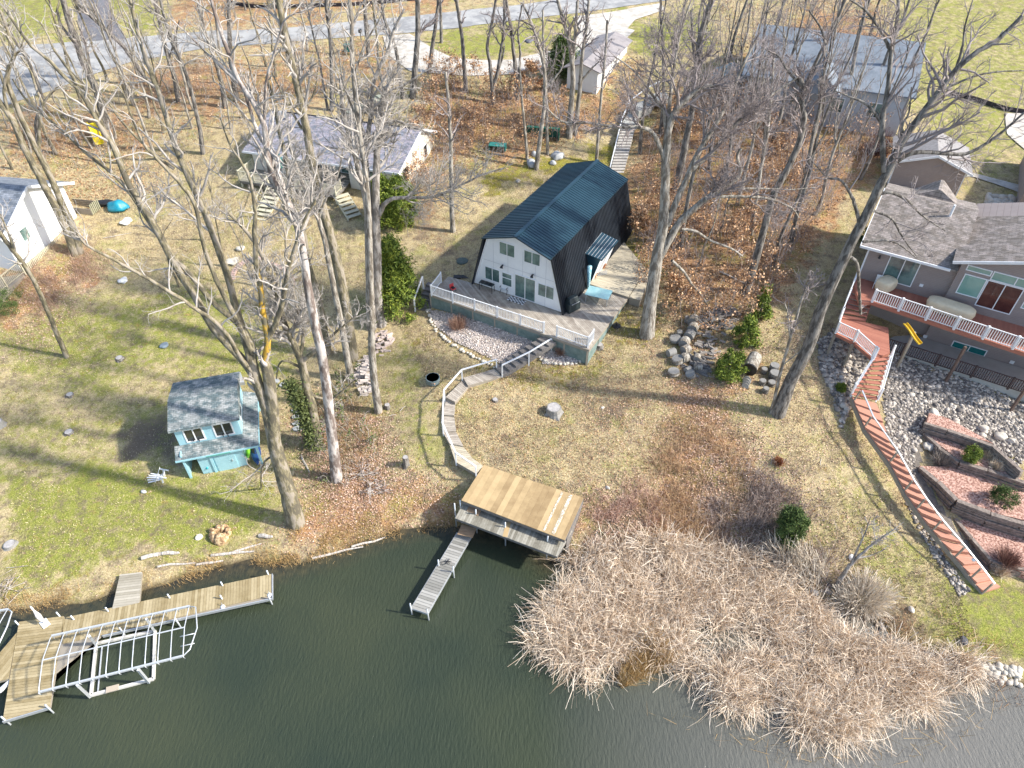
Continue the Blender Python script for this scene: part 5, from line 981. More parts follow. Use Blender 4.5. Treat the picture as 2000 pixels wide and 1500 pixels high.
tree('smooth pale grey tree with a long limb reaching right over the cabin lawn',(745,632),[
 ([(745,632),(738,596),(735,480),(734,420),(734,360),(736,310),(739,260),(744,215),(752,170)],22,8,0,None),
 ([(738,425),(750,400),(768,388),(800,386),(850,384),(900,362),(940,342),(985,328)],10,2.5,-.12,0),
 ([(728,470),(722,400),(716,330),(714,288),(724,230),(728,170),(742,130),(757,100),(770,56),(790,18)],12,4,.05,0),
 ([(720,276),(742,250),(768,236),(800,246),(850,262)],8,2,-.1,2),
 ([(746,215),(760,180),(790,165),(830,140),(850,130)],6,2,-.1,0)],'p',TP,tilt=.08,seed=6,dens=1.1,zmin=9)
tree('second pale stem rising tight against the smooth grey tree',(726,640),[
 ([(726,640),(722,560),(720,480),(716,400),(700,330),(680,260),(668,200),(665,150)],18,6,0,None),([(690,290),(700,230),(716,200),(730,150)],6,2,0,0)],'p',TP,tilt=.1,seed=61,dens=.8,zmin=9)
tree('tall brown barked tree rising in front of the grey cottage roof',(688,700),[
 ([(688,700),(680,630),(668,560),(656,500),(644,455),(634,420),(620,360),(608,310),(602,270),(592,220),(582,175),(572,130),(558,80),(548,20),(540,-20)],22,11,0,None),
 ([(592,220),(612,185),(618,160),(622,120)],5,1.5,0,0),([(590,252),(565,210),(545,170),(530,140)],6,2,0,0)],'m',TP,tilt=.1,seed=7,dens=.85,zmin=12)
tree('slender trunk standing left of the split firewood heap',(686,742),[
 ([(686,742),(673,666),(661,606),(646,530),(634,470),(622,428),(600,380),(584,340),(570,300),(560,250)],14,5,0,None),([(622,428),(640,380),(660,340),(670,290)],5,2,0,0)],'g',TP,tilt=.12,seed=8,dens=.8,zmin=9)
tree('grey trunk between the dead snag and the brown barked tree',(640,690),[
 ([(640,690),(624,596),(610,540),(600,500),(590,440),(576,400),(566,350),(558,310),(546,260),(535,200),(520,150)],15,6,0,None),([(576,400),(590,350),(600,300),(604,250)],5,2,0,0)],'m',TP,tilt=.14,seed=81,dens=.8,zmin=9)
iv=tree('crooked low branching tree with ivy covered trunk beside the stone steps',(618,868),[
 ([(618,868),(610,800),(600,760),(592,720),(586,699),(571,666),(556,635),(544,590),(530,552),(512,500),(496,470),(470,440),(446,415)],20,5,0,None),
 ([(592,705),(616,684),(640,663),(664,642),(696,616)],10,3,-.15,0),([(586,699),(592,650),(580,600),(572,560)],8,4,.1,0),([(572,560),(560,500),(556,450),(545,420),(552,395)],6,2,.05,2),
 ([(594,722),(560,705),(545,712),(540,740)],6,2,-.3,0),([(603,770),(640,780),(660,770),(690,745)],6,2,-.2,0),([(603,765),(630,800),(650,840)],4,1.5,-.2,0),([(540,585),(560,548),(600,520),(612,490)],6,2,-.1,0)],'m',TP,tilt=.1,seed=9,dens=1.2,zmin=1,levels=4)
c=[]; 
q=G(618,868)
for k in range(5200):
    f=RNG.random(); c.append((q.x+RNG.normal()*.28-f*.6,q.y-.1+RNG.normal()*.26+f*.2,q.z+f*6))
V,Fq=quads_at(np.array(c)-np.array(iv.location),.09,RNG); stuff(mesh_np('ivy',V,Fq,ivy,iv))
tree('front stem of the twin trees beside the white house',(146,496),[
 ([(146,496),(130,448),(103,393),(72,335),(43,280),(28,240),(18,225),(0,200),(-20,170)],16,9,0,None),([(18,228),(8,180),(14,140),(28,106),(18,80),(6,60)],7,2.5,.05,0)],'m',TP,tilt=.08,seed=10,dens=.9,zmin=12)
tree('rear stem of the twin trees beside the white house',(155,494),[
 ([(155,494),(142,443),(122,400),(96,340),(66,280),(44,236),(26,190),(15,160),(18,130),(28,106),(14,60),(0,20)],14,5,0,None),([(28,110),(40,95),(48,70)],5,2,0,0),([(75,300),(78,240),(84,210),(70,170),(60,140),(40,110)],7,3,.1,0),([(84,205),(100,180),(120,165)],4,1.5,0,2)],'m',TP,tilt=.1,seed=11,dens=.9,zmin=12)
tree('lone slim tree leaning left on the open left lawn',(130,697),[
 ([(130,697),(112,655),(95,612),(72,560),(55,530),(30,495),(0,455),(-40,400)],9,8,0,None),([(30,495),(10,440),(-10,400)],5,2,0,0)],'m',TP,tilt=.0,seed=12,dens=.7,zmin=6)
for i,(lab,base,limbs) in enumerate([
 ('dark thick tree where the side road meets the main road',(205,250),[([(205,250),(190,180),(164,124),(148,76),(134,40),(122,-5)],15,10,0,None),([(160,118),(150,90),(120,50),(112,20)],7,4,0,0),([(190,180),(176,130),(168,90),(150,40)],6,3,0,0)]),
 ('slim dark tree left of the dead snag top',(396,300),[([(396,300),(388,240),(374,180),(358,130),(336,80),(320,30),(312,-10)],9,5,0,None)]),
 ('dark tree with two bends near the road verge',(348,198),[([(348,198),(340,150),(330,118),(318,70),(306,20),(300,-20)],10,6,0,None),([(330,118),(340,80),(350,40)],4,2,0,0)]),
 ('long thin tree leaning left across the road',(300,170),[([(300,170),(262,120),(240,90),(200,52),(165,20),(145,-5)],9,6,0,None)]),
 ('short crooked tree left of the yellow slide',(75,278),[([(75,278),(72,240),(82,205),(76,170),(60,130),(44,100)],11,4,0,None),([(82,205),(100,182),(122,165)],5,2,0,0)]),
 ('slanting tree left of the cottage roof',(440,210),[([(440,210),(430,150),(414,100),(400,60),(388,10)],10,6,0,None)]),
 ('pair mate of the dark verge tree, farther right',(462,196),[([(462,196),(452,130),(448,60),(446,-5)],11,7,0,None)]),
 ('thin dark tree behind the cottage roof vent',(640,214),[([(640,214),(632,170),(624,120),(610,60),(598,0)],5,3,0,None)]),
 ('straight dark tree behind the cottage ridge',(647,216),[([(647,216),(648,150),(645,80),(638,20),(636,-10)],8,6,0,None)]),
 ('reddish trunk on the near verge of the road',(720,108),[([(720,108),(716,60),(713,20),(712,-10)],9,7,0,None)]),
 ('leaning trunk beside the olive boards',(787,192),[([(787,192),(779,130),(771,90),(752,40),(745,0)],8,5,0,None)]),
 ('thick straight trunk beside the concrete drive',(805,190),[([(805,190),(812,120),(816,60),(815,-10)],12,9,0,None)]),
 ('dark forked trunk at the curve of the drive',(837,142),[([(837,142),(846,80),(852,40),(857,-5)],8,6,0,None)]),
 ('short trunk on the green island of lawn',(862,84),[([(862,84),(861,40),(860,-5)],6,5,0,None)]),
 ('slim grey trunk behind the brown leaf bank',(910,176),[([(910,176),(906,120),(902,70),(896,30),(890,-5)],8,6,0,None)]),
 ('low forked trunk at the top of the brown bank',(963,202),[([(963,202),(962,175),(957,125),(952,90),(962,40),(968,0)],9,4,0,None),([(963,172),(972,140),(978,100),(984,60),(985,0)],8,4,0,0),([(972,140),(982,110),(985,90)],5,3,0,1)]),
 ('tall dark double tree behind the brown bank',(1010,194),[([(1010,194),(1008,150),(1003,100),(997,50),(988,-5)],9,5,0,None),([(1010,170),(1016,110),(1012,60),(1020,10)],5,3,0,0)]),
 ('left of the two thin trees at the cluster of grey boulders',(1030,312),[([(1030,312),(1026,260),(1021,215),(1018,170),(1014,120)],6,3,0,None)]),
 ('right of the two trees among the grey boulders behind the cabin',(1047,330),[([(1047,330),(1056,262),(1064,190),(1062,130),(1050,80),(1036,40),(1020,5)],9,4,0,None),([(1064,175),(1085,150),(1098,130),(1104,90)],5,2,0,0)]),
 ('thin dark tree right behind the boulder tree',(1070,302),[([(1070,302),(1068,230),(1066,160),(1062,100),(1060,20)],6,4,0,None)]),
 ('dark Y shaped tree in front of the white garage',(1111,268),[([(1111,268),(1116,200),(1119,150),(1112,80),(1100,40),(1088,-5)],12,6,0,None),([(1118,120),(1124,60),(1128,0)],8,5,0,0)]),
 ('companion tree with a slanting limb in front of the garage',(1122,262),[([(1122,262),(1132,180),(1136,120),(1144,60),(1150,0)],9,5,0,None),([(1130,165),(1150,140),(1170,120)],6,2,0,0)]),
 ('thin straight tree at the back corner of the cabin roof',(1165,318),[([(1165,318),(1170,240),(1176,170),(1182,110),(1186,40)],6,4,0,None)]),
 ('lone slim tree on the lawn between cottage and cabin',(885,452),[([(885,452),(882,400),(881,330),(880,270),(876,200),(870,140)],10,5,0,None)])]):
    tree(lab,base,limbs,'d' if i<17 else 'g',TM if i>9 else TP,tilt=.06,seed=100+i,dens=.85,levels=3,zmin=4,rmin=.012,lens=(3.2,1.8,1.0,.6))
tree('great oak right of the cabin with sweeping grey limbs over the woods',(1264,654),[
 ([(1264,654),(1269,600),(1283,507),(1293,453),(1299,387),(1301,307),(1307,248),(1320,215),(1345,190),(1370,170),(1400,165)],28,5,0,None),
 ([(1300,320),(1281,269),(1261,251),(1227,248),(1200,248),(1150,240),(1100,238),(1062,205)],10,3,-.12,0),
 ([(1303,440),(1320,395),(1341,349),(1362,301),(1387,261),(1413,216),(1430,180),(1450,130),(1480,70)],14,4,.08,0),
 ([(1286,507),(1323,440),(1349,413),(1381,387),(1408,371),(1445,341),(1440,305),(1448,290)],16,4,-.05,0),
 ([(1398,384),(1453,384),(1500,388),(1544,405),(1560,425)],7,2,-.1,3),
 ([(1331,448),(1357,451),(1387,469),(1427,485),(1450,500)],6,3,-.3,3),
 ([(1312,509),(1335,530),(1352,556),(1372,580),(1382,598)],6,3,-.4,0),
 ([(1346,335),(1390,297),(1427,251),(1450,230),(1500,190),(1560,150)],10,3,.1,2),
 ([(1301,260),(1296,220),(1270,180),(1240,140),(1200,110)],8,2,.1,0),([(1304,250),(1310,180),(1318,120),(1330,60),(1350,0)],8,3,.15,0),
 ([(1400,384),(1430,370),(1480,368),(1545,370),(1590,366)],5,1.5,-.1,3)],'g',TM,tilt=.1,seed=20,dens=1.15,zmin=9,rmin=.010)
tree('big leaning trunk with wide crown over the red deck',(1520,808),[
 ([(1520,808),(1545,742),(1580,676),(1604,602),(1636,532),(1667,465),(1695,413),(1716,367),(1741,322),(1765,269),(1800,224),(1835,178),(1867,136),(1909,101),(1947,80),(1996,31)],25,7,0,None),
 ([(1751,315),(1790,297),(1860,301),(1895,297),(1947,266),(1996,224),(2040,190)],10,3,-.05,0),
 ([(1727,335),(1723,245),(1734,175),(1741,105),(1752,40),(1755,-10)],12,6,.1,0),
 ([(1714,380),(1740,376),(1772,392),(1800,420),(1846,451)],8,2,-.2,0),
 ([(1700,410),(1741,427),(1762,462),(1790,500)],6,2,-.2,0),
 ([(1680,445),(1667,392),(1643,353),(1615,346),(1587,315)],8,2,0,0),
 ([(1722,240),(1695,206),(1660,189),(1632,178)],7,2,.1,2),
 ([(1655,500),(1674,515),(1678,567),(1681,613)],7,5,-.4,0),
 ([(1685,472),(1744,472),(1790,504)],6,1.5,-.3,0),
 ([(1765,272),(1762,245),(1775,220),(1780,170)],6,2,.1,0),([(1867,136),(1880,90),(1885,50),(1900,0)],6,2,.1,0),([(1741,105),(1720,60),(1690,20),(1660,0)],7,3,.1,2),([(1840,176),(1900,150),(1950,140),(2010,138)],5,2,-.1,0)],'d',TM,tilt=.06,seed=21,dens=.8,zmin=12,rmin=.010)
tree('thin young tree growing beside the big leaning trunk',(1505,806),[
 ([(1505,806),(1510,790),(1527,718),(1545,655),(1566,585),(1578,555),(1590,540)],8,3,0,None),([(1543,660),(1538,610),(1531,590)],4,1.5,0,0),([(1530,712),(1558,690),(1575,680)],2.5,1,0,0)],'g',TM,tilt=.05,seed=22,dens=1.6,zmin=2,levels=3,lens=(2,1.2,.7,.4))
tree('tall dark leaning tree in the middle of the leafy woods',(1455,572),[
 ([(1455,572),(1467,539),(1491,453),(1509,387),(1533,339),(1552,301),(1565,261),(1571,227),(1566,200),(1569,171),(1560,150)],15,9,0,None),([(1569,172),(1540,140),(1520,110),(1500,100)],6,2,0,0),([(1569,172),(1590,140),(1610,100),(1605,60),(1580,20)],8,3,0,0)],'d',TM,tilt=.08,seed=23,dens=1.2,zmin=6)
tree('dark trunk behind the great oak limbs',(1318,372),[([(1318,372),(1333,310),(1341,267),(1352,213),(1362,150),(1366,80),(1382,20),(1392,-5)],14,8,0,None),([(1362,150),(1354,90),(1350,20)],7,4,0,0)],'d',TM,tilt=.05,seed=24,dens=1.1,zmin=6)
tree('slim mossy tree in the leafy woods, one to the left of the dark leaning tree',(1467,458),[([(1467,458),(1477,387),(1488,320),(1500,250),(1506,180),(1512,100)],9,4,0,None)],'g',TM,tilt=.05,seed=25,dens=1.3,zmin=4)
tree('small bare tree leaning over the brush pile by the reeds',(1632,1146),[([(1632,1146),(1650,1118),(1664,1100),(1690,1075),(1720,1052),(1745,1035)],10,2,0,None),([(1660,1105),(1676,1070),(1690,1040),(1700,1010)],5,1.5,.1,0),([(1672,1090),(1700,1085),(1730,1072)],4,1.2,0,0)],'p',TP,tilt=.1,seed=26,dens=1.8,levels=3,zmin=.8,lens=(1.8,1.0,.6,.3))
# prototypes for the woods
def wood_proto(i,h,bark,twig,dens=1.0):
    rg=np.random.default_rng(500+i); n=9; x=np.cumsum(rg.normal(size=n)*.18); y=np.cumsum(rg.normal(size=n)*.18); pts=np.stack([x-x[0],y-y[0],np.linspace(-.3,h,n)],1); r=np.linspace(.17,.03,n)*(h/15); r[0]*=1.3
    Pp,Rr_=resample(pts,r,24); parts=[tubes(Pp[None],Rr_[None],8)]
    c0,r0=spawn(Pp[None,8:],Rr_[None,8:],.55,.5,5.5,.55,.35,9,rg,tmin=.05,wob=.12,rf=.6)
    parts.append(tubes(c0,r0,6)); P0=c0; R0=r0
    tw=[]; Pn,Rn=P0,R0
    for rate,lf,lm,an,K,sd in ((1.5*dens,.6,2.6,.8,5,4),(2.2*dens,.65,1.5,.8,4,3),(2.8*dens,.7,.8,.8,3,3)):
        Pn,Rn=spawn(Pn,Rn,rate,lf,lm,an,.15,K,rg,rmin=.013); tw.append(tubes(Pn,Rn,sd))
    t=bpy.data.objects.new('woodland_tree',None); sc.collection.objects.link(t)
    V,Fq=join(parts); mesh_np('trunk',V,Fq,bark,t,smooth=True); V,Fq=join(tw); mesh_np('crown',V,Fq,twig,t,smooth=True); return t
PR=[wood_proto(i,h,bk,tw) for i,(h,bk,tw) in enumerate([(17,bark_dark,TM),(15,bark_grey,TM),(19,bark_dark,TM),(13,bark_grey,TP),(16,bark_moss,TP),(9,bark_grey,TM)])]
used=set()
def plant(k,px,py,label,group,s=1.0,lean=None):
    o=PR[k] if k not in used else copytree(PR[k]); used.add(k); g=G(px,py); o.location=g; o.scale=(s,s,s); rg=random.Random(px*7+py)
    o.rotation_euler=(rg.uniform(-.07,.07),rg.uniform(-.07,.07),rg.uniform(0,6.28)); T(o,label,'tree',group); return o
LW_='bare grey tree crowded among others in the leafy woods right of the cabin'; GW_='bare trees in the woods right of the cabin'
for j,(px,py) in enumerate([(1385,330),(1430,290),(1250,300),(1405,450),(1545,470),(1590,420),(1620,330),(1640,240),(1500,300),(1530,230),(1460,230),(1400,240),(1350,190),(1570,340),(1665,300),(1690,230),(1480,180),(1600,190),(1330,480),(1360,520),(1510,520),(1440,400),(1700,160),(1660,120),(1420,150),(1310,130),(1740,240),(1560,130),(1500,120),(1450,90),(1380,80),(1630,60),(1700,70),(1590,260),(1530,290),(1650,180),(1410,360),(1480,350),(1620,280),(1560,390),(1680,350),(1340,250),(1290,260)]):
    plant([0,1,2,5,0,1,5,2][j%8],px,py,LW_,GW_,.8+.3*((j*37)%10)/10)
LL_='slim bare tree standing in the strip of woods between the left lawn and the road'; GL_='bare trees in the strip by the road'
for j,(px,py) in enumerate([(60,300),(25,330),(90,210),(130,230),(40,180),(250,190),(290,230),(320,260),(380,215),(420,160),(500,180),(540,150),(590,180),(160,200),(225,270),(15,250),(480,230),(350,290),(660,180),(750,200),(275,150),(560,110),(600,100),(110,300),(10,390),(210,160),(262,205),(330,180),(180,290),(45,240),(450,250),(520,130),(305,310),(70,150),(375,250),(240,320),(430,110)]):
    plant([3,4,1,5,3,4][j%6],px,py,LL_,GL_,.7+.35*((j*53)%10)/10)
for j,(px,py) in enumerate([(480,20),(540,8),(610,20),(700,5),(650,-10),(760,-5),(400,-20),(330,10),(560,-30),(820,-20),(900,-20)]):
    plant([0,2,1,5][j%4],px,py,'bare tree on the orange leaf litter across the road','bare trees across the road',.6+.2*(j%3))
for j,(px,py) in enumerate([(400,470),(440,520),(500,560),(350,560),(560,480),(470,610)][:4]):
    plant([3,4][j%2],px,py,'thin bare tree behind the shed lawn below the cottage deck','thin trees below the cottage',.55)
for k,p_ in enumerate(PR):
    if k not in used: bpy.data.objects.remove(p_)
# ---------------------------------------------------------------- leaf litter, grass, reeds
def leafbed(name,polys,n,size,mat,zt,lift=.02,seed=1,noise=.45,ns=2.5,flat=.75):
    rg=np.random.default_rng(seed); P2=scatter(polys,n,rg,zt) if isinstance(zt,(int,float)) else np.concatenate([scatter([p],int(n*f),rg,z) for p,z,f in zip(polys,zt[0],zt[1])])
    P2=P2+rg.normal(size=P2.shape)*.9
    k=(vnoise(P2[:,0],P2[:,1],ns,seed)*.6+vnoise(P2[:,0],P2[:,1],.7,seed+3)*.4)>noise*rg.random(len(P2))*1.6; P2=P2[k]
    z=hg(P2[:,0],P2[:,1]); k=z>.05; P2=P2[k]; z=z[k]
    V,Fq=quads_at(np.stack([P2[:,0],P2[:,1],z+lift+rg.random(len(z))*.05],1),size,rg,.6,flat); return stuff(mesh_np(name,V,Fq,mat))
POL=[p[1:] if isinstance(p[0],float) else p for p in Z_LEAF]
leafbed('leaf_litter',[POL[0]],30000,.085,leaf_mat,7.5,seed=2)
leafbed('leaf_litter',[POL[1]],15000,.06,leaf_pale,2.2,seed=3)
leafbed('leaf_litter',[POL[2]],11000,.085,leaf_mat,7.8,seed=4)
leafbed('leaf_litter',[POL[3]],15000,.055,leaf_pale,1.2,seed=5)
leafbed('leaf_litter',[POL[4]],5000,.06,leaf_pale,4.2,seed=6)
leafbed('leaf_litter',[POL[5],POL[7]],6000,.085,leaf_mat,9.2,seed=7); leafbed('leaf_litter',[POL[6]],4000,.10,leaf_mat,11,seed=8)
leafbed('leaf_litter',[[(100,300),(700,120),(1200,300),(1240,560),(1200,1000),(900,960),(760,900),(700,700),(300,520),(160,400)]],9000,.045,leaf_pale,4,seed=9,noise=.5)
leafbed('leaf_litter',[[(0,600),(560,500),(560,1000),(300,1120),(0,1170)]],3500,.035,leaf_pale,1.6,seed=10,noise=.3)
leafbed('leaf_litter',[[(1280,640),(1500,560),(1620,700),(1800,1050),(1700,1150),(1500,1100),(1250,1050),(1150,800)]],22000,.045,leaf_pale,3,seed=11,noise=.4)
leafbed('leaf_litter',[[(900,760),(1280,660),(1330,1050),(1130,960),(930,890)]],14000,.042,leaf_mat,2.9,seed=12,noise=.5)
TUFTS=1
def blades(name,P3,h,lean,mat,w=.012,seed=1,seg=2,dirs=None,droop=.3,k_up=1.0,par=None,kink=0):
    "thin leaning blades; P3 base points"
    rg=np.random.default_rng(seed); n=len(P3); a=rg.uniform(0,6.283,n) if dirs is None else dirs+rg.normal(size=n)*.6; L=h*(.55+.6*rg.random(n)); ln=np.abs(rg.normal(size=n))*lean
    dx=np.cos(a)*np.sin(ln); dy=np.sin(a)*np.sin(ln); dz=np.cos(ln)*k_up; pts=[P3]; p=P3
    for k in range(seg):
        if kink and k>0:
            q=rg.random(n)<kink; dx=dx+q*rg.normal(size=n)*.9; dy=dy+q*rg.normal(size=n)*.9; dz=dz-q*rg.random(n)*1.1
        p=p+np.stack([dx,dy,dz],1)*(L/seg)[:,None]; pts.append(p); dx=dx*(1+droop); dy=dy*(1+droop); dz=dz-droop*(.3+ln*.5); nn=np.sqrt(dx*dx+dy*dy+dz*dz); dx/=nn;dy/=nn;dz/=nn
    side=rg.normal(size=(n,3)); side[:,2]*=.3; side/=np.linalg.norm(side,axis=1)[:,None]; V=[]
    for k,p in enumerate(pts): ww=w*(1-.45*k/seg); V+= [p-side*ww,p+side*ww]
    V=np.stack(V,1); m=V.shape[1]; idx=np.arange(n*m).reshape(n,m); Fq=np.concatenate([idx[:,[2*k,2*k+1,2*k+3,2*k+2]] for k in range(seg)])
    o=mesh_np(name,V.reshape(-1,3),Fq,mat,par); return o
def within(polys,n,zt,seed):
    return scatter(polys,n,np.random.default_rng(seed),zt)
REED=[[(1085,1095),(1180,1078),(1250,1070),(1350,1075),(1430,1090),(1500,1112),(1560,1138),(1600,1200),(1660,1240),(1760,1262),(1850,1262),(1905,1290),(1900,1330),(1850,1350),(1800,1390),(1740,1380),(1690,1430),(1640,1450),(1575,1440),(1535,1410),(1548,1350),(1500,1370),(1440,1392),(1390,1375),(1360,1320),(1300,1310),(1240,1255),(1195,1300),(1190,1345),(1150,1350),(1100,1300),(1015,1262),(1012,1225),(1060,1195),(1050,1165),(1095,1150),(1110,1120)]]
c=within(REED,720,.2,71); rg=np.random.default_rng(72)
base=[];dirs=[]; RW=[tuple(P(a,b,.2)[:2]) for a,b in REED[0]]
CRK=[tuple(P(a,b,.2)[:2]) for a,b in [(1540,1120),(1600,1150),(1650,1180),(1740,1240),(1790,1262),(1730,1262),(1640,1205),(1570,1160)]]
for (x,y) in c:
    if vnoise(x,y,1.1,5)*.6+vnoise(x,y,.5,6)*.4<.38: continue
    m=rg.integers(40,150); d0=-1.3+rg.normal()*1.2; s_=rg.uniform(.10,.45); bx=rg.normal(size=m)*s_; by=rg.normal(size=m)*s_; base.append(np.stack([x+bx,y+by],1)); rad_=np.where(rg.random(m)<.55,np.arctan2(by+.3*math.sin(d0),bx+.3*math.cos(d0)),d0+rg.normal(size=m)*.9); dirs.append(rad_)
p2=within(REED,1500,.2,73); base=np.concatenate(base+[p2]); dirs=np.concatenate(dirs+[rg.uniform(0,6.28,len(p2))])
k=inpoly(base[:,0],base[:,1],RW)&~inpoly(base[:,0],base[:,1],CRK); base=base[k]; dirs=dirs[k]
P3=np.stack([base[:,0],base[:,1],np.maximum(hg(base[:,0],base[:,1]),-.3)],1)
stuff(T(blades('reed_bed',P3,1.8,.55,reed_mat,.015,74,4,dirs,.48,kink=.15),'broad bed of dry pale cattail reeds along the right shore','reeds'))
p2=within([[(1200,1330),(1260,1245),(1290,1262),(1310,1300),(1215,1345)]],2600,.1,75); stuff(T(blades('golden_straw',np.stack([p2[:,0],p2[:,1],p2[:,0]*0+.03],1),1.1,1.3,straw,.012,76,2,np.full(len(p2),.7),.1),'matted golden straw lying in a gap of the reed bed','straw'))
p2=within([[(1240,1390),(1700,1440),(1900,1340),(1990,1340),(1960,1400),(1800,1500),(1550,1500)]],340,0,77); stuff(T(blades('floating_reeds',np.stack([p2[:,0],p2[:,1],p2[:,0]*0+.02],1),1.0,1.5,straw,.010,78,2,None,.05),'scattered broken reeds floating off the reed bed','reeds'))
p2=within([[(1635,1165),(1680,1140),(1730,1170),(1715,1195),(1670,1200)]],1500,.6,79); z=hg(p2[:,0],p2[:,1]); cx,cy=p2.mean(0); a=np.arctan2(p2[:,1]-cy,p2[:,0]-cx); stuff(T(blades('straw_mound',np.stack([p2[:,0],p2[:,1],z+.1+.35*np.exp(-((p2[:,0]-cx)**2+(p2[:,1]-cy)**2)/.8)],1),1.1,1.25,M('bleached straw',(.45,.36,.26),(.80,.72,.60),.5,.8,isl=.8),.017,80,2,a,.15),'low mound of fallen pale reeds beside the small leaning tree','reeds'))
p2=within([[(1490,1075),(1560,1085),(1620,1120),(1600,1150),(1530,1110)]],900,.9,81); stuff(T(blades('straw_bundle',np.stack([p2[:,0],p2[:,1],hg(p2[:,0],p2[:,1])+.1],1),1.6,1.25,M('bleached straw',(.45,.36,.26),(.80,.72,.60),.5,.8,isl=.8),.02,82,2,np.full(len(p2),R_(150)),.12),'bleached flattened reeds below the dark evergreen','reeds'))
for lab,pl,n,h,ln,mt,zt,w_ in (('dry golden grass tufts along the left bank edge',[[(290,1135),(440,1080),(560,1075),(660,1055),(700,1062),(560,1098),(450,1098),(330,1135),(290,1150)]],5000,.35,.9,straw,.35,.011),
  ('matted brown grass along the bank left of the boathouse',[[(560,1040),(760,1010),(880,990),(900,1020),(700,1055),(560,1090)]],5000,.3,.9,straw,.35,.011),
  ('dry grass fringe at the lawn edge by the dock',[[(0,1168),(220,1140),(290,1120),(290,1140),(140,1168),(60,1182),(0,1186)]],3000,.2,.9,straw,.35,.010),
  ('brown dead weeds along the far right shore',[[(1740,1215),(1850,1260),(1990,1310),(2000,1335),(1880,1300),(1760,1255)]],3200,.5,.8,leaf_mat,.35,.011),
  ('grey brown tangle of dead brush around the dark evergreen',[[(1380,980),(1450,950),(1540,960),(1600,1060),(1640,1130),(1560,1130),(1480,1100),(1400,1060)]],11000,.9,1.1,M('grey brown stems',(.14,.10,.085),(.56,.46,.40),.5,.9,isl=.8),1.6,.011),
  ('golden brown weeds on the slope above the reeds',[[(1290,880),(1400,870),(1440,960),(1400,1060),(1300,1060),(1260,1000)]],9000,.7,.8,M('golden weeds',(.26,.16,.08),(.70,.50,.30),.5,.9,isl=.8),2.3,.010),
  ('pinkish brown dry weeds on the slope right of the boathouse',[[(1150,1000),(1260,960),(1300,1090),(1180,1090),(1120,1060)]],12000,.55,.9,M('pinkish weeds',(.30,.17,.12),(.80,.58,.46),.5,.9,isl=.8),1.4,.010),
  ('brown briars beside the white house fence',[[(50,520),(130,460),(190,490),(170,530),(90,600),(40,600)]],5200,.8,.9,M('briar stems',(.20,.12,.085),(.50,.35,.26),.5,.9,isl=.8),4.6,.010),
  ('tangled undergrowth on the bank among the ivy tree and the dead snag',[[(560,740),(700,720),(740,800),(720,900),(640,950),(560,880)]],5000,.6,.9,M('undergrowth stems',(.14,.13,.06),(.44,.38,.22),.5,.9,isl=.8),1.6,.009),
  ('brown brush along the road verge',[[(240,170),(400,120),(420,190),(280,200)]],2500,.9,.8,M('verge stems',(.20,.14,.11),(.46,.36,.30),.5,.9,isl=.8),9,.012)):
    p2=within(pl,n,zt,90+n); p2=p2+np.random.default_rng(n).normal(size=p2.shape)*(.9 if h>.4 else .25); k=(vnoise(p2[:,0],p2[:,1],1.6,n)*.6+vnoise(p2[:,0],p2[:,1],.5,n+1)*.4)>.44; p2=p2[k]; z=hg(p2[:,0],p2[:,1]); stuff(T(blades('dry_brush' if h>.4 else 'grass_tufts',np.stack([p2[:,0],p2[:,1],np.maximum(z,0)],1),h,ln,mt,w_,n,2),lab,'brush' if h>.4 else 'grass'))
def tufts(label,poly,n,h,mat,zt,seed,thrs,ns,w_=.014):
    p2=within([poly],n,zt,seed); k=(vnoise(p2[:,0],p2[:,1],ns,seed)*.6+vnoise(p2[:,0],p2[:,1],ns*.3,seed+2)*.4)>thrs; p2=p2[k]; z=hg(p2[:,0],p2[:,1]); k=z>.1; p2=p2[k]; z=z[k]; stuff(T(blades('grass_tufts',np.stack([p2[:,0],p2[:,1],z],1),h,1.0,mat,w_,seed,1),label,'grass'))
gdry=M('dry grass blades',(.34,.25,.13),(.88,.75,.50),.5,.9,isl=.8,c3=(.62,.50,.29)); ggreen=M('green grass blades',(.10,.14,.025),(.46,.48,.12),.5,.9,isl=.8); gbr=M('brown thatch blades',(.12,.08,.05),(.52,.38,.26),.5,.9,isl=.8)
SL=[(770,620),(1240,560),(1500,600),(1640,700),(1950,1200),(1750,1230),(1560,1130),(1200,1090),(940,900),(860,800)]; LL=[(0,580),(200,500),(600,470),(760,600),(860,850),(900,940),(600,1040),(300,1110),(0,1170)]
tufts('dry tussocky grass on the slope between the cabin and the shore',SL,42000,.16,gdry,3,801,.40,1.6); tufts('brown thatch in patches on the slope',SL,90000,.15,gbr,3,802,.46,1.7); tufts('green blades in patches on the slope',SL,14000,.12,ggreen,3,803,.55,3)
tufts('dry grass in the left lawn',LL,30000,.12,gdry,2,804,.45,2.4); tufts('green grass in the left lawn',LL,34000,.12,ggreen,2,805,.48,3.1); tufts('brown thatch in the left lawn',LL,12000,.10,gbr,2,806,.58,1.6)
UP=[(780,300),(1240,250),(1240,560),(940,540),(780,600)]; tufts('mixed dry grass on the lawn behind the cabin',UP,16000,.16,gdry,5.5,807,.45,2); tufts('brown thatch on the lawn behind the cabin',UP,16000,.15,gbr,5.5,808,.5,1.8); tufts('green grass on the lawn behind the cabin',UP,8000,.14,ggreen,5.5,809,.5,2.2)
UL=[(160,420),(300,280),(500,380),(760,420),(760,600),(200,500)]; tufts('dry grass between the shed lawn and the cottage',UL,22000,.15,gdry,4.5,810,.42,2); tufts('brown thatch between the shed lawn and the cottage',UL,16000,.14,gbr,4.5,811,.52,1.8)
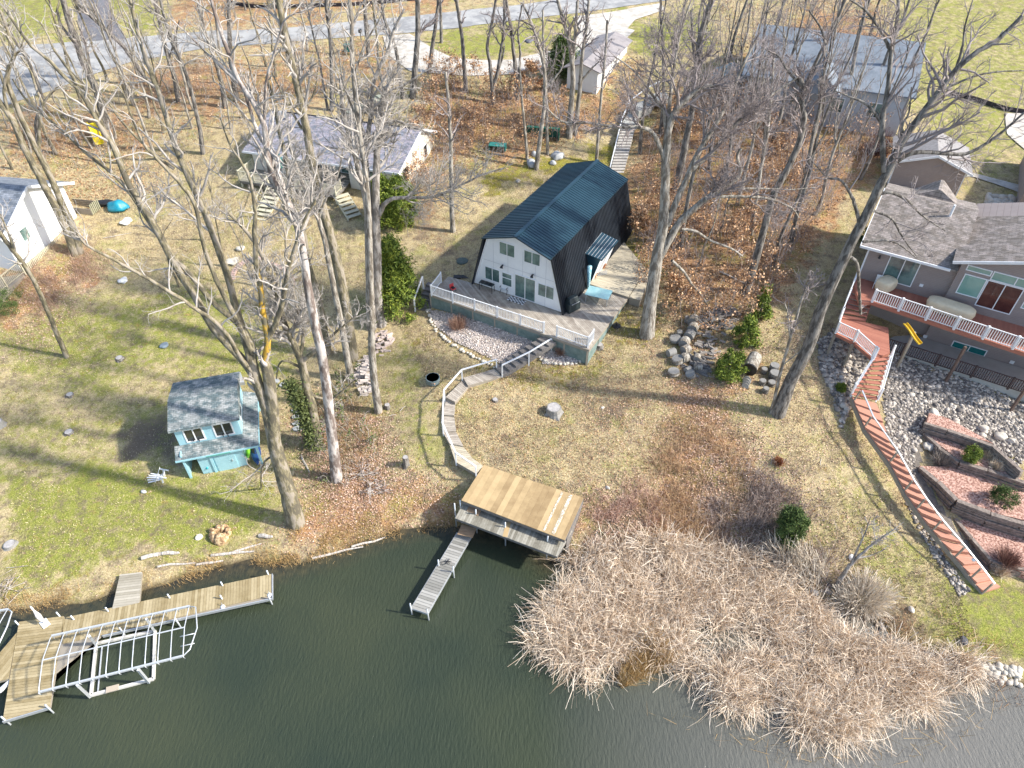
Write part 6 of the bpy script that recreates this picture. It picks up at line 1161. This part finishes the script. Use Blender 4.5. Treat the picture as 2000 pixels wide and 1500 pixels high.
# shrubs with brown leaves (beech and oak saplings)
def sapling_mass(name,label,polys,n,zt,h,leafn,mat,seed,twig=None):
    rg=np.random.default_rng(seed); p2=scatter(polys,n,rg,zt); p2=p2[vnoise(p2[:,0],p2[:,1],3,seed)>.25]; z=hg(p2[:,0],p2[:,1]); m=len(p2); hh=h*(.5+.8*rg.random(m))
    base=np.stack([p2[:,0],p2[:,1],z-.05],1); top=base+np.stack([rg.normal(size=m)*.4,rg.normal(size=m)*.4,hh],1); t=np.linspace(0,1,5)[None,:,None]; Pn=base[:,None]*(1-t)+top[:,None]*t; Pn[:,1:-1]+=rg.normal(size=(m,3,3))*.08
    Rn=np.linspace(.022,.010,5)[None]*np.ones((m,1)); parts=[tubes(Pn,Rn,3)]; a,ra=spawn(Pn,Rn,2.2,.6,1.4,.8,.15,4,rg,rmin=.010); parts.append(tubes(a,ra,3)); b_,rb=spawn(a,ra,2.6,.7,.8,.8,.1,3,rg,rmin=.008); parts.append(tubes(b_,rb,3))
    V,Fq=join(parts); o=stuff(T(mesh_np(name,V,Fq,twig or twig_mauve),label,'brush'))
    if leafn: 
        tips=np.concatenate([a[:,2:].reshape(-1,3),b_.reshape(-1,3)]); k=rg.integers(0,len(tips),leafn); C=tips[k]+rg.normal(size=(leafn,3))*.12; g_=vnoise(C[:,0],C[:,1],2.2,seed+9)>.4; C=C[g_]; V,Fq=quads_at(C,.085,rg); stuff(mesh_np('leaves',V,Fq,mat,o))
    return o
sapling_mass('brown_thicket','thicket of saplings holding brown leaves in the woods right of the cabin',[[(1240,520),(1235,360),(1300,250),(1480,220),(1600,330),(1560,480),(1490,600),(1400,620),(1300,580)]],640,6.8,2.7,44000,leaf_mat,201)
sapling_mass('mauve_thicket','leafless mauve grey thicket between the woods and the taupe house',[[(1500,560),(1560,460),(1640,380),(1720,300),(1720,170),(1560,150),(1480,300)]],620,8,3.2,5000,leaf_mat,202)
sapling_mass('brown_thicket','copper leaved thicket on the bank behind the cabin lawn',[[(850,170),(960,190),(1090,200),(1130,240),(1090,262),(990,285),(880,300),(800,260)]],300,8,2.3,15000,leaf_mat,203)
sapling_mass('brown_thicket','copper leaved bushes against the right end of the cream cottage',[[(800,330),(850,270),(880,300),(850,400),(790,440)]],80,6.4,2.0,3600,leaf_mat,204)
sapling_mass('bare_brush','bare brush in the strip between the left lawn and the road',[[(0,330),(0,230),(260,190),(500,140),(700,120),(700,200),(480,240),(300,290),(100,320)]],260,8.5,2.2,2500,leaf_mat,205,TP)
sapling_mass('bare_brush','leafless brush at the top of the woods by the grey house',[[(1300,60),(1460,20),(1740,0),(1740,160),(1680,170),(1600,60),(1420,150),(1310,120)]],260,10,3.0,2500,leaf_mat,206)
sapling_mass('bare_brush','low bare brush on the bank around the base of the dead snag',[[(600,760),(720,740),(740,900),(660,960),(600,900)]],70,1.7,1.2,1500,ivy,207,TP)
for lab,px,py,r_,h_,n_ in (('oak sapling with copper leaves right of the great oak trunk',1320,600,1.3,2.6,2600),('copper leaved oak branches low on the left of the great oak',1245,470,1.2,3.0,2600),('small copper leaved beech in front of the garage trees',1030,190,1.6,3.6,2600),('copper leaved sapling by the cottage gable',815,300,1.2,3.0,2200)):
    t=thing('leafy_sapling',lab,'sapling',G(px,py)); rg=np.random.default_rng(px); Pn=np.array([[[0,0,0],[.05,0,h_*.4],[0,.08,h_*.7],[.1,0,h_]]]); Rn=np.array([[.05,.04,.03,.015]]); a,ra=spawn(Pn,Rn,5,.7,r_*1.3,1.1,.1,5,rg,tmin=.2,rmin=.012); b_,rb=spawn(a,ra,3,.6,.9,.8,.05,4,rg,rmin=.009); V,Fq=join([tubes(Pn,Rn,6),tubes(a,ra,4),tubes(b_,rb,3)]); mesh_np('trunk',V,Fq,bark_grey,t)
    tips=np.concatenate([b_.reshape(-1,3),a[:,3:].reshape(-1,3)]); C=tips[rg.integers(0,len(tips),n_)]+rg.normal(size=(n_,3))*.1; V,Fq=quads_at(C,.085,rg); mesh_np('crown',V,Fq,leaf_mat,t)
# evergreens
def conifer(name,label,px,py,h,r,n_,mat,shape='oval',seed=1,size=.11,cat='shrub',clumps=70,trunk=True,base=None):
    n=int(n_*1.7); g=base if base is not None else G(px,py); t=thing(name,label,cat,g); rg=np.random.default_rng(seed)
    if trunk: B().tube([(0,0,-.1),(0,0,h*.8)],[.09,.03],7).obj('trunk',bark_grey,t)
    z=rg.random(clumps)**.8; 
    if shape=='oval': rad=r*np.sqrt(np.maximum(0,1-(2*z-1)**2))*.9; zz=z*h
    elif shape=='cone': rad=r*(1-z)**.75; zz=z*h
    else: rad=r*np.sin(np.pi*(.12+.85*z))**.7; zz=z*h
    a=rg.uniform(0,6.283,clumps); rr=rad*(.35+.85*rg.random(clumps)**.8); C=np.stack([np.cos(a)*rr,np.sin(a)*rr,zz],1); cs=r*(.10+.17*rg.random(clumps))
    k=rg.integers(0,clumps,n); pts=C[k]+rg.normal(size=(n,3))*cs[k][:,None]*.75; V,Fq=quads_at(pts,size*1.15,rg,.22); mesh_np('crown',V,Fq,mat,t); return t
conifer('arborvitae','tall yellow green arborvitae beside the cottage stairs',752,440,4.6,1.35,9000,needle,'col',301,.12,'evergreen',120)
conifer('arborvitae','bright green arborvitae behind the smooth grey trees',785,440,4.4,1.3,9000,needle,'col',302,.12,'evergreen',120)
conifer('pine_tree','bushy green pine on the lawn left of the front deck',775,600,6.2,1.9,14000,needle,'cone',303,.15,'evergreen',150)
conifer('young_pine','yellow green young pine in front of the firewood pile',1420,738,2.3,1.0,3600,needle,'oval',304,.11,'evergreen',42)
conifer('young_pine','feathery young pine behind the firewood pile',1455,668,2.2,1.0,1500,needle,'cone',305,.14,'evergreen',40); conifer('young_pine','thin young pine at the edge of the leafy woods',1482,620,2.6,.9,1100,needle,'cone',306,.14,'evergreen',30)
conifer('juniper','dark green juniper standing above the reed bed',1532,1058,2.9,.85,9000,needle_dark,'oval',307,.08,'evergreen',90)
conifer('fir_sapling','green sapling at the foot of the white garage',1095,150,4.0,2.2,4000,needle_dark,'cone',308,.16,'evergreen',80)
for lab,px,py,rr,mt in (('bright green low shrub in the upper mulch bed',1894,884,.62,needle),('round dark green shrub in the wide mulch bed',1956,968,.78,needle_dark),('tiny green clipped bush beside the garden path',1872,345,.75,needle_dark),('small dark yew at the corner of the taupe house roof',1686,470,.7,needle_dark),('dark green bush at the lower left corner of the photo under the porch',22,610,1.3,needle_dark),('low green tuft beside the red stairway',1640,762,.35,needle)):
    zb_={1894:3.38,1956:2.83}.get(px); conifer('shrub',lab,px,py+(14 if zb_ else 0),rr*1.5,rr,2600,mt,'oval',px,.06,'shrub',50,False,P(px,py+14,zb_) if zb_ else None)
for lab,px,py,rr,mt in (('round reddish brown dormant shrub in the lowest mulch bed',1966,1088,.7,M('reddish twigs',(.12,.05,.04),(.36,.20,.15),.5,.9,isl=.8)),('tan grass clump beside the bright green shrub',1930,885,.38,reed_mat),('second tan grass clump above the timber wall',1944,908,.4,reed_mat),('bare grey shrub at the end of the timber wall',1838,905,.7,M('grey stems',(.2,.17,.14),(.42,.37,.33),.5,.9,isl=.8)),('bare reddish shrub in the pebble bed by the deck skirting',895,640,.7,M('rose stems',(.25,.13,.09),(.45,.30,.22),.5,.9,isl=.8)),('second bare shrub near the top of the deck steps',1095,690,.45,M('rose stems',(.2,.1,.1))),('dry grass clump at the foot of the red stairway',1953,1118,.45,reed_mat),('rust brown weed in the middle of the right lawn',1520,905,.3,M('rust weed',(.22,.08,.03),(.45,.2,.09),.5,.9,isl=.8)),('dark burgundy bush left of the garden shed',1712,300,1.6,M('burgundy twigs',(.05,.02,.025),(.2,.09,.09),.5,.9,isl=.8))):
    g={1966:P(1966,1100,1.74),1930:P(1930,893,3.39),1944:P(1944,912,3.39)}.get(px) or G(px,py); rg=np.random.default_rng(px); n=900; p=np.stack([rg.normal(size=n)*rr*.28,rg.normal(size=n)*rr*.28,np.zeros(n)],1); t=thing('dormant_shrub',lab,'shrub',g); a=np.arctan2(p[:,1],p[:,0]); blades('stems',p,rr*1.3,.65,mt,.010,px,2,a,.15,par=t)
# ---------------------------------------------------------------- stones, beds, timber walls
def rockbed(name,label,polys,n,zt,r,mat,seed,sub=1,lift=0,sd=.3):
    rg=np.random.default_rng(seed); p2=scatter(polys,n,rg,zt); z=hg(p2[:,0],p2[:,1]) if not callable(lift) else 0; rr=r*np.exp(rg.normal(size=len(p2))*sd); V,Fq=rocks(np.stack([p2[:,0],p2[:,1],z+rr*.15+lift],1),rr,rg,sub); return stuff(T(mesh_np(name,V,Fq,mat,smooth=True),label,'stones'))
rb=M('bed soil',(.10,.085,.07),(.24,.21,.18),6,.95,bump=.03)
RA=[(1722,790),(1742,700),(1850,738),(2010,795),(2010,900),(1935,880),(1880,850),(1812,822),(1798,870),(1800,925),(1835,985),(1880,1050),(1938,1108),(1915,1115),(1860,1050),(1800,970),(1745,880)]
RBp=[(1598,668),(1640,640),(1700,694),(1668,770),(1655,815),(1632,760),(1604,715)]
def patch(name,poly,zt,mat,lift=.05,step=.35):
    "ground patch following the terrain inside a pixel polygon"
    W=[tuple(P(a,b,zt)[:2]) for a,b in poly]; W=[tuple(G(a,b)[:2]) for a,b in poly]; xs=[p[0] for p in W]; ys=[p[1] for p in W]; b=B(); x=min(xs)
    while x<max(xs):
        y=min(ys)
        while y<max(ys):
            q=clip([(x,y),(x+step,y),(x+step,y+step),(x,y+step)],W) if convex(W) else ([(x,y),(x+step,y),(x+step,y+step),(x,y+step)] if inpoly(np.array([x+step/2]),np.array([y+step/2]),W)[0] else [])
            if len(q)>2: b.add([(p[0],p[1],hz(*p)+lift) for p in q],[tuple(range(len(q)))])
            y+=step
        x+=step
    return S(b.obj(name,mat))
def convex(W):
    s=[ (W[(i+1)%len(W)][0]-W[i][0])*(W[(i+2)%len(W)][1]-W[(i+1)%len(W)][1])-(W[(i+1)%len(W)][1]-W[i][1])*(W[(i+2)%len(W)][0]-W[(i+1)%len(W)][0]) for i in range(len(W))]; return all(v>0 for v in s) or all(v<0 for v in s)
patch('rock_bed_soil',RA,3.8,rb,.03,.25); patch('rock_bed_soil',RBp,4.8,rb,.03,.25)
rockbed('river_rocks','thick spread of rounded river rocks on the slope below the patio',[RA],5200,3.8,.095,stone,401,1); rockbed('river_rocks','rounded rocks left of the landing and red stairway',[RBp],1200,4.8,.13,stone,402,1)
rockbed('river_rocks','pale rocks between the garden shed and the taupe house roof',[[(1735,345),(1835,338),(1845,368),(1800,392),(1740,372)],[(1930,378),(1985,388),(1975,405),(1930,398)]],260,8.4,.2,stone_pale,403,1)
rockbed('river_rocks','small rocks in the little creek below the leaning tree',[[(1590,1140),(1640,1145),(1720,1200),(1760,1240),(1720,1235),(1640,1190)]],90,.5,.12,stone,404,1)
rockbed('river_rocks','stones along the far right shore',[[(1900,1290),(1990,1305),(2000,1335),(1930,1320)]],120,.3,.16,stone_pale,405,1)
GV1=[(836,604),(880,615),(960,640),(1055,672),(1035,695),(985,712),(940,690),(890,665),(850,635)]; GV2=[(1052,690),(1100,680),(1142,698),(1120,712),(1060,708)]
peb=M('pale pebbles',(.26,.23,.22),(.80,.72,.66),.7,.85,isl=.9,c3=(.52,.45,.41))
pm=M('pebble bed',(.34,.30,.28),(.60,.52,.46),14,.9,bump=.03,contrast=1.6,detail=3)
patch('pebble_bed',GV1,3.7,pm,.05,.25); patch('pebble_bed',GV2,3.7,pm,.05,.25)
rockbed('pebbles','pale pebbles filling the curved bed below the front deck',[GV1],6000,3.75,.036,peb,406,1,.06); rockbed('pebbles','pale pebbles in the small bed right of the deck steps',[GV2],1400,3.75,.036,peb,407,1,.06)
rg=np.random.default_rng(5)
def along(pts,step):
    W=[G(*q) for q in pts]; out=[]; 
    for a,c in zip(W,W[1:]):
        n=max(1,int((c-a).length/step)); out+= [a.lerp(c,i/n) for i in range(n)]
    return out
for lab,grp,pts in (('pale rounded border stone edging the curved pebble bed below the deck','border stones of the curved pebble bed',[(835,606),(845,636),(865,660),(895,680),(930,700),(965,718),(975,722)]),('pale border stone edging the small pebble bed right of the deck steps','border stones of the small pebble bed',[(1053,698),(1070,709),(1100,712),(1125,710),(1143,700)])):
    for p in along(pts,.27):
        V,Fq=rocks([np.zeros(3)],[rg.uniform(.10,.17)],rg,2,.7); o=mesh_np('border_stone',V,Fq,stone_pale,smooth=True); o.location=(p.x+rg.normal()*.05,p.y+rg.normal()*.05,hz(p.x,p.y)+.08); T(o,lab,'stone',grp)
def boulder(px,py,r,lab,mat=None,flat=.7,g=None):
    V,Fq=rocks([np.zeros(3)],[r],rg,3,flat,.2); g=g if g is not None else G(px,py); o=mesh_np('boulder',V,Fq,mat or stone_pale,smooth=True); o.location=(g.x,g.y,g.z+r*.25); return T(o,lab,'boulder')
for a in ((1823,809,.42,'large tan boulder at the top end of the timber wall'),(1919,838,.36,'pinkish boulder above the upper timber wall'),(1954,853,.36,'pale grey boulder above the upper timber wall'),(1917,851,.22,'small boulder just under the pinkish one'),(1812,873,.33,'grey slab like boulder beside the bare grey shrub'),(1866,823,.22,'rounded boulder in the gap of the upper mulch bed'),(1975,862,.22,'brown boulder right of the pale grey one'),(1090,308,.55,'pale grey boulder behind the cabin, left of the pair',stone_grey),(1079,320,.35,'small pale boulder just below the larger one behind the cabin',stone_grey),(1038,322,.55,'dark grey boulder at the foot of the boulder trees',stone_grey),(1045,303,.4,'small grey boulder behind the dark one',stone_grey),(1012,355,.25,'small white stone on the lawn behind the cabin'),(247,435,.55,'flat white rock on the lawn beside the blue tarp',M('white rock',(.62,.62,.60),(.8,.8,.78))),(241,549,.35,'chalky white patch of rock in the left lawn',M('white rock',(.6,.6,.6))),(389,1050,.2,'cream rounded rock left of the rotten stump',M('cream rock',(.62,.58,.45),(.75,.7,.58))),(281,961,.16,'small grey stone on the lawn below the adirondack chair',stone_grey),(470,487,.4,'pale flat rock near the brick arc',stone_pale),(456,512,.45,'second flat rock touching the brick arc',stone_pale),(1590,1158,.22,'greenish boulder at the creek mouth',stone_grey),(1662,1090,.2,'white stone at the base of the small leaning tree',M('white rock',(.6,.6,.6))),(1780,1192,.2,'pale stone on the right shore weeds'),(1187,953,.14,'small cream stone on the slope behind the boathouse'),(1177,797,.12,'tiny cream stone in the dark patch of the slope'),(1883,1252,.22,'dark round stone at the edge of the right lawn',M('dark rock',(.06,.06,.07),(.12,.12,.13))),(321,676,.3,'flat blue grey stone in the left lawn',M('blue stone',(.16,.2,.24),(.24,.3,.34)))): boulder(*a[:4],a[4] if len(a)>4 else None,.45 if 'flat' in a[3] or 'patch' in a[3] else .7)
mulch=M('red mulch',(.22,.10,.07),(.66,.42,.34),9,.95,bump=.05,contrast=1.4,detail=9)
def terrace(poly,z,depth=1.2): return S(B().prism([tuple(P(*q,z)[:2]) for q in poly],z-depth,z).obj('mulch_bed',mulch))
terrace([(1815,806),(1850,816),(1905,846),(1940,866),(1850,838),(1810,826)],4.15,1.2)
terrace([(1808,848),(1850,858),(1940,880),(1996,938),(1935,916),(1876,900)],3.4,1.0)
terrace([(1796,910),(1876,912),(2010,960),(2060,1030),(1935,1000),(1868,975)],2.85,1.4)
terrace([(1868,1010),(1945,1036),(2060,1068),(2060,1140),(1938,1096)],1.75,1.2)
def timberwall(label,pts,z,courses,w=.16):
    t=thing('timber_wall',label,'retaining wall'); tm_=M('weathered dark timber',(.06,.045,.036),(.36,.30,.26),5,.9,isl=.6,bump=.02,contrast=2.2); W=[P(*q,z) for q in pts]
    for c_ in range(courses):
        for a,c in zip(W,W[1:]):
            d=(c-a); n=max(1,round(d.length/2.2)); off=.3*(c_%2)
            for i in range(n):
                p=a.lerp(c,(i+off*(i>0))/n); q=a.lerp(c,min(1,(i+1+(off if i<n-1 else 0))/n)); j=Vector((rg.normal()*.03,rg.normal()*.03,-.19*c_-.06)); u=(q-p).normalized()*.02
                B().beam(p+j+u,q+j-u,w+.06*rg.random(),.15).obj('timber',tm_,t)
timberwall('upper dark timber wall under the tan boulder',[(1806,826),(1852,840),(1940,871),(1998,922)],4.2,5,.2)
timberwall('dark timber wall slanting down behind the bare grey shrub',[(1804,845),(1835,874),(1876,902)],3.45,4,.2)
timberwall('middle timber wall behind the round dark shrub',[(1876,901),(1930,918),(2010,946)],3.5,4,.28)
timberwall('left wing of the tall timber wall beside the rocks',[(1798,912),(1832,940),(1868,976)],2.95,6,.28)
timberwall('tall weathered timber wall in front of the wide mulch bed',[(1869,977),(1935,1002),(2060,1040)],2.95,7,.28)
timberwall('lowest timber edging around the reddish brown shrub',[(1866,1012),(1898,1050),(1938,1096),(2060,1128)],1.85,4,.2)
# brick arc, stepping stones, stone steps
br_=M('pinkish brick',(.36,.22,.18),(.60,.44,.38),4,.9,isl=.6)
for i in range(34):
    a=math.pi*(1.02-i/33*1.1); px=513+58*math.cos(a); py=545-38*math.sin(a)-(10 if i<16 else 0)+8; g=G(px,py); o=B().box(-.13,.13,-.2,.2,0,.14).obj('edging_brick',br_); o.location=(g.x,g.y,g.z-.03); o.rotation_euler=(0,0,a+R_(90)); T(o,'pinkish brick in the curved garden edging on the lawn','brick','bricks of the curved garden edging')
for i,(px,py) in enumerate([(536,745),(556,752),(572,765),(578,778),(580,791),(581,803),(580,815),(582,828),(583,838)]):
    g=G(px,py); o=B().prism([(.42*math.cos(k)*(1+.12*rg.normal()),.27*math.sin(k)*(1+.1*rg.normal())) for k in np.linspace(0,5.5,8)],0,.1).obj('stepping_stone',stone_grey); o.location=(g.x,g.y,g.z); T(o,'flat grey stepping stone in the row between shed and ivy tree','stone','stepping stones by the shed')
o=B().prism([tuple(P(*q,1.9)[:2]) for q in ((437,733),(470,728),(478,748),(430,752))],1.5,1.98).obj('stone_slab',stone_grey); T(o,'flat stone slab behind the blue shed roof','slab')
# fire ring, stumps, logs
t=thing('fire_ring','round galvanised fire ring full of ash on the lawn left of the curved walk','fire ring',G(846,745)); b=B(); r1=.52
b.tube([(0,0,0),(0,0,.42),(0,0,.42),(0,0,.05)],[r1,r1,r1-.05,r1-.05],24,False); b.obj('ring',M('blue grey steel',(.10,.15,.17),(.22,.28,.30),4,.5,metal=.3),t); V,Fq=quads_at(rg.normal(size=(260,3))*[.2,.2,.05]+[0,0,.2],.08,rg); mesh_np('ash',V,Fq,leaf_pale,t); B().tube([(0,0,.0),(0,0,.16)],r1-.06,20).obj('ash_bed',M('ash',(.12,.09,.08),(.3,.26,.24)),t)
def stump(px,py,r,h,lab,mat=log_end,flare=1.25):
    g=G(px,py); t=thing('tree_stump',lab,'stump',g); b=B(); n=16; rg2=np.random.default_rng(px); w1=1+.18*rg2.normal(size=n)*.6
    for z,k in ((-.1,flare*1.15),(h*.35,1.08),(h,1.0)): 
        for j in range(n): a=2*math.pi*j/n; b.v.append((math.cos(a)*r*k*(1+(w1[j]-1)*(k-.9)*3),math.sin(a)*r*k*(1+(w1[j]-1)*(k-.9)*3),z))
    for i in range(2):
        for j in range(n): b.f.append((i*n+j,i*n+(j+1)%n,(i+1)*n+(j+1)%n,(i+1)*n+j))
    b.f.append(tuple(2*n+j for j in range(n))); b.obj('bark',mat,t); B().tube([(0,0,h),(0,0,h+.012)],r*.85,14).obj('cut_face',M('pale cut face',(.30,.28,.27),(.52,.50,.48),5,.9),t); return t
stump(1081,806,.50,.55,'large weathered grey stump in the middle of the slope'); stump(794,908,.2,.8,'tall brown rotten stump left of the curved walk',bark_dark); stump(967,782,.2,.12,'low dark stump cut flush in the slope grass',bark_dark); stump(1170,678,.28,.3,'short dark stump at the right corner of the deck',bark_dark); stump(233,700,.28,.1,'low rotten stump in the left lawn',bark_dark); stump(137,772,.26,.12,'small brown stump in the left lawn',bark_dark); stump(135,845,.3,.12,'low dark stump left of the shed lawn',bark_dark); stump(757,796,.2,.3,'pair of dark log rounds beside the ivy wrapped trunk',bark_dark); stump(0,832,.35,.5,'grey stump cut by the left edge'); stump(20,1065,.35,.15,'greyish rotten stump on the lower left lawn',log_end)
def log(px,py,L,r,yaw,lab,grp=None,mat=None,pitch=0,zoff=0,ends=True,name='log_round'):
    g=G(px,py); t=bpy.data.objects.new(name,None); sc.collection.objects.link(t); t.location=(g.x,g.y,g.z+r*(1 if pitch==0 else .2)+zoff); t.rotation_euler=(0,pitch,yaw); T(t,lab,'log',grp)
    k=[r*(1+.04*rg.normal()) for _ in range(4)]; B().tube([(-L/2,0,0),(-L/6,0,0),(L/6,0,0),(L/2,0,0)],k,14).obj('bark',mat or bark_grey,t,smooth=False)
    if ends:
        for s_ in(-1,1): B().tube([(s_*L/2,0,0),(s_*(L/2+.012),0,0)],r*.88,14).obj('cut_end',log_end,t)
    return t
LG='sawn log round in the heap left of the split firewood'; GG='log rounds in the heap'
for i,(px,py,L,r,yw,pt,zo) in enumerate([(1341,628,.5,.2,R_(90),R_(90),.15),(1352,634,.62,.40,R_(60),0,0),(1352,648,.6,.40,R_(60),0,0),(1345,662,.6,.38,R_(60),0,0),(1335,676,.6,.38,R_(60),0,0),(1326,656,.5,.24,R_(80),R_(90),.15),(1318,668,.3,.42,0,R_(80),.2),(1338,690,.55,.36,R_(30),0,0),(1336,706,.5,.36,R_(20),0,0),(1310,694,.6,.3,R_(25),0,0),(1322,708,.35,.42,0,R_(75),.2),(1360,704,.5,.26,R_(70),0,0),(1343,725,.5,.2,R_(40),0,0),(1362,722,.6,.24,R_(-10),0,0),(1315,730,.25,.42,0,R_(88),.1),(1348,735,.4,.34,R_(30),R_(60),.1)]):
    log(px,py,L,r,yw,LG,GG,bark_grey if i%3 else log_end,pt,zo)
big=log(1467,718,1.5,.48,R_(62),'long ribbed grey log section lying near the young pine'); 
b=B(); b.tube([(-.9,0,0),(-.76,0,0)],.5,16); b.obj('black_band',black,big)
for i in range(4): log(1458-i,744+i*4,.12,.3-.02*i,R_(62),'thin grey slice of the row at the end of the long log','thin log slices',log_end,R_(30),0,False,'log_slice')
for px,py,L,r,lab in ((1491,728,.4,.22,'small upright round beside the two large stumps near the leaning trunk'),(1510,724,.55,.36,'rear large upright round near the leaning trunk'),(1511,738,.5,.4,'front large pale topped round near the leaning trunk'),(1488,750,.35,.24,'dark upright round at the left of the small group'),(1494,766,.4,.22,'lowest small upright round of the group'),(1506,752,.3,.26,'dark round tucked between the group of stumps')): log(px,py,L,r,0,lab,None,bark_dark,R_(90),L*.4)
def splitpile(lab,grp,pts,n,mat,L,zh,seed,yaw0,sp):
    rg=np.random.default_rng(seed); p2=scatter([pts],n,rg,4.0)[:n]; cx,cy=p2.mean(0)
    protos=[]
    for k in range(5):
        b=B(); s_=.07+.02*k/4; b.hexa([(-L/2,-s_,-s_*.6),(L/2,-s_*.9,-s_*.6),(L/2,s_,-s_*.5),(-L/2,s_*.9,-s_*.6)],[(-L/2,-s_*.4,s_),(L/2,-s_*.3,s_*.8),(L/2,s_*.7,s_*.7),(-L/2,s_*.5,s_)]); protos.append(b)
    me=[]
    for k in range(5): m_=bpy.data.meshes.new('split_log'); m_.from_pydata(protos[k].v,[],protos[k].f); m_.materials.append(mat); me.append(m_)
    for (x,y) in p2:
        o=bpy.data.objects.new('split_log',me[rg.integers(5)]); sc.collection.objects.link(o); d=max(0,1-math.hypot(x-cx,y-cy)/sp); o.location=(x,y,hz(x,y)+.05+rg.random()*zh*d); o.rotation_euler=(rg.normal()*.3,rg.normal()*.25,yaw0+rg.normal()*.35); s_=rg.uniform(.7,1.25); o.scale=(s_,s_*1.1,s_*1.1); T(o,lab,'firewood',grp)
splitpile('dark split log in the firewood heap behind the young pine','split logs of the big heap',[(1362,640),(1400,625),(1432,622),(1440,650),(1410,680),(1395,710),(1370,700),(1352,675)],120,split_wood,.5,.8,601,R_(-15),2.6)
splitpile('dark stick in the lower tangle of the firewood heap','sticks of the lower tangle',[(1345,700),(1395,705),(1370,745),(1330,725)],30,wood_dark,.9,.3,602,R_(-40),2)
splitpile('pale split log in the stack beside the ivy wrapped trunk','pale split logs of the stack',[(696,678),(716,668),(724,700),(728,728),(700,738),(690,705)],95,M('pale split wood',(.30,.24,.21),(.66,.60,.56),4,.9,isl=.8),.5,.9,603,R_(10),1.6)
splitpile('grey split log scattered at the foot of the smooth grey trees','grey split logs by the smooth trees',[(722,640),(755,630),(772,650),(745,672),(722,668)],45,M('greyish split wood',(.28,.22,.2),(.6,.5,.45),4,.9,isl=.8),.5,.35,604,R_(30),1.6)
# driftwood, rotten stump, sticks
dw_=M('driftwood',(.34,.30,.26),(.62,.57,.51),5,.9,stretch=(4,1,1),contrast=1.5)
for px,py,L,r,yw,lab in ((303,1087,1.5,.13,R_(16),'pale driftwood log left of the dry bank grass'),(335,1082,1.0,.12,R_(5),'short brown beam right of the pale driftwood log'),(345,1104,2.2,.07,R_(10),'long grey plank washed up on the bank edge'),(410,1100,1.6,.08,R_(12),'broken board sticking out over the dark water'),(455,1082,2.6,.09,R_(8),'long weathered beam along the left bank'),(480,1072,2.0,.07,R_(20),'thin pole lying above the weathered beam'),(520,1049,.9,.13,R_(-8),'grey chunk of driftwood near the cottonwood base'),(1078,978,.5,.06,0,'thin dead branch on the slope'),(660,1080,3.2,.07,R_(15),'long dark timber edging the bank right of the cottonwood'),(720,1060,2.2,.07,R_(22),'second dark timber edging the bank'),(596,905,2.0,.07,R_(-60),'broken pale branch leaning at the foot of the ivy tree'),(592,800,2.6,.035,R_(-80),'thin pale pole lying beside the stepping stones'),(790,795,1.0,.02,R_(60),'thin white stick on the lawn below the fire ring'),(771,810,.8,.02,R_(20),'short white stick near the walk'),(230,460,2.4,.03,R_(25),'long thin branch fallen on the left lawn'),(1435,545,3.0,.07,R_(-40),'pale fallen branch in the brown leaves'),(1385,735,.9,.03,R_(-20),'curved stick in the leaves below the log heap'),(1603,900,.8,.02,R_(70),'upright dry twig in the right lawn'),(1115,1085,1.6,.08,R_(-50),'waterlogged pale log at the edge of the reeds')):
    g=G(px,py); t=B(); pts=[(-L/2,0,0),(-L/6,.06*L*rg.normal()*.4,r*.3),(L/6,.06*L*rg.normal()*.4,0),(L/2,0,0)]; t.tube(pts,[r,r*1.05,r*.95,r*.6],7); o=t.obj('driftwood' if py>1040 else 'fallen_branch',dw_); o.location=(g.x,g.y,max(g.z,.02)+r*.8); o.rotation_euler=(0,rg.normal()*.06,yw); T(o,lab,'wood')
t=thing('rotten_stump','broken orange brown rotten stump on the left bank','stump',G(432,1044)); 
for k in range(9):
    a=k*.7; r_=.45+.15*rg.random(); V,Fq=rocks([np.array([math.cos(a)*r_,math.sin(a)*r_*.8,.1])],[rg.uniform(.16,.3)],rg,2,1.2,.4); mesh_np('rotten_chunk',V,Fq,M('rotten wood',(.24,.14,.07),(.66,.48,.28),5,.9,bump=.05,contrast=1.6),t)
for i,(px,py) in enumerate([(745,1085),(15,1160),(8,1135)]):
    g=G(px,py)
for px,py,lab,sp_ in ((712,925,'heap of thin pale sticks on the leafy bank',.5),(735,955,'second heap of pale sticks nearer the water',.4),(10,1150,'pile of bleached sticks at the left edge by the lift',.6)):
    g=G(px,py); k=26; a=rg.uniform(0,6.28,k); Pn=[]; 
    for j in range(k):
        c_=np.array([g.x+rg.normal()*sp_,g.y+rg.normal()*sp_*.7,g.z+.1+rg.random()*.15]); d=np.array([math.cos(a[j]),math.sin(a[j]),rg.normal()*.15])*rg.uniform(.3,.8); Pn.append([c_-d,c_+d*.1+rg.normal(size=3)*.03,c_+d])
    V,Fq=tubes(np.array(Pn),np.full((k,3),.018),4); T(stuff(mesh_np('stick_heap',V,Fq,bark_dead)),lab,'sticks')
# yellow strip snagged in the right tree, hull scrap in reeds
a=P(1767,632,9.3); c=P(1797,672,8.9); trough('yellow_strip','crumpled yellow plastic strip snagged in the bare branches over the deck edge',a,c,.30,M('old yellow plastic',(.62,.38,.01),(.75,.50,.02),3,.5),'plastic strip')
g=P(1532,1333,.12); V,Fq=ico(2); o=mesh_np('white_buoy',V*[.3,.12,.08],Fq,white,smooth=True); o.location=g; T(o,'small white float caught in the gap of the reeds','float')
